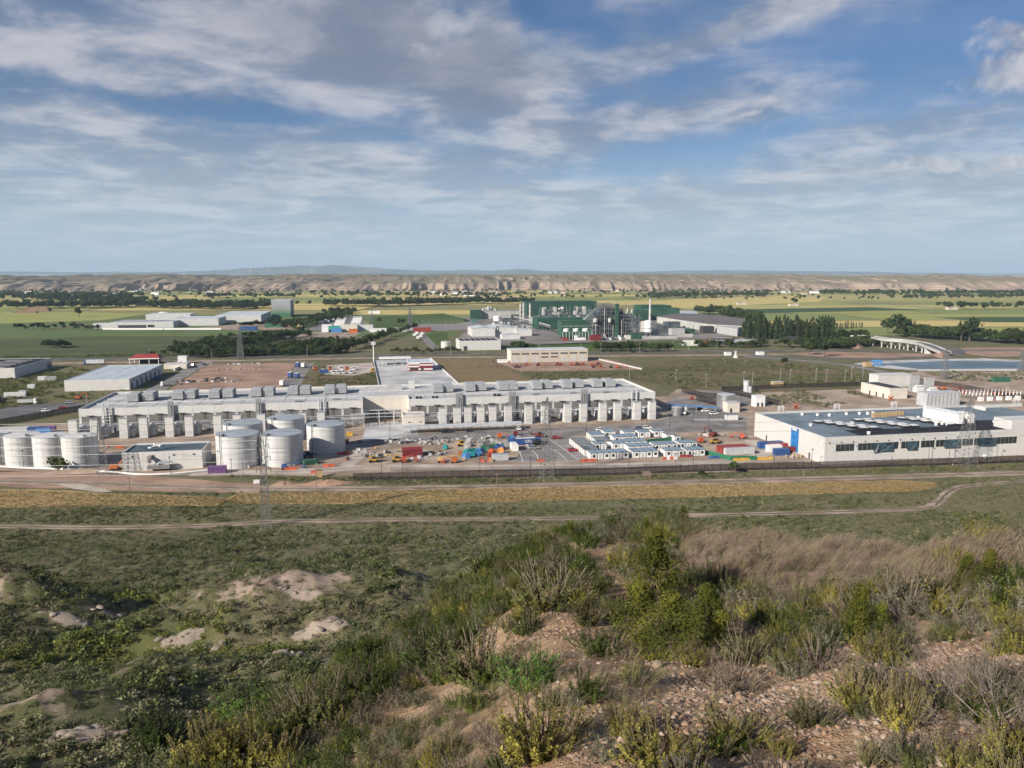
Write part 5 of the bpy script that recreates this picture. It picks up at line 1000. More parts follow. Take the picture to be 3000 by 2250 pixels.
wb = MB(); wb.box(-1, 1, -.6, .6, 0, 1.0); wb.build('white_block', M_CARW, None, at(752, 1415), .2, label='white concrete block by the wheat edge near the slope pylon', cat='block')
# ---- car park lines, zebra, bays
ln = 0
for k in range(13):
    a = at(1618 + k * 6.2, 1291 + k * 4.4, .09); 
    strip('bay_line', None, .14, .085, M_LINE, 0, world_pts=[a, a + E1 * 5.0]); a2 = at(1552 + k * 6.5, 1302 + k * 4.1, .09); strip('bay_line', None, .14, .085, M_LINE, 0, world_pts=[a2, a2 + E1 * 9.0])
for px in ([(1545, 1310), (1570, 1330), (1578, 1353)], [(1502, 1353), (1575, 1352)], [(1600, 1306), (1640, 1330), (1662, 1352)], [(1610, 1288), (1650, 1315), (1695, 1348)], [(1522, 1322), (1532, 1352)]): strip('bay_line', px, .25, .088, M_LINE, .02)
for k in range(9): a = at(2033 + k * 9.5, 1228 - .05 * k, .09); strip('zebra_stripe', None, .6, .09, M_LINE, 0, world_pts=[a, a + E2 * -3.2])
for px in ([(1320, 1276), (1650, 1263), (1900, 1252)], [(2080, 1233), (2100, 1240), (2116, 1250)]): strip('lane_line', px, .14, .09, M_LINE, .0)
# ---- solar carport before the right generators
ca0 = at(1180, 1272); cl_ = face_x(ca0, 1533, 2.5); cpn = thing('solar_carport', 'long low carport with pale sloping roof before the right generators', 'carport', ca0, GRID); nk = 14
rfm = MB(); w_ = cl_ / nk; rfm.add([(.02, -.6, 2.3), (w_ - .02, -.6, 2.3), (w_ - .02, 4.6, 3.0), (.02, 4.6, 3.0), (.02, -.6, 2.42), (w_ - .02, -.6, 2.42), (w_ - .02, 4.6, 3.12), (.02, 4.6, 3.12)], [(3, 2, 1, 0), (4, 5, 6, 7), (0, 1, 5, 4), (1, 2, 6, 5), (2, 3, 7, 6), (3, 0, 4, 7)]); RFM = rfm.data('roof_panel', M_LGREY); pst = MB(); pst.tube((0, 2.6, 0), (0, 2.6, 2.7), .14, .14, 5); pst.tube((0, 2.6, 1.2), (0, -.3, 2.3), .1, .1, 4); pst.box(-.4, .4, 2.2, 3.0, 0, .35, 0); PST = pst.data('post', M_OFFW)
for k in range(nk): put('roof_panel', RFM, cpn, (k * w_, 0, 0)); put('post', PST, cpn, (k * w_, 0, 0))
put('post', PST, cpn, (cl_, 0, 0))
bcp = thing('blue_canopy', 'long blue car canopy between road and silver tank', 'canopy', at(*ZB(570, 600)), GRID + math.pi - .62); part(bcp, 'roof', M_BLUEL, (0, 26, -1.8, 1.8, 2.4, 2.5))
for k in range(6): part(bcp, 'post', M_LGREY, (1 + k * 4.8, 1.15 + k * 4.8, 1.3, 1.45, 0, 2.4))
# ---- small sheds and silos right of the long building
def shed(p, wx, wy, h, m, label, roofm=None, name='shed', rz=GRID, door=None, cat='shed'):
    t = thing(name, label, cat, p, rz); part(t, 'wall', m, (0, wx, 0, wy, 0, h)); part(t, 'roof', roofm or m, (-.12, wx + .12, -.12, wy + .12, h, h + .25))
    for d_ in (door or []): part(t, 'door', M_DARK, (d_, d_ + 1.1, -.07, -.003, .03, 2.2))
    return t
shed(at(*ZB(725, 605)), 6.6, 5.2, 5.0, M_WHITE2, 'beige pump house before the silver tank', M_WROOF, door=[1.4]); shed(at(*ZB(1175, 510)), 5.6, 4.4, 5.6, M_CARW, 'tall white kiosk inside the black fence', door=[1.0, 3.4]); shed(at(*ZB(1475, 175)), 6.6, 3.6, 2.5, M_TAN, 'small tan hut on the grassy lot fence', M_WROOF)
tank(*ZB(695, 545), 4.6, 7.2, 'round silver tank behind the beige pump house', 'single silver tanks', 4, M_STEEL, M_LGREY, None); tank(*ZB(1030, 280), 1.7, 7.0, 'tall slim grey silo behind the black fence', 'single silver tanks', 3, M_LGREY, M_LGREY, None); tank(*ZB(1085, 280), 1.4, 3.6, 'short grey silo behind the black fence', 'single silver tanks', 2, M_LGREY, M_LGREY, None); tank(*CR3(1715, 708), 2.4, 4.2, 'small steel silo by the right end of the long building', 'single silver tanks', 3, M_STEEL, M_LGREY, None)
# ---- white plant building behind the hall, walls, substation
Z8 = lambda x, y: (2450 + x * .2486, 1060 + y * .2486)
wp = at(*Z8(628, 440)); wb_ = shed(wp, 11, 26, 5.8, M_WHITE2, 'beige flat block with dark roof opening behind the hall', M_WHITE2, 'plant_block', cat='building'); part(wb_, 'roof_opening', M_DARK, (1.2, 9.8, 1.5, 24.5, 6.05, 6.1))
for y in (5, 11, 17): part(wb_, 'door', M_DARK, (-.08, -.003, y, y + 1.2, .05, 2.4))
shed(at(*Z8(490, 300)), 24, 9, 7.4, M_WHITE, 'white block with pipes behind the beige block', name='plant_block', cat='building'); shed(at(*Z8(860, 350)), 6.5, .7, 9.5, M_GREYP, 'grey concrete fire wall, left one', name='fire_wall', cat='wall'); shed(at(*Z8(1030, 380)), 6.5, .7, 9.5, M_GREYP, 'grey concrete fire wall, right one', name='fire_wall', cat='wall')
sb = shed(at(*Z8(1065, 530)), 20, 8, 7.0, M_LGREY, 'pale blue framed block behind the hall roof', M_LGREY, 'plant_block', cat='building')
for k in range(9): part(sb, 'rib', M_GALV, (.3 + k * 2.35, .5 + k * 2.35, -.1, -.003, .1, 6.9))
for i, (x, y) in enumerate(((940, 370), (1105, 400))):
    t = thing('transformer', 'white transformer %s the right fire wall' % ('left of', 'right of')[i], 'transformer', at(*Z8(x, y)), GRID); part(t, 'tank_body', M_CARW, (0, 5.5, 0, 3, .4, 3.4)); MB().tube((.4, 1.5, 4.1), (5, 1.5, 4.1), .55, .55, 8).build('oil_drum', M_CARW, t)
    for k in range(5): MB().tube((.8 + k, .4, 3.4), (.8 + k, .4, 4.6), .15, .08, 6).build('bushing', M_GREYP, t)
gz = MB(); gz.tube((0, 0, 0), (0, 0, 4.2), .1, .1, 5); gz.tube((0, 0, 2.4), (0, 0, 4.4), .24, .2, 6, 1); gz.box(-1, 1, -.1, .1, 4.3, 4.5)
GZ_ = gz.data('insulator_post', [M_GALV, M_CARW])
sbst = thing('substation', 'rows of pale insulators and busbars behind the hall roof', 'substation', at(*Z8(1600, 455)), GRID)
for i in range(14):
    for j in range(3): put('insulator_post', GZ_, sbst, (i * 2.4, j * 5.0, 0), .0)
for j in range(3): part(sbst, 'busbar', M_GALV, (0, 31.5, j * 5 - .06, j * 5 + .06, 4.55, 4.7))
for i in range(5): part(sbst, 'switch_cabinet', M_CARW, (2 + i * 6, 4.6 + i * 6, -3.2, -1.6, 0, 2.2))
for i, (x, y, m, lb) in enumerate(((1190, 335, M_ORANGE, 'orange'), (1270, 330, M_ORANGE, 'orange'), (1460, 345, M_REDP, 'red'), (1660, 365, M_MAROON, 'dark red'), (1790, 375, M_ORRED, 'orange red'), (1880, 390, M_ORRED, 'orange red'), (640, 455, M_ORANGE, 'orange'), (700, 285, M_ORRED, 'red'), (1510, 375, M_ORRED, 'orange red'), (1940, 398, M_ORRED, 'orange red'))):
    (boom_lift if i % 2 else scissor)(*Z8(x, y), m, '%s lift, %s from the left behind the hall roof' % (lb, ORD[i]))
shed(at(*Z8(1865, 243)), 12, 3.4, 2.8, M_GREENP, 'green container like hut right of the reservoir road', name='green_hut')
# ---- heaps and drums of the yard
dfm = {}
def drum(p, r, w_, m, cl, rz, lay=True):
    key = (cl, round(r, 1))
    if key not in dfm:
        a = MB(); a.tube((0, -.06, 0), (0, .06, 0), 1, 1, 16); b = MB(); b.tube((0, -.5, 0), (0, .5, 0), .62, .62, 12); dfm[key] = (a.data('flange', m), b.data('winding', mat('cable_winding', (.06, .06, .065), .6, .3, 3)))
    A_, B_ = dfm[key]; t = thing('cable_drum', DL[cl], 'cable drum', p + Vector((0, 0, r)), rz, 'cable drums in the yard'); put('flange', A_, t, (0, -w_ / 2, 0), 0, (r, 1, r)); put('flange', A_, t, (0, w_ / 2, 0), 0, (r, 1, r)); put('winding', B_, t, (0, 0, 0), 0, (r, w_ - .14, r)); return t
M_TEAL = mat('teal_paint', (.02, .22, .22), .5, .15, .8); M_GREYD = mat('grey_wood', (.34, .34, .33), .8, .15, 1)
DL = dict(blue='bright blue cable drum in the blue and teal group', teal='teal cable drum in the blue and teal group', green='green cable drum in the group behind the blue ones', white='pale grey cable drum in the rear drum group', orange='orange cable drum beside the pale corrugated container', navy='dark blue cable drum in the middle of the drum heap', red='red cable drum next to the orange drums')
DM = dict(blue=M_BLUEL, teal=M_TEAL, green=M_GREENP, white=M_GREYD, orange=mat('orange_wood', (.60, .25, .07), .7, .12, 1), navy=M_BLUE, red=M_ORRED)
Z4 = lambda x, y: (1220 + x * .1808, 1220 + y * .1808)
dr = [('blue', x, y) for x, y in ((780, 680), (830, 680), (875, 650), (980, 650), (1030, 640), (820, 600), (1010, 600))] + [('teal', x, y) for x, y in ((800, 620), (880, 610), (930, 600), (960, 620), (470, 530), (905, 660))] + [('green', x, y) for x, y in ((1090, 560), (1150, 560), (1200, 540), (1080, 520), (1250, 520))] + [('navy', x, y) for x, y in ((1330, 540), (1370, 545), (1300, 560), (1060, 600))] + [('orange', x, y) for x, y in ((1270, 600), (1330, 600), (1370, 600), (710, 630))] + [('red', x, y) for x, y in ((1205, 610), (1205, 680))]
dr += [('white', rng.uniform(800, 1500), rng.uniform(430, 560)) for _ in range(26)]
dobj = {}
for cl, x, y in dr: dobj.setdefault(cl, []).append(drum(at(*Z4(x, y)), rng.uniform(.85, 1.25), 1.1, DM[cl], cl, GRID + rng.uniform(-.5, .5)))
for cl, ob in dobj.items(): from_left(ob, DL[cl] + ', %s from the left')
blk = MB()
for k in range(5): blk.box(-.6 + k * .25, -.5 + k * .25, -.5, .5, .0, .14)
blk.box(-.6, .6, -.5, .5, .14, .17)
jm = [(M_GREYP, 'grey'), (M_CARW, 'white'), (M_TAN, 'brown'), (M_DARK, 'black'), (M_LGREY, 'pale'), (M_GALV, 'steel')]
def heap(px, n_, label, mats_, smin=.6, smax=1.8, grp='heaps of material in the yards', spread=(4, 2.5)):
    c = at(*px); t = thing('material_heap', label, 'heap', c, GRID, grp); r_ = random.Random(int(c.x * 10))
    for k in range(n_):
        sx, sy, sz = r_.uniform(smin, smax), r_.uniform(smin, smax) * .7, r_.uniform(.3, 1.1); mb = MB(); mb.box(-sx / 2, sx / 2, -sy / 2, sy / 2, 0, sz)
        mb.v = [(x + r_.uniform(-.15, .15), y + r_.uniform(-.15, .15), z) for x, y, z in mb.v]; mb.build('bundle', r_.choice(mats_), t, (r_.gauss(0, spread[0]), r_.gauss(0, spread[1]), 0), r_.uniform(0, 3))
M_OFFW2 = mat('dirty_white', (.42, .41, .39), .8, .2, 1)
heap(Z4(180, 430), 26, 'white and grey packages in the rear left of the yard', [M_OFFW2, M_GREYP, M_GREYD, M_DARK], spread=(6, 2.2)); heap(Z4(-150, 420), 16, 'dark bundles and pale coils in a row at the yard back', [M_DARK, M_OFFW2, M_GREYP], spread=(6, 1.6)); heap((1100, 1335), 30, 'long heap of grey rubble and planks at the gravel bend', [M_GREYP, M_TAN, M_DARK, M_GREYD], spread=(5, 5)); heap(Z4(420, 620), 14, 'black hose and grey pipes left of the blue drums', [M_DARK, M_GREYP, M_LGREY], spread=(3, 1.6)); heap(Z4(60, 690), 8, 'grey steel frames right of the dark red shed', [M_GALV, M_LGREY], spread=(2, 1.5)); heap(Z4(1150, 720), 7, 'broken boards beside the pale corrugated container', [M_OFFW2, M_ORRED, M_TAN], spread=(2, 1)); heap(Z4(1350, 470), 26, 'jumble of grey drums parts beside the lettered container', [M_GREYD, M_GREYP, M_GALV, M_DARK], spread=(5, 3)); heap((1190, 1290), 20, 'row of dark crates along the service road edge', [M_DARK, M_GREYP, M_GALV], spread=(14, 1.2)); heap(Z4(900, 370), 14, 'pale pipes lying along the service road edge', [M_OFFW2, M_GREYD], spread=(10, .8), smax=2.4)
heap((600, 1116), 34, 'dark scrap heaps beside the street on the pinkish lot', [M_DARK, M_DARK, M_GALV, M_GREYP], .8, 3.0, spread=(9, 7)); heap((700, 1083), 22, 'white and pink bagged heap on the bare lot', [M_OFFW2, mat('pink_bag', (.55, .30, .28), .8, .2, 1)], .8, 2.0, spread=(7, 2.2)); heap((715, 1067), 24, 'grey heap beside the distant pylon foot', [M_GREYD, M_GREYP], .8, 2.2, spread=(9, 2.5)); heap((250, 1318), 10, 'odds and ends on the ground behind the low store', [M_ORRED, M_GREYP, M_OFFW2], .5, 1.2, spread=(12, 4)); heap((2085, 1275), 10, 'white tubes on the ground by the netting', [M_OFFW2, M_GREYD], .6, 2.4, spread=(4, 1.5)); heap((1520, 1073), 20, 'dark parts strewn in the machinery yard', [M_DARK, M_MAROON], .5, 1.4, spread=(14, 2)); heap((2320, 1335), 14, 'brush and rubble at the foot of the blue net', [M_TAN, M_GREYD], .4, 1.0, spread=(3, 2)); heap((1430, 1015), 60, 'rows of dark parked goods behind the white warehouse', [M_DARK, M_BLUE, M_GREYP, M_GREYD], 1, 3, spread=(22, 5)); heap((830, 1362), 16, 'odd steel parts around the tank feet', [M_ORRED, M_GREYP, M_BLUE], .5, 1.3, spread=(14, 3))
# long white pipe on the ground below the tanks, earth heaps
pp = [at(u, v, .45) for u, v in ((-60, 1362), (60, 1370), (200, 1375), (330, 1383), (420, 1390), (520, 1386), (620, 1376))]; mb = MB(); mb.pipe(smooth_line(pp, 4), .35, 6); mb.build('pipeline', M_CARW, label='long white pipeline on the ground below the tanks', cat='pipe')
def mound(u, v, rx, ry, h, m, label):
    mb = MB(); n1, n2 = 20, 7; vs = [(0, 0, h)]; fs = []
    for j in range(1, n2 + 1):
        for i in range(n1): a = 2 * math.pi * i / n1; q_ = j / n2; k = 1 + .18 * math.sin(3 * a + u) + .1 * math.sin(7 * a); vs.append((math.cos(a) * rx * q_ * k, math.sin(a) * ry * q_ * k, h * (math.cos(q_ * math.pi) * .5 + .5) * (1 + .25 * math.sin(5 * a + j)) - (.1 if j == n2 else 0)))
    fs = [(0, 1 + i, 1 + (i + 1) % n1) for i in range(n1)] + [(1 + (j - 1) * n1 + i, 1 + j * n1 + i, 1 + j * n1 + (i + 1) % n1, 1 + (j - 1) * n1 + (i + 1) % n1) for j in range(1, n2) for i in range(n1)]
    mb.add(vs, fs); mb.build('earth_heap', m, None, at(u, v), GRID, label=label, cat='earth heap', group='earth heaps')
mound(955, 1419, 12, 2.2, 1.5, M_RED, 'long heap of reddish earth below the fence'); mound(830, 1420, 5, 1.8, 1.2, M_RED, 'smaller heap of reddish earth left of the long one'); mound(230, 1385, 16, 2, 1.4, M_EARTH, 'low earth bank below the slim tanks'); mound(2940, 1150, 22, 8, 3.2, M_TRACK, 'sandy spoil heap right of the substation')

# ================================================================ VEGETATION KIT
def leaf_mat(name, c1, c2, rnd=.38, trans=.25, scale=1.0, rough=.7):
    return mat(name, c1, rough, .3, scale, col2=c2, rnd=rnd, trans=trans, spec=.15)
def leaf_cloud(n_, shape, size, seed, flat=.0, up=.0, aspect=.6):
    """n small faces spread through a volume; shape(rng) -> point, outward direction"""
    r_ = random.Random(seed); mb = MB()
    for _ in range(n_):
        p, o = shape(r_); o = (o + Vector((r_.uniform(-1, 1), r_.uniform(-1, 1), r_.uniform(-1, 1))) * .9 + Vector((0, 0, up))).normalized()
        t = o.orthogonal().normalized(); t.rotate(Matrix.Rotation(r_.uniform(0, 6.28), 3, o)); b = o.cross(t); s = size * r_.uniform(.6, 1.4)
        mb.add([p - t * s * .5, p - b * s * aspect * .5 + o * s * .1, p + t * s * .5, p + b * s * aspect * .5 + o * s * .12], [(0, 1, 2, 3)])
    return mb
def lobed(rx, ry, rz, lobes, seed, zc):
    r0 = random.Random(seed); L_ = []
    for _ in range(lobes):
        a = r0.uniform(0, 6.28); e = r0.uniform(-.5, 1); k = r0.uniform(.35, .75); L_.append((Vector((math.cos(a) * rx * k, math.sin(a) * ry * k, zc + e * rz * .6)), r0.uniform(.35, .6)))
    def f(r_):
        c, q = r_.choice(L_); d = Vector((r_.gauss(0, 1), r_.gauss(0, 1), r_.gauss(0, 1))).normalized(); k = q * r_.uniform(.55, 1.0)
        return c + Vector((d.x * rx * k, d.y * ry * k, d.z * rz * k)), d
    return f
def column(rx, h, seed):
    def f(r_):
        z = r_.uniform(.06, 1); a = r_.uniform(0, 6.28); w_ = rx * (math.sin(math.pi * min(1, z * .92 + .10)) ** .6) * (1 + .25 * math.sin(5 * a + 9 * z + seed)) * r_.uniform(.6, 1.0)
        return Vector((math.cos(a) * w_, math.sin(a) * w_, h * z)), Vector((math.cos(a), math.sin(a), .4))
    return f
M_BARK = mat('bark', (.12, .095, .07), .95, .25, 3)
M_LEAFD = leaf_mat('leaf_dark', (.030, .048, .018), (.050, .075, .028)); M_LEAFM = leaf_mat('leaf_mid', (.045, .072, .022), (.075, .105, .035)); M_LEAFP = leaf_mat('leaf_poplar', (.038, .062, .026), (.06, .09, .038)); M_LEAFO = leaf_mat('leaf_olive', (.075, .085, .04), (.11, .115, .06))
def tree_kit(kind, seed, n_=260):
    if kind == 'poplar': cr = leaf_cloud(n_, column(2.0, 15, seed), 1.25, seed, up=.3).data('crown', M_LEAFP); tk = MB().tube((0, 0, 0), (0, 0, 9), .28, .12, 6)
    elif kind == 'bush': cr = leaf_cloud(n_, lobed(1.6, 1.6, 1.1, 6, seed, 1.0), .62, seed).data('crown', M_LEAFM); tk = MB().tube((0, 0, 0), (.2, 0, 1.0), .1, .05, 5)
    else:
        cr = leaf_cloud(n_, lobed(3.3, 3.3, 2.6, 9, seed, 4.6), 1.15, seed).data('crown', {'dark': M_LEAFD, 'mid': M_LEAFM, 'olive': M_LEAFO}[kind]); tk = MB().tube((0, 0, 0), (.1, 0, 3.4), .28, .2, 6)
        for a in (0, 2.1, 4.2): tk.tube((.1, 0, 3.0), (math.cos(a) * 1.6, math.sin(a) * 1.6, 5.0), .15, .06, 5)
    return cr, tk.data('trunk', M_BARK)
TK = {k: [tree_kit(k, 11 * i + len(k), 300 if k != 'bush' else 170) for i in range(3)] for k in ('poplar', 'bush', 'dark', 'mid', 'olive')}
CROWN_SRC = {}
def tree(kind, p, s, label, group, name='tree', i=None, cat='tree', sz=None):
    i = rng.randrange(3) if i is None else i; cr, tk = TK[kind][i]; t = thing(name, label, cat, p, rng.uniform(0, 6.28), group); t.scale = (s, s, s * (sz or rng.uniform(.9, 1.15)))
    c_ = put('crown', cr, t); put('trunk', tk, t); CROWN_SRC.setdefault((kind, i), c_); return t
def scatter(name, label, pts, protos, cat_seed=1, kind='stuff', tilt=0.0):
    """pts: (x, y, z, scale, yaw, proto index) drawn as instances of meshes that stand elsewhere in the scene as things of their own"""
    me = bpy.data.meshes.new(name); me.from_pydata([p[:3] for p in pts], [], [])
    a = me.attributes.new('sc', 'FLOAT_VECTOR', 'POINT'); r_ = random.Random(cat_seed)
    a.data.foreach_set('vector', [c for p in pts for c in ((p[3] * r_.uniform(.85, 1.15), p[3] * r_.uniform(.85, 1.15), p[3] * (p[6] if len(p) > 6 else r_.uniform(.8, 1.2))))])
    a = me.attributes.new('ro', 'FLOAT_VECTOR', 'POINT'); a.data.foreach_set('vector', [c for p in pts for c in (r_.uniform(-tilt, tilt), r_.uniform(-tilt, tilt), p[4])])
    a = me.attributes.new('pi', 'INT', 'POINT'); a.data.foreach_set('value', [int(p[5]) for p in pts])
    o = put(name, me, kind=kind, label=label); ng = bpy.data.node_groups.new(name, 'GeometryNodeTree'); ng.interface.new_socket('Geometry', in_out='INPUT', socket_type='NodeSocketGeometry'); ng.interface.new_socket('Geometry', in_out='OUTPUT', socket_type='NodeSocketGeometry')
    N = ng.nodes; L_ = ng.links; gi = N.new('NodeGroupInput'); go = N.new('NodeGroupOutput'); jo = N.new('GeometryNodeJoinGeometry')
    def attr(nm, ty): q_ = N.new('GeometryNodeInputNamedAttribute'); q_.data_type = ty; q_.inputs['Name'].default_value = nm; return q_.outputs[0]
    sc_, ro_, pi_ = attr('sc', 'FLOAT_VECTOR'), attr('ro', 'FLOAT_VECTOR'), attr('pi', 'INT')
    for k, pr in enumerate(protos):
        oi = N.new('GeometryNodeObjectInfo'); oi.inputs['Object'].default_value = pr; oi.inputs['As Instance'].default_value = True; ip = N.new('GeometryNodeInstanceOnPoints'); cp_ = N.new('FunctionNodeCompare'); cp_.data_type = 'INT'; cp_.operation = 'EQUAL'
        L_.new(pi_, cp_.inputs[2]); cp_.inputs[3].default_value = k; L_.new(cp_.outputs[0], ip.inputs['Selection']); L_.new(gi.outputs[0], ip.inputs['Points']); L_.new(oi.outputs['Geometry'], ip.inputs['Instance']); L_.new(sc_, ip.inputs['Scale']); L_.new(ro_, ip.inputs['Rotation']); L_.new(ip.outputs[0], jo.inputs[0])
    L_.new(jo.outputs[0], go.inputs[0]); md = o.modifiers.new('scatter', 'NODES'); md.node_group = ng; return o
def belt(px, n_, half, smin, smax, kinds):
    """random stand points along a line seen in the photograph"""
    L_ = [at(u, v) for u, v in px]; out = []; seg = [(b - a).length for a, b in zip(L_[:-1], L_[1:])]
    for _ in range(n_):
        i = rng.choices(range(len(seg)), seg)[0]; p = L_[i].lerp(L_[i + 1], rng.random()); hw = half
        out.append((p.x + rng.gauss(0, hw * .35), p.y + rng.gauss(0, hw * .5), -.05, rng.uniform(smin, smax), rng.uniform(0, 6.28), rng.randrange(kinds)))
    return out

# ================================================================ OTHER BUILDINGS OF THE ESTATE
Z6 = lambda x, y: (x * .226, 1020 + y * .226)
def roofed(p, wx, wy, h, wallm, roofm, label, name='warehouse', npx=6, npy=8, rz=GRID, lip=.5, cat='building', vis='right'):
    t = thing(name, label, cat, p, rz); MB().box(.1, wx - .1, .1, wy - .1, 0, h - .3).build('core_wall', wallm, t); panels(t, 'wall_panel', wallm, 0, wx, 0, h, npx, 1, 0, 'front', .1, .06); panels(t, 'wall_panel', wallm, 0, wy, 0, h, npy, 1, wx if vis == 'right' else 0, vis, .1, .06)
    part(t, 'roof_deck', roofm, (.1, wx - .1, .1, wy - .1, h - .3, h - .2)); part(t, 'parapet', wallm, (0, wx, -.12, .2, h, h + .12), (0, wx, wy - .2, wy + .1, h - .3, h + .12), (-.1, .2, .2, wy - .2, h - .3, h + .12), (wx - .2, wx + .12, .2, wy - .2, h - .3, h + .12)); return t
q0 = at(45, 1108); hk = high(45, 1108, 1078); dk = local(q0, at(199, 1075))[1]
bw_ = roofed(q0 - E1 * 62, 62, dk, hk, M_WHITE, mat('solar_black', (.022, .025, .034), .85, .2, .1, spec=.1), 'white warehouse with black panelled roof at the left edge', npx=9, npy=10)
for k in range(6):
    for j in range(2): part(bw_, 'skylight_strip', M_CARW, (8 + j * 27, 26 + j * 27, dk * (.10 + .145 * k), dk * (.10 + .145 * k) + 1.0, hk - .2, hk - .1))
part(bw_, 'window', M_GLASS, (62.1, 62.2, dk * .86, dk * .99, hk * .45, hk * .62))
for k in range(6): part(bw_, 'door', M_DARK, (62.1, 62.2, dk * (.865 + k * .02), dk * (.865 + k * .02) + .8, .3, 3.0))
q1 = at(190, 1147); w1_ = local(q1, at(379, 1143))[0]; h1_ = high(190, 1147, 1115); d1_ = local(q1, at(478, 1067.5, h1_))[1]
lw = roofed(q1, w1_, d1_, h1_, M_WHITE, mat('pale_blue_roof', (.42, .49, .54), .5, .08, .1), 'white warehouse with pale blue sheet roof at left', npx=5, npy=9)
for k in range(1, 5): part(lw, 'roof_seam', M_GREYP, (.3, w1_ - .3, d1_ * k / 5 - .2, d1_ * k / 5 + .2, h1_ - .2, h1_ - .1))
for k in range(1, 4): part(lw, 'roof_seam', M_GREYP, (w1_ * k / 4 - .15, w1_ * k / 4 + .15, .3, d1_ * .99, h1_ - .2, h1_ - .13))
for k in range(7): part(lw, 'dock_door', M_MAROON if k % 2 == 0 else M_DARK, (w1_ + .1, w1_ + .22, d1_ * (.04 + .135 * k), d1_ * (.04 + .135 * k) + 2.6, .05, 4.0))
for k in range(5): part(lw, 'window', M_GLASS, (w1_ + .1, w1_ + .2, d1_ * (.1 + .16 * k), d1_ * (.1 + .16 * k) + 4, h1_ - 2.0, h1_ - 1.3))
container(0, 0, 6, M_BLUE, 'blue skip at the side of the pale roofed warehouse', GRID + math.pi / 2, p=at(*Z6(2050, 410)), h=2.0)
rc = thing('red_canopy', 'station canopy with red hipped roof on white frame', 'canopy', at(*Z6(1680, 212)), GRID); MB().add([(-.5, -.5, 4.6), (22, -.5, 4.6), (22, 13, 4.6), (-.5, 13, 4.6), (3, 6.5, 7.2), (19, 6.5, 7.6)], [(0, 1, 5, 4), (1, 2, 5), (2, 3, 4, 5), (3, 0, 4), (3, 2, 1, 0)]).build('roof', mat('red_tile', (.27, .04, .04), .7, .15, .4), rc); part(rc, 'fascia', M_CARW, (-.55, 22.05, -.6, -.5, 4.0, 4.7))
for x in (0, 7, 14, 21): part(rc, 'post', M_CARW, (x, x + .4, 0, .4, 0, 4.6)); part(rc, 'post', M_CARW, (x, x + .4, 12, 12.4, 0, 4.6))
part(rc, 'shop_wall', M_DARK, (6, 20, 5, 12, 0, 4.0))
shed(at(*Z5(570, 700)), 16, 10, 3.6, M_WHITE2, 'low cream store beyond the pale roofed warehouse', M_WROOF, cat='building'); shed(at(*Z5(700, 655)), 6.5, 6, 6.0, M_CARW, 'white two storey office at the street end', cat='building', door=[1.5]); shed(at(*Z5(660, 715)), 1, 26, 1.6, M_CARW, 'white yard wall along the street', name='yard_wall', cat='wall')
# old boxes on the grass at left
for x, y, L, m, lb in ((490, 420, 5, M_CARW, 'old white van body on the grass'), (575, 425, 7, M_GREYP, 'old grey van body on the grass beside the white one'), (355, 530, 4, M_CARW, 'small white box on the grass'), (50, 640, 11, M_CARW, 'long white trailer at the left street edge'), (240, 610, 4, M_LGREY, 'short pale trailer behind the long white one')): container(0, 0, L, m, lb, GRID + .1, p=at(*Z6(x, y)))
# striped station, canopy, totem
q2 = at(1198, 1088); w2_ = local(q2, at(1268, 1087))[0]; h2_ = high(1198, 1088, 1064); sbld = thing('striped_building', 'flat building with maroon and white bands in the concrete yard', 'building', q2, GRID); d2_ = 27
for k in range(6):
    part(sbld, 'wall_band', M_MAROON if k % 2 == 0 else M_CARW, (0, w2_ * .45, 0, d2_, h2_ * k / 6, h2_ * (k + 1) / 6 - .02)); part(sbld, 'wall_band', M_CARW if (k % 3 == 1) else M_MAROON, (w2_ * .45 + .01, w2_, -.6 if k < 4 else .0, d2_, h2_ * k / 6, h2_ * (k + 1) / 6 - .02))
part(sbld, 'roof_deck', mat('station_roof', (.46, .54, .60), .5, .06, .2), (.2, w2_ - .2, .2, d2_ - .2, h2_, h2_ + .08)); part(sbld, 'parapet', M_CARW, (-.1, w2_ + .1, -.1, .25, h2_, h2_ + .5), (-.1, .25, .25, d2_, h2_, h2_ + .5), (w2_ - .25, w2_ + .1, .25, d2_, h2_, h2_ + .5)); part(sbld, 'window', M_GLASS, (.8, w2_ * .4, -.06, -.003, .9, 2.2)); part(sbld, 'door', M_DARK, (w2_ * .5, w2_ * .62, -.68, -.603, .05, 2.2))
gc = thing('fuel_canopy', 'flat white fuel canopy left of the striped building', 'canopy', at(1113, 1071), GRID); part(gc, 'roof', M_CARW, (-.5, 24, 0, 9, 5.0, 5.9))
for x in (1.5, 11, 17, 22): part(gc, 'post', M_CARW, (x, x + .5, 4, 4.5, 0, 5.0))
for x in (6, 14): part(gc, 'pump', M_DARK, (x, x + 1, 3.8, 4.6, 0, 1.7))
tt = thing('price_totem', 'tall white sign mast at the corner of the concrete yard', 'sign', at(1095, 1060), GRID); MB().tube((0, 0, 0), (0, 0, 14), .5, .4, 6).build('mast', M_CARW, tt); part(tt, 'sign_box', M_CARW, (-1.6, 1.6, -.4, .4, 13.6, 16.2)); part(tt, 'sign_face', M_LGREY, (-1.3, 1.3, -.45, -.4, 13.9, 15.9))
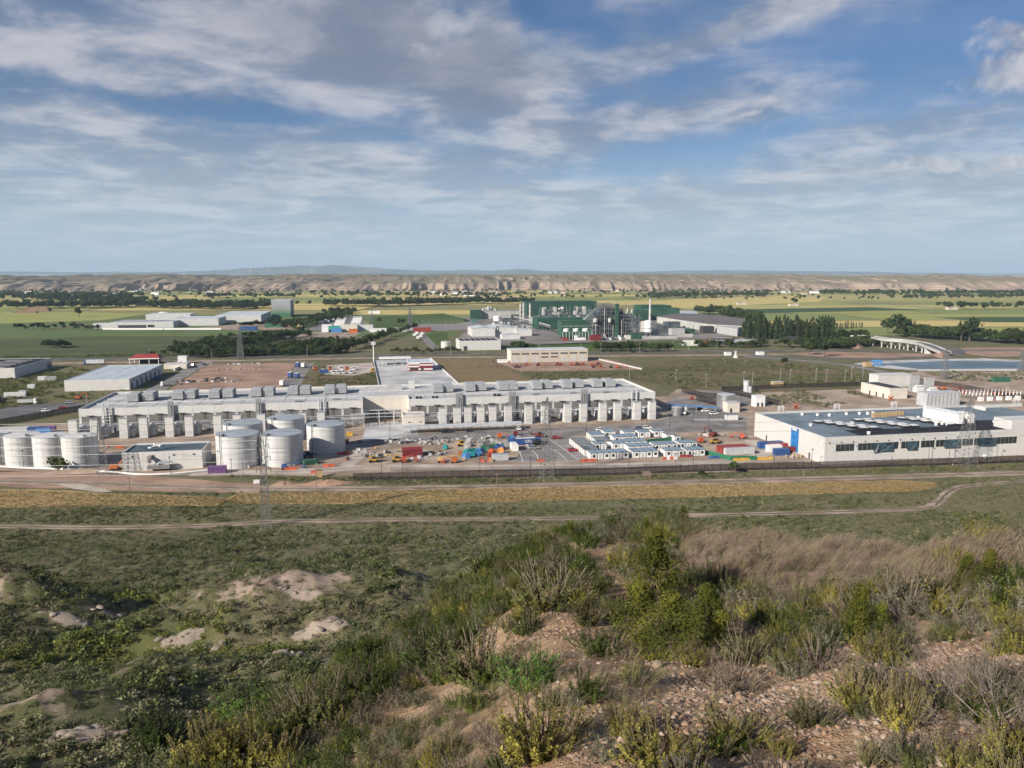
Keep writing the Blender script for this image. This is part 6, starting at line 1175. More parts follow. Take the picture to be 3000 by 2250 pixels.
# yard walls
for a, b, lb in (((1094, 1057), (1111, 1134), 'low white wall on the left side of the concrete yard'), ((1262, 1051), (1345, 1128), 'low white wall on the right side of the concrete yard'), ((1735, 1050), (1880, 1083), 'white kerb wall along the machinery yard')):
    p, q = at(*a), at(*b); d = q - p; t = thing('yard_wall', lb, 'wall', p, math.atan2(d.y, d.x)); k = int(d.length / 4); bm_ = MB(); bm_.box(.02, d.length / k - .02, -.15, .15, 0, 1.1); BD = bm_.data('wall_block', M_OFFW)
    for i in range(k): put('wall_block', BD, t, (i * d.length / k, 0, 0))
# beige hangar
q3 = at(1497, 1063); w3_ = local(q3, at(1729, 1061))[0]; h3_ = high(1497, 1063, 1028); hg = thing('beige_hangar', 'long beige hangar of eight bays with strip windows', 'building', q3, GRID); MB().box(.1, w3_ - .1, .1, 18, 0, h3_ - .1).build('core_wall', M_WHITE2, hg)
bw = w3_ / 8
for k in range(8):
    part(hg, 'wall_panel', mat('beige_block', (.50, .45, .38), .8, .06, .2), (k * bw + .06, (k + 1) * bw - .06, -.1, 0, 0, h3_))
    wv = part(hg, 'window', M_GLASS, (k * bw + bw * .12, (k + 1) * bw - bw * .12, -.16, -.1, h3_ * .66, h3_ * .80))
    for j in range(1, 6): part(wv, 'mullion', M_WHITE2, (k * bw + bw * (.12 + .127 * j) - .06, k * bw + bw * (.12 + .127 * j) + .06, -.2, -.16, h3_ * .66, h3_ * .80))
    if k in (0, 1, 2, 5, 6, 7): part(hg, 'roller_door', M_LGREY, (k * bw + bw * .22, (k + 1) * bw - bw * .24, -.17, -.1, .05, h3_ * .42))
    else: part(hg, 'window', M_GLASS, (k * bw + bw * .1, (k + 1) * bw - bw * .15, -.16, -.1, h3_ * .38, h3_ * .48))
part(hg, 'roof', mat('hangar_roof', (.52, .55, .56), .6, .06, .2), (-.2, w3_ + .2, -.25, 9, h3_, h3_ + .5), (-.2, w3_ + .2, 9.02, 18.2, h3_, h3_ + .45)); part(hg, 'roof_cap', M_WHITE, (0, w3_, -.3, -.25, h3_ - .1, h3_ + .55))
for i, (x, m) in enumerate(((425, M_ORANGE), (525, M_MAROON), (690, M_ORRED), (720, M_ORRED), (810, M_ORRED), (860, M_REDP), (910, M_ORRED), (985, M_ORANGE), (1040, M_REDP), (1060, M_ORANGE), (1205, M_ORANGE), (340, M_MAROON), (1000, M_MAROON), (1150, M_DARK))):
    y = 268 if i < 9 else 290
    (scissor if i % 3 == 0 else (boom_lift if i % 3 == 1 else telehandler))(*CR3(x, y), m, '%s lifting machine before the beige hangar, counted along the yard' % ORD[i])
shed(at(*CR3(175, 245)), 8, 4, 2.2, M_CARW, 'white tent roof left of the beige hangar', cat='tent')
# pump works near the roundabout
for x, y, wx, h, m, lb in ((1712, 805, 5, 2.6, M_CARW, 'white hut left of the small water tower'), (2125, 800, 6, 2.6, M_CARW, 'white hut right of the small water tower')): shed(at(1740 + x * .226, 860 + y * .226), wx, 4, h, m, lb)
ZT = lambda x, y: (1740 + x * .226, 860 + y * .226); ZN = lambda x, y: (1380 + x * .1808, 860 + y * .1808)
wt = thing('water_tower', 'small white water tower on a sloped base', 'tower', at(*ZT(1838, 830))); MB().lathe([(2.3, 0), (1.3, 2.2), (1.0, 2.2), (1.0, 5.6), (0, 5.8)], 14).build('shaft', M_OFFW, wt); MB().lathe([(2.5, -.1), (2.4, .3), (2.2, .3)], 14).build('base_ring', M_OFFW, wt)
# white warehouses beside the plant
q4 = at(1347, 1027); w4_ = local(q4, at(1466, 1024))[0]; h4_ = high(1347, 1027, 999); ww = roofed(q4, w4_, 30, h4_, M_WHITE, mat('panel_roof', (.28, .30, .33), .5, .2, .3), 'white warehouse with solar panels beside the main road', npx=6, npy=5, vis='left'); part(ww, 'dock_door', M_DARK, (3.5, 7, -.2, -.1, .05, 4))
for k in range(7):
    for j in range(4): part(ww, 'solar_panel', M_BLACKR, (2 + k * (w4_ - 3) / 7, 2 + k * (w4_ - 3) / 7 + 3.6, 2.5 + j * 7, 6.5 + j * 7, h4_ - .15, h4_ + .05))
def gable(px, wx, wy, h, rise, wallm, roofm, label, name='warehouse', p=None):
    t = thing(name, label, 'building', p or at(*px), GRID); part(t, 'wall', wallm, (0, wx, 0, wy, 0, h)); MB().add([(0, -.01, h), (wx, -.01, h), (wx / 2, -.01, h + rise), (0, wy + .01, h), (wx, wy + .01, h), (wx / 2, wy + .01, h + rise)], [(0, 1, 2), (5, 4, 3)]).build('gable_wall', wallm, t)
    for s in (0, 1): MB().add([(-.3 if s == 0 else wx + .3, -.4, h - .08), (wx / 2, -.4, h + rise), (wx / 2, wy + .4, h + rise), (-.3 if s == 0 else wx + .3, wy + .4, h - .08)], [(0, 1, 2, 3) if s == 0 else (3, 2, 1, 0)]).build('roof', roofm, t)
    return t
M_PROOF = mat('pale_sheet_roof', (.48, .53, .56), .5, .08, .1)
gable(ZN(300, 690), 31, 46, 9, 1.6, M_WHITE, M_PROOF, 'white gabled warehouse with two dark chimneys before it'); gable(ZN(20, 700), 26, 40, 9, 1.6, M_WHITE, M_PROOF, 'white gabled warehouse left of the two dark chimneys'); gable(ZN(500, 745), 20, 14, 5, 1, M_WHITE, M_PROOF, 'lower white gabled store before the gabled warehouse'); gable(ZN(735, 690), 18, 16, 8, .4, M_WHITE, M_PROOF, 'white flat store right of the gabled warehouse')
for i, x in enumerate((415, 448)): t = thing('dark_chimney', 'dark slim chimney, %s of the pair by the white warehouse' % ('left', 'right')[i], 'chimney', at(*ZN(x, 730))); MB().tube((0, 0, 0), (0, 0, 13), .55, .5, 8).build('shaft', M_DARK, t); MB().tube((0, 0, 13), (0, 0, 13.6), .65, .65, 8).build('cap', M_BLACKM, t)
tank(1306, 1020, 4.5, 6, 'small white tank left of the solar roofed warehouse', 'single silver tanks', 2, M_OFFW, M_OFFW, None)

# ================================================================ THE GREEN PLANT
M_PG = mat('plant_green', (.020, .070, .047), .7, .15, .05, streak=.2); M_PG2 = mat('plant_green_light', (.032, .092, .06), .7, .15, .05, streak=.2); M_PW = mat('plant_pale', (.42, .42, .40), .7, .12, .1, streak=.2); M_BLUEG = mat('steel_bluegrey', (.085, .10, .115), .6, .25, .15); M_FRAME = mat('frame_steel', (.15, .165, .175), .55, .15, .2, metal=.2)
def block(u0, u1, vb, vt, depth, m, label, roofm=None, name='green_hall', stripes=0, cat='building', sm=None):
    p = at(u0, vb); wx = face_x(p, u1, 5); h = high(u0, vb, vt); t = thing(name, label, cat, p, GRID); part(t, 'wall', m, (0, wx, 0, depth, 0, h)); part(t, 'roof', roofm or m, (-.2, wx + .2, -.2, depth + .2, h, h + .5))
    k = max(2, int(wx / 7))
    for i in range(k + 1): part(t, 'pilaster', sm or m, (wx * i / k - .25, wx * i / k + .25, -.25, -.003, 0, h))
    for i in range(stripes): part(t, 'wall_stripe', M_PW, (0, wx, -.12, -.004, h * (i + 1) / (stripes + 1), h * (i + 1) / (stripes + 1) + .5))
    return t, wx, h
block(1545, 1748, 926, 885, 45, M_PG, 'very long dark green hall behind the whole plant'); block(1882, 1966, 930, 896, 40, M_PG, 'dark green hall behind the tall white stack'); block(1903, 1990, 937, 906, 26, M_PG2, 'lower green hall with round silos before it'); block(1678, 1732, 925, 898, 18, M_PG2, 'small green hall beside the inclined conveyor')
block(1576, 1708, 966, 934, 34, M_PG, 'broad green hall in the middle of the plant', M_PG2); block(1646, 1735, 985, 942, 20, M_PG2, 'tall green block above the cooling tower', stripes=2); block(1400, 1520, 935, 912, 20, M_PW, 'long pale shed behind the concrete silos', mat('grey_roof_b', (.22, .23, .24), .7, .1, .1), 'pale_shed', sm=M_GREYP); block(1620, 1655, 930, 915, 14, M_PW, 'pale banded block in front of the long green hall', M_PG2, 'pale_block', 2); block(1380, 1412, 936, 910, 12, M_PG, 'small green block left of the concrete silos'); block(1560, 1575, 950, 932, 12, M_GREYP, 'grey bunker block beside the third chimney', name='bunker'); block(1382, 1400, 948, 936, 10, mat('teal_shed', (.07, .15, .15), .7, .15, .2), 'teal shed below the small green block', name='teal_shed')
# cooling tower with three fan stacks
ct = thing('cooling_tower', 'green cooling tower with white columns and three fan stacks', 'cooling tower', at(1649, 995), GRID); cw_ = face_x(at(1649, 995), 1734, 5); hc_ = high(1649, 995, 972); part(ct, 'basin_wall', M_DARK, (.5, cw_ - .5, .6, 13, 0, hc_ * .35)); part(ct, 'wall', M_PG2, (0, cw_, 0, 14, hc_ * .35, hc_))
for i in range(10): part(ct, 'column', M_CARW, (cw_ * i / 9 - .2, cw_ * i / 9 + .2, -.3, -.003, 0, hc_))
for i in range(3): MB().lathe([(3.4, hc_), (2.9, hc_ + 1.4), (3.2, hc_ + 2.8), (2.9, hc_ + 2.8), (2.6, hc_ + 1.4)], 18, (cw_ * (i + .5) / 3, 7)).build('fan_stack', M_CARW, ct)
# the boiler house: open steel frame with floors, ducts, bins, a green lift tower
bh0 = at(1737, 988); bhw = face_x(bh0, 1852, 8); bhh = high(1737, 988, 892); bhs = thing('boiler_house', 'dense dark steel boiler frame with floors, pipes and green lift shaft', 'boiler house', bh0, GRID); fm = MB(); nx_, ny_, nz_ = 9, 4, 9; dp = 26
def top(i): return bhh * (1.0 if 2 <= i <= 5 else (.86 if i < 7 else .7))
for i in range(nx_ + 1):
    for j in range(ny_ + 1): fm.tube((bhw * i / nx_, dp * j / ny_, 0), (bhw * i / nx_, dp * j / ny_, top(i)), .42, .36, 4)
for k in range(1, nz_ + 1):
    z_ = bhh * k / nz_
    for j in range(ny_ + 1):
        for i in range(nx_):
            if z_ <= min(top(i), top(i + 1)) + .1: fm.tube((bhw * i / nx_, dp * j / ny_, z_), (bhw * (i + 1) / nx_, dp * j / ny_, z_), .3, .3, 4); (fm.tube((bhw * i / nx_, dp * j / ny_, z_ - bhh / nz_), (bhw * (i + 1) / nx_, dp * j / ny_, z_), .16, .16, 3) if (i + k + j) % 3 == 0 else 0)
    for i in range(nx_ + 1):
        if z_ <= top(i) + .1: fm.tube((bhw * i / nx_, 0, z_), (bhw * i / nx_, dp, z_), .3, .3, 4)
fm.build('steel_frame', M_FRAME, bhs)
r_ = random.Random(5)
for k in range(70):
    i = r_.randrange(nx_); z_ = bhh * r_.randrange(nz_ - 2) / nz_; j = r_.randrange(ny_)
    part(bhs, r_.choice(['duct', 'vessel', 'floor_slab', 'wall_sheet']), r_.choice([M_BLUEG, M_BLUEG, M_FRAME, M_DARK, M_PW, M_GALV]), (bhw * (i + .1) / nx_, bhw * (i + r_.uniform(.6, 1.6)) / nx_, dp * (j + .1) / ny_, dp * (j + .9) / ny_, z_ + .4, z_ + bhh / nz_ * r_.uniform(.3, .95)))
part(bhs, 'furnace', M_BLUEG, (bhw * .2, bhw * .72, 7, 24, 4, bhh * .86))
for i in range(8): MB().tube((bhw * (.06 + .11 * i), -1.2, 0), (bhw * (.06 + .11 * i), -1.2, bhh * r_.uniform(.4, .9)), .35, .35, 6).build('riser_pipe', M_GALV if i % 2 else M_PW, bhs)
xg = face_x(bh0, 1801, 15); part(bhs, 'lift_shaft', M_PG2, (xg, xg + 3.4, -3.4, 0, 0, bhh * 1.02))
for u, v0, v1, r in ((1742, 942, 935, 2.6), (1784, 930, 938, 2.0)):
    x = face_x(bh0, u, 20); MB().lathe([(.2, bhh * .42), (r, bhh * .47), (r, bhh * .56), (.2, bhh * .60)], 14, (x, -3)).build('hopper', M_PW, bhs)
def stack(u, vb, vt, r, m, label, ladder=True):
    p = at(u, vb); t = thing('chimney', label, 'chimney', p, 0, 'chimneys of the plant'); h = high(u, vb, vt); MB().tube((0, 0, 0), (0, 0, h), r, r * .82, 12).build('shaft', m, t)
    for k in range(1, 5): MB().tube((0, 0, h * k / 4 - .5), (0, 0, h * k / 4), r * 1.12, r * 1.12, 12).build('band', M_GALV, t)
for u, vb, vt, lb in ((1525, 940, 888, 'leftmost of the three slim grey chimneys'), (1534, 941, 885, 'middle one of the three slim grey chimneys'), (1553, 947, 888, 'rightmost of the three slim grey chimneys')): stack(u, vb, vt, 1.9, M_PW, lb)
stack(1903, 970, 874, 1.6, mat('stack_white', (.45, .45, .44), .6, .08, .2), 'tall white stack rising above the bag filter')
def silo(u, vb, vt, r, m, label, legs=False):
    p = at(u, vb); t = thing('silo', label, 'silo', p, 0, 'silos of the plant'); h = high(u, vb, vt); z0 = h * .3 if legs else 0
    MB().lathe([(.4, z0 - (2 if legs else 0)), (r, z0), (r, h * .93), (r * .4, h), (.05, h)], 18).build('shell', m, t, smooth=False); MB().lathe([(r + .02, h * .5), (r + .15, h * .5), (r + .15, h * .53), (r + .02, h * .53)], 18).build('ring', M_GALV, t)
    if legs:
        for k in range(6): a = k * 1.047; MB().tube((math.cos(a) * r * .9, math.sin(a) * r * .9, 0), (math.cos(a) * r * .9, math.sin(a) * r * .9, z0 + .5), .3, .3, 5).build('leg', M_GALV, t)
for u, vb, vt, r, m, lb, lg in ((1416, 934, 903, 2.6, M_PW, 'leftmost pale concrete silo', 0), (1423, 931, 902, 2.4, M_PW, 'concrete silo second from the left', 0), (1431, 932, 897, 2.8, M_PW, 'tall concrete silo with two lamps', 0), (1438, 931, 898, 2.6, M_PW, 'tall concrete silo right of the lamped one', 0), (1452, 934, 904, 2.6, M_PW, 'concrete silo above the round white tank', 0), (1457, 940, 925, 6.0, M_CARW, 'round white tank at the foot of the concrete silos', 0), (1948, 934, 916, 5.0, M_GALV, 'left of the two round grey silos by the green hall', 0), (1962, 934, 916, 4.0, M_GALV, 'right of the two round grey silos by the green hall', 0), (1872, 984, 940, 3.2, M_GALV, 'dark steel scrubber vessel left of the bag filter', 0), (1886, 985, 940, 4.0, M_PW, 'pale bag filter drum on legs, left one', 1), (1898, 987, 938, 4.6, M_CARW, 'pale bag filter drum on legs, right one', 1), (1702, 922, 898, 2.6, M_CARW, 'white silo beside the small green hall', 0), (1668, 935, 926, 3.0, M_PW, 'low pale tank behind the broad green hall', 0), (1694, 936, 924, 3.4, M_PW, 'second low pale tank behind the broad green hall', 0), (1868, 935, 912, 3.0, M_GALV, 'grey silo behind the steel scrubber', 0), (1559, 948, 930, 1.3, M_PW, 'small silo beside the third chimney', 0), (1564, 948, 930, 1.3, M_PW, 'small silo in the row of three, middle', 0), (1569, 948, 930, 1.3, M_PW, 'small silo in the row of three, right', 0), (1512, 963, 955, 5.5, M_PW, 'low round basin before the pipe rack', 0)): silo(u, vb, vt, r, m, lb, lg)
cv = thing('inclined_conveyor', 'inclined pale conveyor gallery climbing to the boiler frame', 'conveyor', (0, 0, 0)); a = at(1708, 966) + Vector((0, 0, high(1708, 966, 941))); b = at(1746, 975) + Vector((0, 0, high(1746, 975, 905))); MB().tube(a, b, 1.9, 1.9, 4).build('gallery', mat('conveyor_green', (.25, .33, .29), .6, .1, .2), cv)
for k in (.35, .75): m_ = a.lerp(b, k); MB().tube((m_.x, m_.y, 0), m_, .5, .5, 4).build('trestle', M_FRAME, cv)
pr = thing('pipe_rack', 'long pipe rack running diagonally before the green halls', 'pipe rack', (0, 0, 0)); pl = [at(1505, 944), at(1560, 960), at(1612, 976)]
for y_, z_ in ((0, 9), (1.2, 9), (2.4, 8.4), (0, 6.5), (1.5, 6.5)): MB().pipe([q + Vector((0, y_, z_)) for q in pl], .55, 6).build('pipe', M_PW if z_ > 7 else M_GALV, pr)
for k in range(12):
    q = pl[0].lerp(pl[1], k / 6) if k < 6 else pl[1].lerp(pl[2], (k - 6) / 5); part(pr, 'trestle', M_FRAME, (q.x - .25, q.x + .25, q.y - .6, q.y - .2, 0, 9), (q.x - .25, q.x + .25, q.y + 2.6, q.y + 3, 0, 9), (q.x - .25, q.x + .25, q.y - .6, q.y + 3, 6.0, 6.4))
for u, v, wx, wy, h, m, lb in ((1732, 998, 11, 6, 5.5, M_MAROON, 'dark red tank block right of the cooling tower'), (1649, 999, 5, 3, 3, M_REDP, 'small red container left below the cooling tower'), (1684, 997, 3, 3, 5, M_CARW, 'white tank box before the cooling tower'), (1692, 997, 9, 2.5, 2.6, M_CARW, 'white container before the cooling tower'), (1849, 994, 13, 8, 6, M_PG2, 'low green hut below the scrubber vessel'), (1832, 994, 6, 4, 4, M_WHITE2, 'cream hut left of the low green hut'), (1882, 994, 40, .8, 3.2, M_PW, 'pale yard wall below the bag filter'), (1985, 988, 18, .8, 3.4, M_PW, 'pale yard wall right of the bag filter'), (1905, 985, 10, 8, 8, M_PW, 'concrete base block under the bag filter'), (1968, 982, 16, 10, 7, M_GREYP, 'grey shed with dark openings by the plant road'), (2005, 980, 13, 9, 6, M_PG2, 'pale green roofed shed by the plant road'), (1925, 978, 18, 10, 9, M_BLUEG, 'blue grey process block right of the bag filter'), (1950, 962, 20, 10, 8, M_BLUEG, 'blue grey process block behind the sheds'), (1610, 952, 12, 8, 8, M_BLUEG, 'blue grey process block left of the broad hall'), (1585, 950, 10, 6, 9, M_GREYP, 'grey process block by the small silos'), (1470, 945, 16, 8, 6, M_BLUEG, 'blue grey block right of the round white tank'), (1500, 938, 14, 8, 8, M_DARK, 'dark block before the long pale shed'), (1855, 960, 12, 10, 12, M_BLUEG, 'dark process block right of the boiler frame'), (1862, 940, 22, 14, 15, M_PG, 'green block behind the scrubber vessel'), (2060, 977, 14, 10, 8, M_DARK, 'dark loader shed at the long brown roof')):
    shed(at(u, v), wx, wy, h, m, lb, name='plant_block', cat='building')
# equipment clutter on the hall roofs
r_ = random.Random(9)
cl_t = thing('roof_equipment', 'cluster of pale vents and ducts on the roofs before the long green hall', 'equipment', at(1580, 930), GRID)
for k in range(46): x = r_.uniform(0, 75); hh = r_.uniform(6, 17); (part(cl_t, 'duct', r_.choice([M_PW, M_GALV, M_CARW, M_PG2]), (x, x + r_.uniform(1, 4), r_.uniform(-6, 8), r_.uniform(9, 12), 3, hh)) if k % 3 else MB().tube((x, 2, 0), (x, 2, hh + 3), .6, .6, 6).build('vent_pipe', M_GALV, cl_t))
part(cl_t, 'base_deck', M_BLUEG, (0, 78, -6, 12, 0, 4))
for i, (u, v, sx, sy, hm, lb) in enumerate(((1596, 946, 26, 9, 11, 'pipes and tanks left of the broad green hall'), (1640, 934, 34, 10, 14, 'ducts and tanks before the long green hall'), (1478, 952, 40, 10, 6, 'low pipes and tanks below the concrete silos'), (1545, 962, 30, 7, 7, 'pumps and tanks along the pipe rack'), (1925, 962, 34, 12, 10, 'pipes and beams right of the bag filter'), (1990, 968, 36, 10, 7, 'beams and vessels behind the plant road sheds'), (1856, 950, 20, 12, 18, 'ducts right of the boiler frame'), (1700, 950, 24, 8, 12, 'ducts between green hall and boiler frame'), (1780, 996, 40, 3, 5, 'low pumps and pipes at the foot of the boiler frame'), (1850, 925, 40, 12, 16, 'vents and pipes before the rear right green hall'))):
    t = thing('process_unit', lb, 'equipment', at(u, v), GRID)
    for k in range(26):
        x, y, h = r_.uniform(-sx / 2, sx / 2), r_.uniform(-sy, sy), hm * r_.uniform(.25, 1); m_ = r_.choice([M_PW, M_GALV, M_BLUEG, M_FRAME, M_CARW, M_PG2, M_DARK])
        if k % 4 == 0: MB().tube((x, y, 0), (x, y, h), .5, .5, 6).build('pipe', m_, t)
        elif k % 4 == 1: MB().tube((x, y, h * .6), (x + r_.uniform(-9, 9), y, h * .6), .45, .45, 5).build('pipe', m_, t)
        elif k % 4 == 2: MB().lathe([(1.6, 0), (1.6, h * .7), (.1, h * .8)], 10, (x, y)).build('tank', m_, t)
        else: part(t, 'cabinet', m_, (x, x + r_.uniform(1, 4), y, y + r_.uniform(1, 4), 0, h * .8))
# long brown roofed paper store
def poly_hall(pxs, h, wallm, roofm, label, name='storage_hall'):
    P_ = [at(u, v) for u, v in pxs]; t = thing(name, label, 'building', P_[0]); loc = [(q.x - P_[0].x, q.y - P_[0].y) for q in P_]
    for i in range(len(loc)):
        a, b = Vector((*loc[i], 0)), Vector((*loc[(i + 1) % len(loc)], 0)); MB().add([a, b, b + Vector((0, 0, h)), a + Vector((0, 0, h))], [(0, 1, 2, 3)]).build('wall', wallm, t)
    MB().prism(loc, h, h + .6).build('roof', roofm, t); return t
M_BROWNR = mat('brown_roof', (.135, .12, .115), .8, .15, .03)
poly_hall([(1924, 946), (2080, 972), (2172, 978), (2185, 955), (2060, 938), (1985, 936)], 9, M_PW, M_BROWNR, 'long store with dark brown roof right of the plant'); poly_hall([(2095, 975), (2160, 986), (2170, 975), (2110, 966)], 8, M_GREYP, M_GREYP, 'grey loading shed at the end of the brown roof')
poly_hall([(1985, 930), (2045, 932), (2040, 922), (1990, 921)], 6, M_LGREY, M_LGREY, 'pale canopy roof beside the green hall', 'canopy_hall')
# tent, wagons, orange loader
tn = thing('arch_tent', 'pale round arched tent before the plant road', 'tent', at(*ZT(1190, 680)), GRID); ar = [(-0.0, 0)] + [(5 - 5 * math.cos(math.pi * k / 10), 5.4 * math.sin(math.pi * k / 10)) for k in range(1, 10)] + [(10, 0)]; MB().prof_x(ar, 0, 13).build('canvas', mat('canvas', (.52, .52, .45), .8, .1, .3), tn); part(tn, 'doorway', M_DARK, (13.01, 13.1, 2, 8, 0, 3.6))
orl = boom_lift(0, 0, M_ORANGE, 'large orange loader beside the arched tent', GRID, 6, p=at(*ZT(1420, 690))); orl.scale = (2.2, 2.2, 2.2)
for k in range(14):
    x, y = (1585 + (k % 7) * 34, 655 - (k // 7) * 34); t = thing('wagon', '%s dark wagon from the left in the %s row by the plant road' % (ORD[k % 7], ('front', 'rear')[k // 7]), 'wagon', at(*ZT(x, y)), GRID + .9, 'dark wagons'); part(t, 'box', M_DARK, (0, 9, 0, 2.6, .9, 3.4)); part(t, 'load', M_GREYD, (.3, 8.7, .2, 2.4, 3.4, 3.6)); part(t, 'wheel_frame', M_BLACKM, (.5, 8.5, .3, 2.3, .2, .9))
for k in range(9): t = thing('rail_wagon', '%s wagon from the left on the curved track below the poplars' % ORD[k], 'wagon', at(2225 + k * 12, 985 + abs(k - 4) * -.5 + k * 1.6, .1), GRID - .5 + k * .05, 'wagons on the curved track'); part(t, 'box', M_DARK, (0, 8, 0, 2.6, .9, 3.2)); part(t, 'wheel_frame', M_BLACKM, (.5, 7.5, .3, 2.3, .2, .9))

# ================================================================ WHITE FACTORY WITH HIGH BAY
def fac(u0, u1, vb, vt, depth, label, m=M_WHITE, roofm=None, k=6, name='factory_block'):
    p = at(u0, vb); return roofed(p, face_x(p, u1, 5), depth, high(u0, vb, vt), m, roofm or M_PROOF, label, name, k, 4)
M_FWALL = mat('factory_white', (.52, .53, .53), .7, .06, .1, streak=.1)
f1 = fac(327, 508, 962, 944, 46, 'long low front block of the white factory', M_FWALL, mat('factory_roof', (.30, .33, .37), .6, .25, .05), 9); fac(428, 558, 946, 921, 34, 'taller rear block of the white factory', M_FWALL, k=5); fac(508, 640, 955, 934, 60, 'joining wing of the white factory', M_FWALL, k=4); f3 = fac(632, 765, 945, 924, 120, 'big right block of the white factory', M_FWALL, k=6); fac(272, 326, 962, 948, 12, 'small white office left of the factory', M_FWALL, k=3)
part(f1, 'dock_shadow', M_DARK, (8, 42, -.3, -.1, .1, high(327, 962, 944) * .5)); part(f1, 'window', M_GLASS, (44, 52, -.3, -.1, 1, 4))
fp = at(852, 929); hh_ = high(852, 929, 881); hb = thing('high_bay_store', 'tall windowless high bay store, grey above and green below', 'building', fp, GRID); wl = 30; dl_ = 62; M_HB = [mat('hb_%d' % i, c, .6, .05, .05) for i, c in enumerate(((.06, .16, .09), (.13, .22, .16), (.22, .27, .24), (.29, .31, .31), (.33, .35, .36)))]
zz = [0, .26, .38, .5, .74, 1.0]
for i in range(5): part(hb, 'wall_band', M_HB[i], (-wl, 0, 0, dl_, hh_ * zz[i], hh_ * zz[i + 1] - .03))
part(hb, 'roof', M_LGREY, (-wl - .3, .3, -.3, dl_ + .3, hh_, hh_ + .6))
for k in range(9): part(hb, 'cladding_rib', M_HB[4], (-wl + k * wl / 8 - .1, -wl + k * wl / 8 + .1, -.15, -.003, hh_ * .5, hh_))
bld = MB(); bld.lathe([(12, 0), (12, 3), (9, 6), (4, 8), (.2, 8.4)], 16); bld.build('dome_shed', M_CARW, None, at(478, 928), 0, label='white dome shed behind the factory', cat='shed')
fe = [at(300, 966), at(480, 966), at(650, 966)]
for i in range(2): d = fe[i + 1] - fe[i]; t = thing('factory_wall', 'long white factory boundary wall, %s section' % ('left', 'right')[i], 'wall', fe[i], math.atan2(d.y, d.x)); MB().box(0, d.length - 1, -.2, .2, 0, 2.0).build('wall_run', M_CARW, t); MB().box(0, d.length - 1, -.3, .3, 2.0, 2.15).build('coping', M_OFFW, t)
# trucks of the depot
UP2 = lambda x, y: (700 + x * .339, 770 + y * .339)
for i, (x, y) in enumerate([(815, 570), (820, 552), (828, 538), (835, 522), (842, 510), (850, 498), (858, 488), (955, 560), (962, 545), (970, 530), (978, 515), (985, 500), (990, 488), (598, 515), (620, 500), (655, 530), (700, 520), (745, 505), (760, 480), (715, 560)]):
    t = thing('depot_trailer', '%s white trailer from the left rows of the truck depot' % ORD[i], 'trailer', at(*UP2(x, y)), GRID, 'trailers in the truck depot'); part(t, 'box', M_CARW if i % 4 else M_LGREY, (0, 13, 0, 2.6, 1, 4)); part(t, 'chassis', M_DARK, (.4, 12.6, .3, 2.3, .4, 1)); part(t, 'roof', M_CARW, (-.05, 13.05, -.05, 2.65, 4, 4.1))
for x, y, wx, h, m, lb in ((775, 592, 17, 6, mat('depot_green', (.05, .30, .2), .6, .1, .2), 'green sided depot shed'), (880, 595, 20, 8, M_WHITE2, 'cream depot office with stepped roof'), (945, 590, 30, 7, M_WHITE, 'white depot hall with flat roof'), (715, 600, 8, 6, M_CARW, 'white depot kiosk by the bare lot'), (800, 602, 12, 5, M_BLUEL, 'pale blue depot container stack'), (950, 605, 10, 4, M_ORANGE, 'orange depot container by the bare lot'), (1510, 600, 21, 5, M_REDP, 'long red lorry trailer by the tree row'), (1335, 598, 26, 4.5, M_GREYP, 'grey roofed shed before the tree row'), (225, 560, 22, 5, M_GREENP, 'green silo shed left of the depot'), (10, 585, 20, 4, M_BLUE, 'blue lorry trailer on the factory road'), (1120, 440, 20, 5, M_CARW, 'white hut in the green meadow'), (345, 555, 34, 3.5, M_TAN, 'row of brown stacked goods left of the depot'), (1130, 600, 20, 4, M_CARW, 'white lorry parked by the grey shed')): shed(at(*UP2(x, y)), wx, 9, h, m, lb, name='depot_block', cat='shed')
for i, (x, y) in enumerate(((1520, 640), (1575, 650), (1550, 665), (1540, 625), (1585, 630))): lorry(*UP2(x, y), GRID + 1.6, M_CARW, M_CARW, '%s white lorry on the narrow street by the tree row' % ORD[i], 8, 2.6)
sbp = MB(); sbp.tube((0, 0, 0), (0, 0, 8), .13, .09, 4); sbp.tube((-1.2, 0, 7.4), (1.2, 0, 7.4), .08, .08, 3); SBP = sbp.data('gantry_post', M_GREYP); s2 = thing('switchyard', 'open switchyard of thin grey gantries beyond the tree row', 'substation', at(1235, 968), GRID)
for i in range(11):
    for j in range(6): put('gantry_post', SBP, s2, (i * 8, j * 22, 0))
part(s2, 'gravel_bed', mat('lilac_gravel', (.20, .18, .19), .9, .1, .05), (-8, 92, -8, 118, .05, .09))
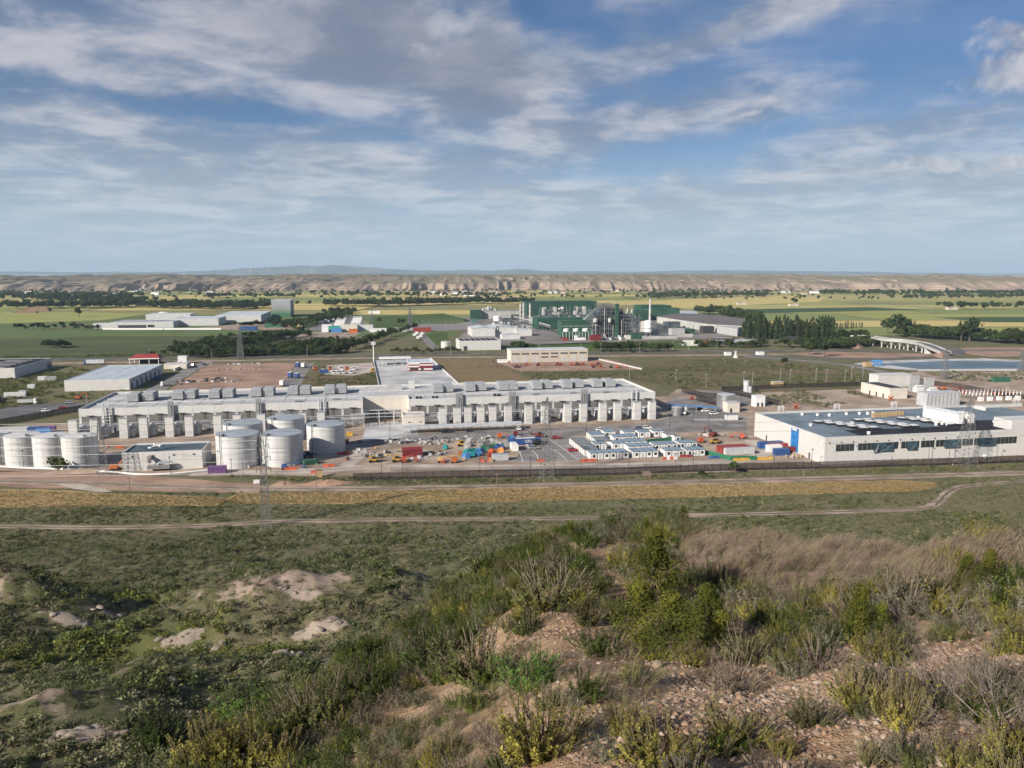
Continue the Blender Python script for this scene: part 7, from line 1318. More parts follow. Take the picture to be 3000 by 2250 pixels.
# farm with tiled roof at the left, hamlet in the far fields
TILE = mat('clay_tile', (.26, .15, .10), .9, .2, .1); PLAS = mat('plaster', (.46, .42, .36), .9, .12, .1)
gable((70, 912), 42, 16, 6, 3.5, mat('old_brick', (.24, .16, .11), .9, .15, .1), TILE, 'old brown farmhouse at the left', 'farmhouse'); gable((35, 918), 40, 9, 3, 1.5, mat('old_brick2', (.25, .17, .12), .9, .15, .1), TILE, 'low brown farm wing before the farmhouse', 'farmhouse')
hs = []
for i in range(90):
    if i < 46: u, v = rng.uniform(1230, 1480), rng.gauss(861, 2.2)
    elif i < 76: u, v = rng.uniform(0, 700), rng.gauss(856, 4)
    else: u, v = rng.uniform(1480, 2950), rng.gauss(860, 2.0)
    hs.append((u, v))
HK = []
for j in range(3):
    w_, d_, h_ = ((16, 12, 6), (34, 14, 6), (11, 11, 8))[j]; a = MB(); a.box(0, w_, 0, d_, 0, h_); b_ = MB(); b_.add([(-.5, -.6, h_), (w_ + .5, -.6, h_), (w_ + .5, d_ + .6, h_), (-.5, d_ + .6, h_), (0, d_ / 2, h_ + 3), (w_, d_ / 2, h_ + 3)], [(0, 1, 5, 4), (1, 2, 5), (2, 3, 4, 5), (3, 0, 4)]); HK.append((a.data('wall', (PLAS, M_CARW, PLAS)[j]), b_.data('roof', (TILE, M_PW, TILE)[j])))
for u, v in hs:
    j = rng.choice((0, 0, 2, 1)); t = thing('house', 'tiny pale house of the far village at the foot of the bluffs', 'house', at(u, v), rng.uniform(-.5, .5), 'far village houses'); put('wall', HK[j][0], t); put('roof', HK[j][1], t)
for u, v, lb in ((2163, 893, 'white barn in the yellow field'), (2315, 897, 'white farmhouse beside dark trees in the fields'), (2780, 908, 'pale ruined farm in the right fields'), (2680, 968, 'white house behind the flyover trees')): gable((u, v), 20, 10, 5, 2, PLAS, TILE, lb, 'farmhouse')
# wind turbines on the far plateau
tb_ = MB(); tb_.tube((0, 0, 0), (0, 0, 55), 1.6, .9, 6); TWR = tb_.data('tower', M_CARW); nb2 = MB(); nb2.box(-1.5, 1.5, -4, 4, 54, 57); NAC = nb2.data('nacelle', M_CARW); bl = MB(); bl.tube((0, -5, 0), (0, -5, 32), 1.1, .25, 4); BLD = bl.data('blade', M_CARW)
for i, u in enumerate((188, 368, 505, 548, 556, 660, 670, 683, 742, 793, 898, 917, 924)):
    y = 8300; x = (u - 1500) / F * y; t = thing('wind_turbine', 'tiny white wind turbine, %s from the left on the horizon' % ORD[i], 'wind turbine', (x, y, float(bluff_z(np.array([x * .3]), np.array([9000.0]))[0]) * .0 + 66), 0, 'wind turbines'); put('tower', TWR, t); put('nacelle', NAC, t)
    for k in range(3): b_ = put('blade', BLD, t, (0, 0, 55.5)); b_.rotation_euler = (0, k * 2.094 + i, 0)

# ================================================================ FLYOVER
fl = thing('flyover', 'curved concrete flyover bridge on slim round piers', 'bridge', (0, 0, 0)); line = smooth_line([at(u, v) + Vector((0, 0, z_)) for u, v, z_ in ((2500, 1005, 7.2), (2550, 1010, 7.8), (2600, 1019, 8.0), (2650, 1024, 8.0), (2700, 1031, 7.6), (2730, 1038, 6.4), (2770, 1045, 3.6))], 6); mb = MB(); L_ = []; 
for i, p in enumerate(line):
    d = line[min(i + 1, len(line) - 1)] - line[max(0, i - 1)]; d.z = 0; d.normalize(); L_.append((p, Vector((-d.y, d.x, 0))))
def ribbon(o0, o1, z0, z1):
    m_ = MB(); vs = []; fs = []
    for p, nn_ in L_: vs += [p + nn_ * o0 + Vector((0, 0, z0)), p + nn_ * o1 + Vector((0, 0, z0)), p + nn_ * o1 + Vector((0, 0, z1)), p + nn_ * o0 + Vector((0, 0, z1))]
    for i in range(len(L_) - 1):
        for j in range(4): fs.append((4 * i + j, 4 * i + (j + 1) % 4, 4 * i + 4 + (j + 1) % 4, 4 * i + 4 + j))
    return m_.add(vs, fs)
ribbon(-5, 5, -1.3, 0).build('deck', M_PW, fl); ribbon(-4.4, 4.4, .0, .05).build('carriageway', M_ASPH, fl); ribbon(4.5, 5.0, 0, 1.0).build('parapet', M_PW, fl); ribbon(-5.0, -4.5, 0, 1.0).build('parapet', M_PW, fl)
for i in range(8, len(L_) - 10, 3):
    p, nn_ = L_[i]
    for s in (-3, 3): q = p + nn_ * s; MB().tube((q.x, q.y, 0), (q.x, q.y, p.z - 1.3), .7, .7, 10).build('pier', M_PW, fl)
    a, b = p + nn_ * -4.2, p + nn_ * 4.2; MB().tube((a.x, a.y, p.z - 1.6), (b.x, b.y, p.z - 1.6), .7, .7, 4).build('pier_cap', M_PW, fl)
p, nn_ = L_[-8]; a, b = p + nn_ * -5, p + nn_ * 5; MB().add([(a.x, a.y, 0), (b.x, b.y, 0), (b.x, b.y, p.z), (a.x, a.y, p.z), (a.x + 18, a.y - 3, 0), (a.x + 18, a.y - 3, 4)], [(0, 1, 2, 3), (0, 3, 5, 4)]).build('abutment', M_OFFW, fl)
for nm, pts, zt, lb in (('embankment', [(2440, 1003), (2500, 1000), (2545, 1008), (2520, 1022), (2450, 1018)], 6.0, 'earth ramp at the left end of the flyover'), ('embankment', [(2728, 1032), (2780, 1034), (2800, 1042), (2760, 1050), (2735, 1044)], 4.0, 'earth ramp at the right end of the flyover')):
    P_ = [at(u, v) for u, v in pts]; c = sum(P_, Vector()) / len(P_); n_ = len(P_); MB().add([p for p in P_] + [c + (p - c) * .55 + Vector((0, 0, zt)) for p in P_], [(i, (i + 1) % n_, n_ + (i + 1) % n_, n_ + i) for i in range(n_)] + [tuple(range(n_, 2 * n_))]).build(nm, M_RED, kind='structure', label=lb)
ib = thing('intake_building', 'row of blue curved pipes and low tan walls at the reservoir corner', 'intake', at(2560, 1072), GRID)
for k in range(5): MB().pipe([(k * 1.8, 0, 0), (k * 1.8, 0, 3.2), (k * 1.8, 2, 4.0), (k * 1.8, 4, 2.8)], .5, 8).build('blue_pipe', M_BLUEL, ib)
part(ib, 'tank_house', M_TAN, (-9, -4, -3, 1, 0, 3))

# ================================================================ TREES
for i in range(64):
    u = 2178 + (i % 32) * 8.4 + rng.uniform(-3, 3); tree('poplar', at(u, 988 - (i % 32) * .1 + (6 if i >= 32 else 0) + rng.uniform(-1, 1)), rng.uniform(1.1, 1.55), 'tall dark poplar in the dense stand right of the plant', 'poplars right of the plant', 'poplar_tree')
for i in range(22): u = 2440 + i * 4.5; tree('dark', at(u, 996 + rng.uniform(-2, 2)), rng.uniform(1.1, 1.6), 'dark broadleaf tree at the right end of the poplar stand', 'broadleaf trees by the poplars')
for u, v, s, k, lb in ((2372, 1040, 1.75, 'mid', 'left of the two tall trees by the roundabout'), (2415, 1046, 1.6, 'mid', 'right of the two tall trees by the roundabout'), (2297, 1070, .9, 'dark', 'lone dark tree on the grassy lot'), (2320, 1079, .35, 'dark', 'small dark shrub right of the lone dark tree'), (2625, 980, 3.2, 'dark', 'huge dark round tree behind the flyover'), (2600, 978, 2.6, 'dark', 'dark tree left of the huge round one'), (2655, 980, 2.4, 'dark', 'dark tree right of the huge round one'), (2840, 1000, 3.0, 'dark', 'huge dark tree near the right edge'), (2815, 1000, 2.2, 'dark', 'dark tree left of the huge one near the right edge'), (2870, 998, 2.0, 'dark', 'dark tree right of the huge one near the right edge'), (2700, 985, 1.9, 'mid', 'round tree behind the flyover end'), (2950, 1000, 2.0, 'dark', 'dark tree at the right edge of the view'), (2985, 1004, 2.2, 'dark', 'dark tree cut by the right edge'), (168, 1379, 2.3, 'bush', 'round green bush before the slim white tanks'), (2326, 895, 2.6, 'dark', 'dark tree beside the white farmhouse in the fields'), (232, 928, 2.2, 'dark', 'lone dark tree in the left green field'), (1176, 955, 1.6, 'dark', 'lone dark tree in the meadow behind the depot'), (1112, 948, 1.2, 'dark', 'smaller tree in the meadow behind the depot'), (1425, 882, 2.4, 'dark', 'lone tree on the golden stubble')):
    tree(k, at(u, v), s, lb, None, i=rng.randrange(3))
gb1 = tree('mid', at(2152, 1389), .62, 'bright green bush at the front fence', None, 'bush', cat='bush'); gb2 = tree('bush', at(2052, 1391), .9, 'small green bush left of the bright one at the fence', None, 'bush', cat='bush')
for i, u in enumerate(np.linspace(1008, 1212, 34)):
    tree('dark', at(u + rng.uniform(-4, 4), 1034 - (u - 1008) * .34 + rng.uniform(-3, 3)), rng.uniform(.9, 1.5), 'dark tree in the diagonal row behind the bare lot', 'diagonal tree row')
for i, u in enumerate(list(np.linspace(1505, 1560, 10)) + list(np.linspace(1745, 1800, 12)) + list(np.linspace(1815, 1850, 9)) + list(np.linspace(1865, 1965, 18))):
    tree('mid', at(u + rng.uniform(-2, 2), 1030 + rng.uniform(-1.5, 1.5)), rng.uniform(.9, 1.35), 'roadside tree in front of the plant meadow', 'trees along the main road')
for i, u in enumerate(np.linspace(1150, 1345, 16)): tree('olive', at(u, 1036 + rng.uniform(-1, 1)), rng.uniform(.5, .9), 'small young tree along the verge left of the solar warehouse', 'young verge trees')
for i in range(14): tree('poplar', at(2420 + i * 8 + rng.uniform(-2, 2), 968 - i * .6), rng.uniform(.45, .7), 'small cypress in the row behind the poplar stand', 'cypress row', 'cypress_tree')
for i in range(16): u = 50 + i * 16; tree('dark', at(u + rng.uniform(-5, 5), 966 + rng.uniform(-2, 3)), rng.uniform(.8, 1.3), 'tree in the row left of the white factory', 'trees left of the factory')
for g_, fm_ in (('poplars right of the plant', 'tall dark poplar, %s from the left in the dense stand'), ('broadleaf trees by the poplars', 'dark broadleaf tree, %s from the left beside the poplar stand'), ('diagonal tree row', 'dark tree, %s from the left in the diagonal row behind the bare lot'), ('trees along the main road', 'roadside tree, %s from the left before the plant meadow'), ('young verge trees', 'small young verge tree, %s from the left'), ('cypress row', 'small cypress, %s from the left behind the poplar stand'), ('trees left of the factory', 'tree in the row left of the factory, %s from the left'), ('far village houses', 'tiny pale house of the far village, %s from the left')):
    from_left([o for o in COL.objects if o.get('group') == g_], fm_)
protos = [CROWN_SRC[k] for k in CROWN_SRC if k[0] == 'dark'] + [CROWN_SRC[k] for k in CROWN_SRC if k[0] == 'mid']; NP = len(protos)
wood = belt([(950, 896), (1100, 898), (1250, 894), (1400, 890), (1545, 892)], 300, 45, 1.5, 2.4, NP) + belt([(0, 905), (200, 902), (420, 900), (700, 906), (800, 900)], 420, 60, 1.3, 2.4, NP) + belt([(0, 880), (120, 878), (260, 884), (400, 886)], 220, 60, 1.4, 2.6, NP)
wood += belt([(560, 1040), (660, 1010), (760, 1000), (830, 988)], 320, 34, .7, 1.3, NP) + belt([(600, 1046), (800, 1040), (1000, 1034)], 160, 12, .6, 1.1, NP) + belt([(760, 1028), (900, 1022), (1000, 1010)], 150, 26, .6, 1.2, NP) + belt([(860, 962), (960, 940), (1000, 915)], 200, 34, .9, 1.6, NP) + belt([(700, 958), (860, 950)], 60, 14, .6, 1.1, NP)
wood += belt([(2050, 918), (2130, 925), (2200, 945)], 90, 26, 1.4, 2.2, NP) + belt([(2330, 1018), (2440, 1018), (2540, 1012)], 170, 16, .8, 1.3, NP) + belt([(2650, 985), (2800, 995), (3050, 1012)], 180, 22, 1.0, 1.8, NP) + belt([(1900, 878), (2000, 872), (2250, 868)], 80, 60, 1.4, 2.4, NP) + belt([(2020, 1015), (2200, 1018), (2250, 1012)], 60, 8, .6, 1.0, NP) + belt([(130, 1018), (210, 1018)], 26, 6, .7, 1.1, NP)
scatter('woodland', 'belts of dark woodland across the valley', wood, protos, 3)
farw = []
for _ in range(1500):
    v = rng.choice([rng.gauss(857, 2.5), rng.uniform(852, 880)]); u = rng.uniform(-100, 3100); p = at(u, v); s = rng.uniform(.9, 1.9)
    if vnoise(np.array([p.x / 260]), np.array([p.y / 50]), 6)[0] < .52: continue
    farw.append((p.x, p.y, -.1, s, rng.uniform(0, 6), rng.randrange(NP)))
for u0, u1, v0, nn_ in ((1900, 2250, 868, 120), (2400, 3000, 862, 260), (2650, 3000, 874, 60), (0, 420, 868, 160), (600, 900, 872, 60), (950, 1500, 868, 120), (2750, 3000, 905, 30)):
    for _ in range(nn_): p = at(rng.uniform(u0, u1), v0 + rng.gauss(0, 1.6)); farw.append((p.x, p.y, -.1, rng.uniform(1.2, 2.2), rng.uniform(0, 6), rng.randrange(NP)))
scatter('far_hedges', 'far hedges and riverside trees in front of the bluffs', farw, protos, 4)
# smoke-free haze: the air of the valley
hzm = bpy.data.materials.new('haze_air'); hzm.use_nodes = True; n = NT(hzm.node_tree); n.n.clear(); pv = n.new('ShaderNodeVolumePrincipled'); pv.inputs['Color'].default_value = (.58, .79, 1.0, 1); pv.inputs['Density'].default_value = 4.8e-5; pv.inputs['Anisotropy'].default_value = 0.0
n.l.new(pv.outputs[0], n.new('ShaderNodeOutputMaterial').inputs['Volume'])
MB().box(-27500, 27500, -27500, 27500, -6, 480).build('haze', hzm, kind='stuff', label='thin blue haze over the valley')

# ================================================================ NEAR SLOPE: shrubs, grass, stones
LM = {'rosemary': leaf_mat('shrub_rosemary', (.078, .092, .024), (.165, .178, .056), .22, .25, 3), 'dark': leaf_mat('shrub_dark', (.038, .062, .012), (.090, .122, .024), .18, .25, 3), 'yellow': leaf_mat('shrub_yellowgreen', (.20, .195, .038), (.35, .32, .075), .15, .3, 4), 'juniper': leaf_mat('shrub_juniper', (.048, .070, .013), (.150, .158, .028), .12, .25, 2.2), 'grey': leaf_mat('shrub_grey', (.135, .140, .085), (.22, .22, .145), .18, .25, 4), 'bright': leaf_mat('shrub_bright', (.075, .165, .025), (.16, .26, .055), .15, .3, 3), 'brown': leaf_mat('shrub_brown', (.16, .128, .088), (.26, .21, .15), .2, .2, 4), 'scrub': leaf_mat('scrub_leaf', (.058, .080, .030), (.140, .162, .064), .35, .2, .8), 'scrub2': leaf_mat('scrub_leaf_pale', (.145, .145, .078), (.235, .225, .13), .3, .2, .8), 'lush': leaf_mat('scrub_leaf_lush', (.09, .125, .028), (.20, .215, .055), .25, .25, .8)}
M_TWIG = mat('twig', (.15, .12, .095), .9, .25, 6, rnd=.15); M_DEAD = mat('dead_wood', (.21, .175, .15), .9, .25, 5, rnd=.12)
def sprig_bush(seed, ns, hh, spread, nl, ll, lw, up=1.15, bare=.30):
    """a dome of leafy sprigs; returns leaf mesh builder, stem mesh builder (unit: metres)"""
    r_ = random.Random(seed); lf = MB(); stm = MB(); ph = [r_.uniform(0, 6.283) for _ in range(3)]
    for i in range(ns):
        a = r_.uniform(0, 6.283); f = up * math.sqrt(r_.random()); lob = 1 + .22 * math.sin(3 * a + ph[0]) + .16 * math.sin(5 * a + 4 * f + ph[1])
        b0 = Vector((math.cos(a), math.sin(a), 0)) * spread * .22 * r_.random(); d = Vector((math.cos(a) * math.sin(f), math.sin(a) * math.sin(f), math.cos(f)))
        L_ = hh * lob * r_.uniform(.72, 1.05) * (1 - .12 * f); q = b0.copy(); pts = [q.copy()]
        for s in range(3): d = (d + Vector((r_.uniform(-.25, .25), r_.uniform(-.25, .25), .10 + .10 * s))).normalized(); q = q + d * (L_ / 3); pts.append(q.copy())
        for p_, q_ in zip(pts[:-1], pts[1:]): stm.tube(p_, q_, .006 * hh / .6, .004 * hh / .6, 3, caps=False)
        for j in range(nl):
            t = bare + (1 - bare) * ((j + r_.random()) / nl) ** .8; s = min(2, int(t * 3)); p = pts[s].lerp(pts[s + 1], t * 3 - s); ax = (pts[s + 1] - pts[s]).normalized()
            sd = ax.orthogonal(); sd.rotate(Matrix.Rotation(r_.uniform(0, 6.283), 3, ax)); dirn = (ax * r_.uniform(.35, 1.0) + sd * r_.uniform(.5, 1.1)).normalized(); wv = dirn.cross(ax).normalized(); l_ = ll * r_.uniform(.6, 1.3); w_ = lw * r_.uniform(.7, 1.3)
            lf.add([p, p + dirn * l_ * .5 + wv * w_, p + dirn * l_, p + dirn * l_ * .5 - wv * w_], [(0, 1, 2, 3)])
    return lf, stm
def dead_bush(seed, n0, L0, depth=4, r0=.016, up=.55):
    r_ = random.Random(seed); mb = MB()
    def grow(p, d, L_, r, k):
        q = p; segs = 3
        for s in range(segs):
            d = (d + Vector((r_.uniform(-.35, .35), r_.uniform(-.35, .35), r_.uniform(-.18, .26)))).normalized(); q2 = q + d * (L_ / segs); mb.tube(q, q2, r * (1 - .2 * s), r * (.8 - .2 * s), 3 if k < depth else 4, caps=False); q = q2
            if k > 0 and s > 0:
                for _ in range(r_.choice((1, 2, 2))): grow(q, (d + Vector((r_.uniform(-1, 1), r_.uniform(-1, 1), r_.uniform(-.3, .8))) * .8).normalized(), L_ * r_.uniform(.5, .75), r * .55, k - 1)
    for i in range(n0): a = r_.uniform(0, 6.283); grow(Vector((math.cos(a) * .05, math.sin(a) * .05, 0)), Vector((math.cos(a), math.sin(a), up * r_.uniform(.4, 1.6))).normalized(), L0 * r_.uniform(.7, 1.1), r0, depth - 1)
    return mb
KIT = {}; HGT = {}
def top_of(me): co = np.empty(len(me.vertices) * 3); me.vertices.foreach_get('co', co); return float(np.percentile(co[2::3], 99))
def kit(kind, n_, *a, **k):
    KIT[kind] = []
    for i in range(n_): lf, stm = sprig_bush(100 + 17 * i + len(kind) * 7, *a, **k); KIT[kind].append((lf.data('foliage', LM[kind]), stm.data('stems', M_TWIG)))
kit('rosemary', 4, 90, .5, .5, 36, .036, .0062, 1.1); kit('dark', 3, 96, .48, .5, 36, .038, .0080, 1.2); kit('yellow', 4, 96, .46, .42, 48, .028, .0058, 1.05); kit('grey', 3, 84, .42, .5, 32, .032, .005, 1.2); kit('bright', 2, 110, .40, .5, 22, .055, .005, 1.0); kit('brown', 3, 80, .42, .5, 14, .040, .005, 1.2)
def jun(seed, n_=5200, h=1.0):
    r0 = random.Random(seed); lobes = [(Vector((r0.uniform(-.3, .3), r0.uniform(-.3, .3), z)), .36 * (1.12 - z)) for z in (.12, .2, .3, .4, .5, .6, .7, .8, .9, .98) for _ in range(2)]
    def f(r_):
        c, q = r_.choice(lobes); d = Vector((r_.gauss(0, 1), r_.gauss(0, 1), r_.gauss(0, 1))).normalized(); k = max(.12, q) * r_.uniform(.75, 1.05) * (1 + .3 * math.sin(9 * d.x + seed) * math.sin(8 * d.z)); k2 = Vector((c.x * (1.15 - c.z), c.y * (1.15 - c.z), c.z)); return k2 + d * k, d + Vector((0, 0, .5))
    lf = leaf_cloud(n_, f, .045, seed, up=.6, aspect=.4); tk = MB().tube((0, 0, -.1), (.02, 0, .75), .04, .015, 6)
    for k in range(7): a = k * .9; tk.tube((0, 0, .1 + .08 * k), (math.cos(a) * .26, math.sin(a) * .26, .25 + .09 * k), .014, .006, 4)
    return lf.data('foliage', LM['juniper']), tk.data('stems', M_BARK)
KIT['juniper'] = [jun(3), jun(8), jun(21, 4200)]
for _k in KIT: HGT[_k] = [top_of(q_[0]) for q_ in KIT[_k]]
SRC = {}
def shrub(kind, p, h, label, group=None, i=None, wide=1.0, name='shrub', cat='shrub', rz=None):
    i = rng.randrange(len(KIT[kind])) if i is None else i % len(KIT[kind]); s = h / HGT[kind][i]
    o = put(name, KIT[kind][i][0], None, p - Vector((0, 0, .03)), rng.uniform(0, 6.28) if rz is None else rz, (s * wide, s * wide, s), label=label, cat=cat, group=group); put('stems', KIT[kind][i][1], o); SRC.setdefault((kind, i), o); return o
Q2 = lambda x, y: (1500 + x * .678, 1350 + y * .678); Q1 = lambda x, y: (x * .678, 1350 + y * .678)
def dist_m(p): return math.sqrt(p.x ** 2 + p.y ** 2 + (p.z - H) ** 2)
named = [('juniper', Q2, 610, 640, 300, 1.0, 'tall dark juniper standing on the near spur', 'juniper'), ('juniper', Q2, 560, 790, 230, 1.2, 'olive green juniper spreading below the tall dark one', 'juniper'), ('juniper', Q2, 690, 860, 260, 1.2, 'olive green juniper in the middle of the dense thicket', 'juniper'), ('juniper', Q2, 840, 800, 230, 1.1, 'broad olive juniper at the right of the thicket', 'juniper'), ('juniper', Q2, 900, 830, 160, 1.1, 'low juniper right below the thicket', 'juniper'), ('juniper', Q2, 1500, 775, 200, .8, 'bright dark green juniper beside the dead branches', 'juniper'), ('juniper', Q2, 1590, 765, 130, .9, 'small dark juniper just right of the bright one', 'juniper'), ('juniper', Q2, 1960, 560, 130, .9, 'yellow green juniper top above the dead branches', 'juniper'), ('juniper', Q2, 2050, 600, 170, .7, 'yellow green juniper rising from the dead branches', 'juniper'),
         ('rosemary', Q2, 1010, 880, 145, 1.1, 'grey green bushy shrub at the edge of the gravel', 'shrub'), ('rosemary', Q2, 1160, 860, 120, .9, 'grey green shrub right of the bushy one', 'shrub'), ('rosemary', Q2, 880, 570, 130, 1.1, 'green shrub with twiggy foot right of the tall juniper', 'shrub'), ('dark', Q2, 790, 540, 95, 1.0, 'very dark round shrub right behind the tall juniper', 'shrub'), ('dark', Q2, 1085, 465, 80, 1.0, 'small dark shrub in the dry grass', 'shrub'), ('yellow', Q2, 1600, 875, 135, 1.2, 'yellow green cushion below the bright juniper', 'shrub'), ('yellow', Q2, 1510, 1075, 175, 1.1, 'yellow green shrub on the pebbles, left of a pair', 'shrub'), ('yellow', Q2, 1680, 1155, 230, .75, 'tall yellow green shrub on the pebbles, right of a pair', 'shrub'), ('grey', Q2, 1690, 870, 100, 1.0, 'small grey leaved shrub beside the yellow cushion', 'shrub'), ('rosemary', Q2, 330, 710, 130, .9, 'bluish green shrub on the bare slope', 'shrub'), ('dark', Q2, 55, 745, 110, 1.0, 'dark shrub at the left of the bare slope', 'shrub'), ('rosemary', Q2, 160, 640, 210, 1.2, 'large grey green shrub group on the left crest', 'shrub'), ('dark', Q2, 390, 840, 140, 1.1, 'dark green shrub below the bluish one', 'shrub'), ('bright', Q2, 70, 990, 150, 1.3, 'bright green grassy clump on the left flank', 'shrub'),
         ('yellow', Q2, 110, 1290, 300, 1.0, 'large yellow green shrub at the bottom centre', 'shrub'), ('yellow', Q2, 490, 1190, 170, .9, 'yellow green shrub on the dark gravel', 'shrub'), ('yellow', Q2, 640, 1330, 240, 1.2, 'wide yellow green shrub at the bottom edge', 'shrub'), ('yellow', Q2, 960, 1225, 150, 1.4, 'sprawling yellow green shrub on the gravel', 'shrub'), ('yellow', Q2, 1170, 1275, 90, .9, 'small yellow green tuft on the gravel', 'shrub'), ('brown', Q2, 1330, 900, 120, 1.3, 'brownish low shrub left of the pebbles', 'shrub'), ('brown', Q2, 960, 1000, 150, 1.2, 'brown dry shrub above the broken branch', 'shrub'), ('grey', Q2, 2180, 780, 90, 1.1, 'grey shrub at the right edge', 'shrub'), ('grey', Q2, 1730, 1300, 110, 1.4, 'grey cushion low on the pebbles at the bottom', 'shrub'), ('yellow', Q2, 1920, 1320, 120, 1.0, 'yellow tuft between stones at the bottom right', 'shrub'), ('grey', Q2, 2120, 1030, 110, 1.0, 'bluish grey shrub at the right edge on the pebbles', 'shrub'), ('rosemary', Q2, 1290, 700, 120, 1.0, 'olive shrub in the grey twigs of the slope', 'shrub'), ('yellow', Q2, 1370, 640, 110, .7, 'yellow shrub standing in grey twigs', 'shrub'), ('grey', Q2, 1690, 660, 170, 1.3, 'big grey green shrub left of the dead branches', 'shrub'), ('yellow', Q2, 1900, 480, 110, .9, 'yellow green sprig by the ridge right', 'shrub'), ('dark', Q2, 30, 420, 90, 1.1, 'dark shrub on the far left crest of the spur', 'shrub'), ('juniper', Q2, 170, 290, 95, 1.1, 'olive juniper on the crest of the spur', 'juniper'), ('rosemary', Q2, 770, 330, 80, 1.2, 'bright green shrub near the end of the spur', 'shrub'),
         ('yellow', Q1, 900, 1325, 200, 1.1, 'yellow flowering shrub at the bottom left', 'shrub'), ('yellow', Q1, 1060, 1330, 190, 1.1, 'second yellow flowering shrub at the bottom left', 'shrub'), ('yellow', Q1, 1190, 1325, 170, 1.0, 'third yellow shrub right of the flowering pair', 'shrub'), ('dark', Q1, 700, 1230, 120, 1.2, 'dark shrub at the edge of the lower left flank', 'shrub'), ('rosemary', Q1, 1380, 1150, 210, 1.2, 'large grey green shrub on the left flank', 'shrub'), ('dark', Q1, 1560, 1040, 170, 1.1, 'dark green shrub in the middle of the left flank', 'shrub'), ('dark', Q1, 1870, 900, 170, 1.1, 'dark glossy shrub on the upper left flank', 'shrub'), ('rosemary', Q1, 2080, 960, 220, 1.2, 'broad grey green shrub on the upper left flank', 'shrub'), ('bright', Q1, 1050, 1120, 110, 1.6, 'bright green grass clump by the white stone', 'shrub')]
taken = []
for kind, fn, x, y, hp, wide, lb, nm in named:
    p = on_ground(*fn(x, y), far=70); h = max(.18, min(3.2, hp * .678 * dist_m(p) / F * (1.12 if nm == 'juniper' else .88 if kind == 'yellow' else .95))); o = shrub(kind, p, h, lb, None, wide=wide, name=nm, cat='shrub' if nm == 'shrub' else 'juniper'); taken.append((p.x, p.y, h * .42))
db = [('dead_bush', 1960, 745, 210, 'large dead bush with bare grey branches at the right', 1.3), ('dead_bush', 2100, 1150, 260, 'grey brown dead bush on the pebbles at the right', 1.1), ('dead_bush', 1880, 1040, 170, 'fine grey twiggy bush left of the dead one', 1.3), ('dead_bush', 1340, 790, 90, 'small bleached dead bush above the gravel', 1.3), ('dead_bush', 440, 830, 80, 'bleached dead twigs on the bare slope', 1.3), ('dead_bush', 1740, 750, 90, 'fallen dead branches left of the large dead bush', 2.2), ('dead_bush', 290, 1210, 150, 'thin dead twig bush at the bottom centre', .8), ('dead_bush', 2060, 1260, 120, 'spreading dead twigs at the lower right', 1.8), ('dead_bush', 2150, 700, 230, 'dead branches at the right edge behind the large bush', 1.0), ('dead_bush', 1200, 640, 100, 'grey twig bush in the middle of the slope', 1.0), ('dead_bush', 1480, 600, 100, 'grey twig bush beside the yellow shrub', 1.0), ('dead_bush', 960, 640, 90, 'dark twig bush right of the junipers', .9)]
DBM = [dead_bush(7 + i, 9, .55, d_, .011).data('branches', M_DEAD) for i, d_ in enumerate((5, 5, 4, 4))]
for i, (nm, x, y, hp, lb, wd) in enumerate(db):
    p = on_ground(*Q2(x, y), far=60); s = hp * .678 * dist_m(p) / F / top_of(DBM[i % 4]); o = put(nm, DBM[i % 4], None, p - Vector((0, 0, .02)), rng.uniform(0, 6), (s * wd, s * wd, s), label=lb, cat='dead bush'); taken.append((p.x, p.y, s * .35))
lg = dead_bush(77, 3, .5, 3, .03, .05).data('log', M_DEAD); p = on_ground(*Q2(1060, 1040), far=40); put('fallen_branch', lg, None, p + Vector((0, 0, .03)), .4, 1.1, label='weathered fallen branch lying on the gravel', cat='branch')

# ---- random fill of the spur
def px_of(x, y, z): return proj(x, y, z)
def density(u, v):
    d = 1.0
    for cu, cv, su, sv, k in ((2500, 2120, 620, 190, .95), (2850, 1930, 260, 90, .9), (1640, 1820, 130, 80, .9), (1480, 1910, 230, 60, .92), (1760, 1660, 90, 80, .85), (1280, 2000, 150, 60, .6), (1100, 2080, 160, 60, .4), (2200, 1990, 260, 90, .7), (2450, 1650, 380, 80, 1.0), (2850, 1660, 250, 80, .95), (2230, 1600, 240, 70, 1.0), (2100, 1660, 120, 40, .6), (1350, 2140, 200, 90, .8), (1830, 2060, 180, 110, .7), (2170, 1690, 90, 30, .9), (1980, 2170, 250, 60, .5), (2500, 1760, 200, 60, .45)):
        d -= k * math.exp(-((u - cu) / su) ** 2 - ((v - cv) / sv) ** 2)
    return max(0, d)
def spur_points(n_, lo, hi, rmin, pw, seed, rmax=1e9, over=1.05):
    q_ = np.random.RandomState(seed); th = q_.uniform(lo, hi, n_); Rm = np.minimum(np.interp(th, TA, TR) * over, rmax); r = rmin + (Rm - rmin) * q_.rand(n_) ** pw; x, y = r * np.sin(th), r * np.cos(th); z = height(x, y); u, v = proj(x, y, z); return zip(x.tolist(), y.tolist(), z.tolist(), u.tolist(), v.tolist(), r.tolist())
fill = []; cells = {}
for a, b, c in taken: cells.setdefault((int(a // 2), int(b // 2)), []).append((a, b, c))
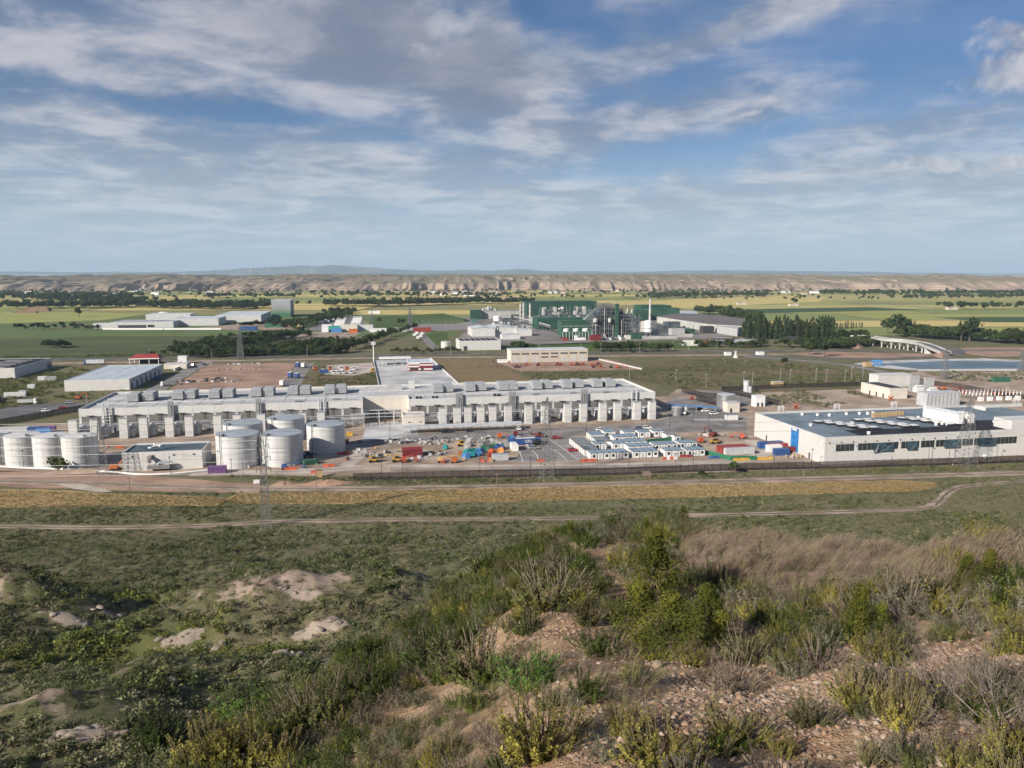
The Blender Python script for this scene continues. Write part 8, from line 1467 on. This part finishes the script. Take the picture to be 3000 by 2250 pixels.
for x, y, z, u, v, r in spur_points(14000, -.66, .66, 3.4, .55, 51, over=1.08):
    if len(fill) >= 1500: break
    if rng.random() > density(u, v): continue
    gx, gy = int(x // 2), int(y // 2)
    if any((x - a) ** 2 + (y - b) ** 2 < (c * .9) ** 2 for i in (-1, 0, 1) for k in (-1, 0, 1) for a, b, c in cells.get((gx + i, gy + k), ())): continue
    left = u < 1900; h = rng.uniform(.20, .52) * (1 + min(.7, r / 50))
    if r < 12: h *= .62
    h *= .7 if u > 2000 else (1.0 if r > 24 else .75)
    cl = math.sin(x * .9 + 3 * math.sin(y * .35)) * math.sin(y * .7)
    kind = rng.choices(['rosemary', 'dark', 'grey', 'brown', 'yellow', 'juniper'], [4.5, 3 if left else 1.0, 1.8, 1.6, 1.6 if cl > .2 else .5, .5 if h > .45 else 0])[0]
    fill.append((h / r, x, y, z, h, kind)); cells.setdefault((gx, gy), []).append((x, y, h * .42))
for x, y, z, u, v, r in spur_points(5200, -.66, .66, 2.8, .7, 57, over=1.02):
    if len(fill) >= 2700: break
    if rng.random() > .25 + .75 * density(u, v): continue
    h = rng.uniform(.09, .22) * (1 + min(1.2, r / 20)); fill.append((h / r, x, y, z, h, rng.choices(['rosemary', 'dark', 'grey', 'brown', 'yellow'], [2, 1, 2, 3, 1.2])[0]))
fill.sort(reverse=True)
FLB = {'rosemary': 'grey green sprigged shrub on the near spur', 'dark': 'dark green sprigged shrub on the near spur', 'grey': 'greyish small leaved shrub on the near spur', 'brown': 'brownish dry shrub on the near spur', 'yellow': 'yellow green sprigged shrub on the near spur', 'juniper': 'small olive juniper on the near spur'}
for _, x, y, z, h, kind in fill[:290]: shrub(kind, Vector((x, y, z)), h, FLB[kind], kind + ' shrubs on the near spur', wide=rng.uniform(.9, 1.35))
for k_, l_ in FLB.items(): from_left([o for o in COL.objects if o.get('group') == k_ + ' shrubs on the near spur'], l_ + ', %s from the left')
order = [k for k in SRC if k[0] in ('rosemary', 'dark', 'grey', 'brown', 'yellow', 'juniper')]
rest = []
for _, x, y, z, h, kind in fill[290:]:
    c_ = rng.choice([i for i, k in enumerate(order) if k[0] == kind]); rest.append((x, y, z - .03, h / HGT[kind][order[c_][1]] * 1.1, rng.uniform(0, 6.28), c_))
scatter('low_scrub', 'many smaller shrubs covering the near spur', rest, [SRC[k] for k in order], 5, tilt=.12)

# ---- dry grass
def tuft(seed, nb_, L_, m, lean, wid, name='grass_blades', head=True):
    r_ = random.Random(seed); mb = MB()
    for _ in range(nb_):
        a = r_.uniform(0, 6.283); p = Vector((math.cos(a), math.sin(a), 0)) * .10 * r_.random(); d = Vector((math.cos(a) * .5 + lean * .3, math.sin(a) * .5, 1.2)).normalized(); l_ = L_ * r_.uniform(.5, 1.1); w_ = wid * r_.uniform(.7, 1.2); sd = Vector((-math.sin(a + .7), math.cos(a + .7), 0))
        pts = [p]
        for s in range(4): d = (d + Vector((lean * .42, r_.uniform(-.1, .1), -.16 * s))).normalized(); pts.append(pts[-1] + d * l_ / 4)
        ws = (w_, w_ * .9, w_ * .8, w_ * .65, w_ * .15) if not head else (w_ * .8, w_ * .7, w_ * .7, w_ * 1.3, w_ * .2); k = len(mb.v)
        mb.add([q + sd * s * e for q, s in zip(pts, ws) for e in (-1, 1)], [(2 * i, 2 * i + 1, 2 * i + 3, 2 * i + 2) for i in range(4)])
    return mb.data(name, m)
GM = [leaf_mat('dry_grass', (.26, .20, .135), (.37, .295, .21), .2, .45, 5), leaf_mat('straw_grass', (.31, .27, .15), (.42, .37, .22), .2, .45, 5), leaf_mat('pink_grass', (.25, .18, .145), (.36, .27, .22), .2, .45, 5), leaf_mat('olive_grass', (.19, .185, .08), (.28, .265, .12), .2, .45, 5)]
TUFTS = [tuft(5, 70, .60, GM[0], .45, .0026), tuft(6, 70, .66, GM[2], .60, .0024), tuft(7, 60, .50, GM[1], .4, .0030), tuft(8, 60, .45, GM[3], .3, .0032), tuft(9, 80, .72, GM[0], .7, .0022)]
tsrc = []
for i, (x, y, lb) in enumerate(((1030, 420, 'dry wispy grass tuft at the bend of the ridge'), (1500, 480, 'pinkish wispy grass tuft on the windy ridge'), (880, 420, 'straw coloured grass tuft near the spur end'), (560, 980, 'olive grass tuft below the junipers'), (1200, 430, 'tall wind blown grass tuft on the ridge'))):
    p = on_ground(*Q2(x, y), far=60); tsrc.append(put('grass_tuft', TUFTS[i], None, p, rng.uniform(-.3, .3), 1.2, label=lb, cat='grass tuft'))
gpts = []
def gdens(u, v):
    d = .02
    for cu, cv, su, sv, k in ((2350, 1640, 420, 70, 1.0), (2850, 1650, 250, 70, 1.0), (2230, 1590, 230, 55, 1.0), (1320, 2160, 230, 100, .8), (1800, 2060, 150, 80, .6), (2400, 1740, 300, 45, .5), (1650, 2000, 130, 60, .5), (2060, 1960, 120, 45, .4), (1450, 2230, 180, 50, .6)): d += k * math.exp(-((u - cu) / su) ** 2 - ((v - cv) / sv) ** 2)
    return min(1, d)
for x, y, z, u, v, r in spur_points(26000, -.62, .62, 2.6, .60, 52):
    if len(gpts) >= 5200: break
    if rng.random() > gdens(u, v) or any((x - a) ** 2 + (y - b) ** 2 < (c * .6) ** 2 for a, b, c in taken[:60]): continue
    far = min(1, r / 25); ridge = u > 2000 and v < 1760
    gpts.append((x, y, z - .01, (rng.uniform(.5, .9) if ridge else rng.uniform(.28, .5)) * (.75 + .6 * far), rng.uniform(-.5, .5), rng.choice((0, 1, 4, 2, 0, 1, 4, 3)) if ridge else rng.choice((0, 0, 1, 2, 3, 2))))
scatter('dry_grass', 'wind blown dry grass on the near ridge', gpts, tsrc, 6, tilt=.15)

# ---- stones
def stone_mesh(seed):
    import bmesh
    bm_ = bmesh.new(); bmesh.ops.create_icosphere(bm_, subdivisions=2, radius=1); r_ = random.Random(seed); o_ = Vector((r_.uniform(0, 50), r_.uniform(0, 50), 0)); sx, sy, sz = r_.uniform(.8, 1.3), r_.uniform(.7, 1.0), r_.uniform(.5, .8)
    for v_ in bm_.verts: q = v_.co; k = 1 + .32 * (float(vnoise(np.array([q.x * 1.2 + o_.x + q.z]), np.array([q.y * 1.2 + o_.y]), seed)[0]) - .5); v_.co = Vector((q.x * sx, q.y * sy, q.z * sz)) * k
    me = bpy.data.meshes.new('stone'); bm_.to_mesh(me); bm_.free(); me.materials.append(M_STONE); me.polygons.foreach_set('use_smooth', [True] * len(me.polygons)); return me
M_STONE = bpy.data.materials.new('pebble_stone'); M_STONE.use_nodes = True; n = NT(M_STONE.node_tree); b = n.n['Principled BSDF']; b.inputs['Roughness'].default_value = .85; oi = n.new('ShaderNodeObjectInfo'); v = n.new('ShaderNodeTexCoord').outputs['Object']
c = n.ramp(oi.outputs['Random'], [(0, (.27, .16, .09)), (.2, (.35, .235, .145)), (.4, (.16, .10, .07)), (.55, (.36, .285, .215)), (.7, (.17, .135, .115)), (.85, (.45, .39, .32)), (1, (.24, .125, .08))]); c = n.mix(n.smooth(n.noise(v, 2.5, 5, .65), .35, .7), c, (.20, .13, .085)); n.put(b.inputs['Base Color'], c)
bp = n.new('ShaderNodeBump'); bp.inputs['Strength'].default_value = .35; n.put(bp.inputs['Height'], n.noise(v, 6, 5, .6)); n.put(b.inputs['Normal'], bp.outputs[0])
ST = [stone_mesh(i) for i in range(6)]; spts = []
def sdens(u, v):
    d = .02
    for cu, cv, su, sv, k in ((2500, 2120, 600, 170, 1.0), (2800, 1920, 280, 70, 1.0), (2250, 2010, 300, 80, .9), (1480, 1890, 170, 50, .5), (1620, 1820, 90, 60, .5), (2170, 1690, 110, 35, .6), (1900, 2180, 260, 80, .7), (1760, 1660, 80, 60, .3)): d += k * math.exp(-((u - cu) / su) ** 2 - ((v - cv) / sv) ** 2)
    return min(1, d)
for x, y, z, u, v, r in spur_points(80000, -.55, .68, 2.6, .85, 53, 24):
    if len(spts) >= 26000: break
    if rng.random() > sdens(u, v): continue
    s = .006 + .020 * rng.random() ** 2.4 + (.016 * rng.random() if rng.random() < .05 else 0); s *= 1 + min(.7, r / 22); spts.append((s / r, x, y, z, s))
spts.sort(reverse=True)
ssrc = []
for i, (_, x, y, z, s) in enumerate(spts[:280]):
    o = put('stone', ST[i % 6], None, (x, y, z + s * .15), rng.uniform(0, 6), s, label='rounded pebble lying on the stony near slope', cat='stone', group='larger pebbles on the near slope'); o.rotation_euler = (rng.uniform(-.4, .4), rng.uniform(-.4, .4), rng.uniform(0, 6))
    if i < 6: ssrc.append(o)
scatter('pebbles', 'countless small pebbles on the near slope', [(x, y, z + s * .1, s, rng.uniform(0, 6), rng.randrange(6), rng.uniform(.6, .9)) for _, x, y, z, s in spts[280:]], ssrc, 8, tilt=.5)
for x, y, hp, fn, lb in ((1150, 905, 40, Q2, 'tan boulder at the edge of the gravel'), (925, 650, 50, Q2, 'pale tan boulder right of the junipers'), (470, 660, 50, Q2, 'grey boulder left of the tall juniper'), (630, 890, 60, Q2, 'upright tan rock below the junipers'), (1120, 1060, 60, Q1, 'pale upright rock on the lower left flank'), (1040, 1150, 36, Q1, 'white rock beside the bright grass clump'), (2150, 1290, 60, Q2, 'white boulder near the bottom right corner'), (1860, 1310, 60, Q2, 'pale tan boulder at the bottom right'), (1440, 1110, 40, Q2, 'dark grey cobble on the pebble slope'), (1590, 1230, 45, Q2, 'rust brown cobble low on the pebble slope'), (1500, 1225, 40, Q2, 'grey speckled cobble left of the rust brown one')):
    p = on_ground(*fn(x, y), far=60); s = hp * .678 * dist_m(p) / F * .5; o = put('boulder', stone_mesh(60 + int(x) % 17), None, p + Vector((0, 0, s * .25)), rng.uniform(0, 6), s, label=lb, cat='boulder')

M_OUT = mat('outcrop_rock', (.235, .195, .16), .95, .25, 1.2, col2=(.29, .25, .21), rnd=.12, bump=.6, bscale=3); OR = [stone_mesh(80 + i) for i in range(3)]
for m_ in OR: m_.materials.clear(); m_.materials.append(M_OUT)
for i, (bx, by, sx, sy, ro) in enumerate(ROCKS):
    for k in range(5 if sx > 1.5 else 2):
        a_, b_ = rng.uniform(-.75, .75) * sx, rng.uniform(-.7, .7) * sy; x, y = bx + a_ * math.cos(ro) - b_ * math.sin(ro), by + a_ * math.sin(ro) + b_ * math.cos(ro); s = rng.uniform(.2, .55) * (1 if sx > 1.5 else .6)
        o = put('rock', OR[rng.randrange(3)], None, (x, y, hz_at(x, y) - s * .08), rng.uniform(0, 6), (s * 1.5, s, s * .6), label='weathered rock on a pale outcrop of the valley side', cat='rock', group='outcrop rocks')
from_left([o for o in COL.objects if o.get('group') == 'outcrop rocks'], 'weathered rock on a pale outcrop, %s from the left')
# ---- low scrub of the valley side and of the strips below the fence
def clump(seed, kind, n_=80, size=.26):
    f0 = lobed(.85, .85, .5, 7, seed, .34); return leaf_cloud(n_, f0, size, seed, up=.5, aspect=.5).data('foliage', LM[kind])
CL = [clump(1, 'scrub'), clump(2, 'scrub'), clump(3, 'scrub', 64), clump(4, 'scrub2'), clump(5, 'scrub2', 60), clump(6, 'lush'), clump(7, 'brown', 56)]
CLL = ['dark cushion shrub on the valley side, left of the mounds', 'dark cushion shrub below the slope pylon', 'flat dark cushion shrub near the path', 'pale olive cushion shrub by the path bend', 'flat pale cushion shrub above the mounds', 'lush green cushion shrub in the gully', 'brown cushion shrub on the mound']
csrc = []
for i, (u, v) in enumerate(((420, 1800), (820, 1600), (1100, 1560), (2650, 1530), (760, 1700), (640, 1790), (800, 1800))):
    p = on_ground(u, v); csrc.append(put('cushion_shrub', CL[i], None, p, rng.uniform(0, 6), 1.0, label=CLL[i], cat='shrub'))
NP2 = 170000; rs_ = np.random.RandomState(4); vx = rs_.uniform(-165, 190, NP2); vy = rs_.uniform(46, 300, NP2)
keep = np.abs(vx) < vy * .72 + 6; vx, vy = vx[keep], vy[keep]; vz = height(vx, vy); zb_, zr_, zl_, zn_ = zones(vx, vy, vz)
den = .36 + .64 * sstep(.38, .60, .55 * fbm(vx / 7, vy / 7, 3, 91) + .45 * fbm(vx / 22, vy / 22, 2, 97)); den *= (1 - .4 * sstep(.35, .7, zb_)) * (1 - .95 * sstep(.3, .6, zr_)); den *= np.where(zn_ > .5, 0, 1); den *= np.where(vy > 138, .5, .95)
dd = vy * math.cos(PITCH) - (vz - H) * math.sin(PITCH); uu = 1500 + F * vx / dd; vv = 1125 - F * (vy * math.sin(PITCH) + (vz - H) * math.cos(PITCH)) / dd
pl_ = lambda pts: np.interp(uu, [p[0] for p in pts], [p[1] for p in pts])
path_v = pl_([(0, 1543), (330, 1546), (600, 1540), (814, 1528), (1220, 1522), (1695, 1519), (2373, 1502), (2699, 1490)]); off = np.abs(vv - path_v) < 9; off |= (uu > 2690) & (np.abs(uu - np.interp(vv, [1410, 1425, 1445, 1470, 1490], [3000, 2830, 2775, 2750, 2699])) < 26) & (vv < 1492)
wt_, wb2 = pl_([(0, 1434), (330, 1446), (660, 1458), (700, 1446), (1300, 1434), (2000, 1420), (2620, 1408), (2740, 1414), (2752, 1428), (2760, 1440)]), pl_([(0, 1488), (640, 1484), (690, 1476), (900, 1478), (1700, 1467), (2400, 1448), (2700, 1440), (2752, 1428), (2760, 1440)])
off |= (vv > wt_ - 2) & (vv < wb2 + 2); road_v = pl_([(0, 1410), (300, 1418), (700, 1430), (1100, 1432), (1500, 1425), (2000, 1413), (2500, 1400), (3000, 1386)]); off |= np.abs(vv - road_v) < 11; off |= (vv < pl_([(0, 1440), (700, 1446), (760, 1420), (900, 1408), (1035, 1411), (1400, 1402), (1800, 1394), (2110, 1382), (2425, 1375), (3000, 1357)])); off |= (uu < 800) & (vv < 1432)
den = np.where(off, 0, den); den = np.where((vv > 1487) & (vv < 1536) & ~off, np.maximum(den, .75), den); sel = rs_.rand(len(vx)) < den * .85; vx, vy, vz, zl_, zb_ = vx[sel], vy[sel], vz[sel], zl_[sel], zb_[sel]
tone = fbm(vx / 18, vy / 18, 3, 17)
vp = []
for x, y, z, l_, bq, t in zip(vx, vy, vz, zl_, zb_, tone):
    k = rng.choice((0, 1, 2, 0, 1)) if t < .52 else rng.choice((0, 1, 3, 4, 3)); k = rng.choice((3, 4, 3, 0, 2)) if y > 138 and rng.random() < .6 else k; k = 5 if l_ > .45 and rng.random() < .75 else k; k = 6 if bq > .4 and rng.random() < .5 else k
    vp.append((x, y, z - .06, (rng.uniform(.9, 1.6) if t < .44 and rng.random() < .35 else rng.uniform(.35, 1.0)) * (1.15 if y < 120 else 1.0) * (.75 if y > 206 else 1) * (.6 if bq > .4 else 1), rng.uniform(0, 6.28), k))
scatter('valley_scrub', 'dense low scrub covering the valley side', vp, csrc, 9, tilt=.1)
# ---- stubble tops on the wheat, scrub on the waste lots
wtf = [tuft(31 + i, 40, .40, leaf_mat('wheat_%d' % i, c1, c2, .15, .3, 3), .25, .012, 'wheat_stalks') for i, (c1, c2) in enumerate((((.33, .245, .115), (.43, .33, .165)), ((.28, .22, .10), (.37, .295, .145))))]
wsrc = [put('wheat_clump', wtf[i], None, at(*q_, .1), 0, 1, label=lb, cat='wheat') for i, (q_, lb) in enumerate((((300, 1470), 'clump of ripe wheat near the wooden pole'), ((1500, 1455), 'clump of ripe wheat in the middle of the long strip')))]
wp_ = []
for _ in range(11000):
    u = rng.uniform(-60, 2745); a_, b_ = np.interp(u, [0, 330, 640, 665, 700, 1300, 2000, 2620, 2745], [1435, 1447, 1459, 1466, 1447, 1435, 1421, 1409, 1417]), np.interp(u, [0, 640, 665, 690, 900, 1700, 2400, 2700, 2745], [1487, 1483, 1468, 1475, 1477, 1466, 1447, 1439, 1427]); p = at(u, rng.uniform(a_, b_), .1)
    wp_.append((p.x, p.y, .08, rng.uniform(.7, 1.3), rng.uniform(0, 6), rng.randrange(2)))
scatter('wheat_crop', 'ripe wheat standing in the strips', wp_, wsrc, 11)
lots = []
def lot(px, n_, s0, s1, prob=(0, 1, 2, 3, 4, 6)):
    P_ = [at(u, v) for u, v in px]; xs, ys = [p.x for p in P_], [p.y for p in P_]
    k = 0
    while k < n_:
        x, y = rng.uniform(min(xs), max(xs)), rng.uniform(min(ys), max(ys)); ins = False
        for i in range(len(P_)):
            a, b = P_[i], P_[i - 1]
            if (a.y > y) != (b.y > y) and x < (b.x - a.x) * (y - a.y) / (b.y - a.y) + a.x: ins = not ins
        if ins:
            k += 1
            if vnoise(np.array([x / 14]), np.array([y / 14]), 3)[0] > .38: lots.append((x, y, 0, rng.uniform(s0, s1), rng.uniform(0, 6), rng.choice(prob)))
lot([(1530, 1092), (1880, 1088), (2100, 1054), (2300, 1060), (2450, 1080), (2600, 1118), (2400, 1128), (2000, 1136), (1850, 1110), (1570, 1122)], 2600, .7, 2.0); lot([(880, 1148), (930, 1100), (1040, 1102), (1100, 1092), (1106, 1134), (1000, 1148)], 700, .7, 1.8); lot([(0, 1200), (0, 1112), (60, 1110), (200, 1080), (320, 1085), (190, 1112), (185, 1150), (380, 1148), (300, 1160), (150, 1175)], 800, .7, 2.2, (0, 1, 2, 5, 5)); lot([(2190, 1150), (2500, 1142), (2560, 1165), (2420, 1195), (2290, 1185)], 700, .7, 1.6); lot([(0, 1050), (600, 1042), (1000, 1036), (1000, 1030), (560, 1036), (0, 1046)], 350, 1, 2.4, (0, 1, 2)); lot([(2700, 1092), (3000, 1090), (3000, 1120), (2800, 1118)], 220, .8, 2.2); lot([(1840, 1394), (2300, 1382), (3000, 1362), (3000, 1376), (2300, 1396), (1800, 1406)], 500, .4, .9); lot([(640, 1396), (1000, 1400), (1380, 1402), (1800, 1398), (1780, 1412), (1300, 1422), (900, 1412)], 700, .4, 1.0); lot([(930, 1075), (960, 1062), (1000, 1062), (960, 1085)], 120, .8, 1.6)
scatter('waste_scrub', 'low scrub on the waste lots and verges', lots, csrc, 12)
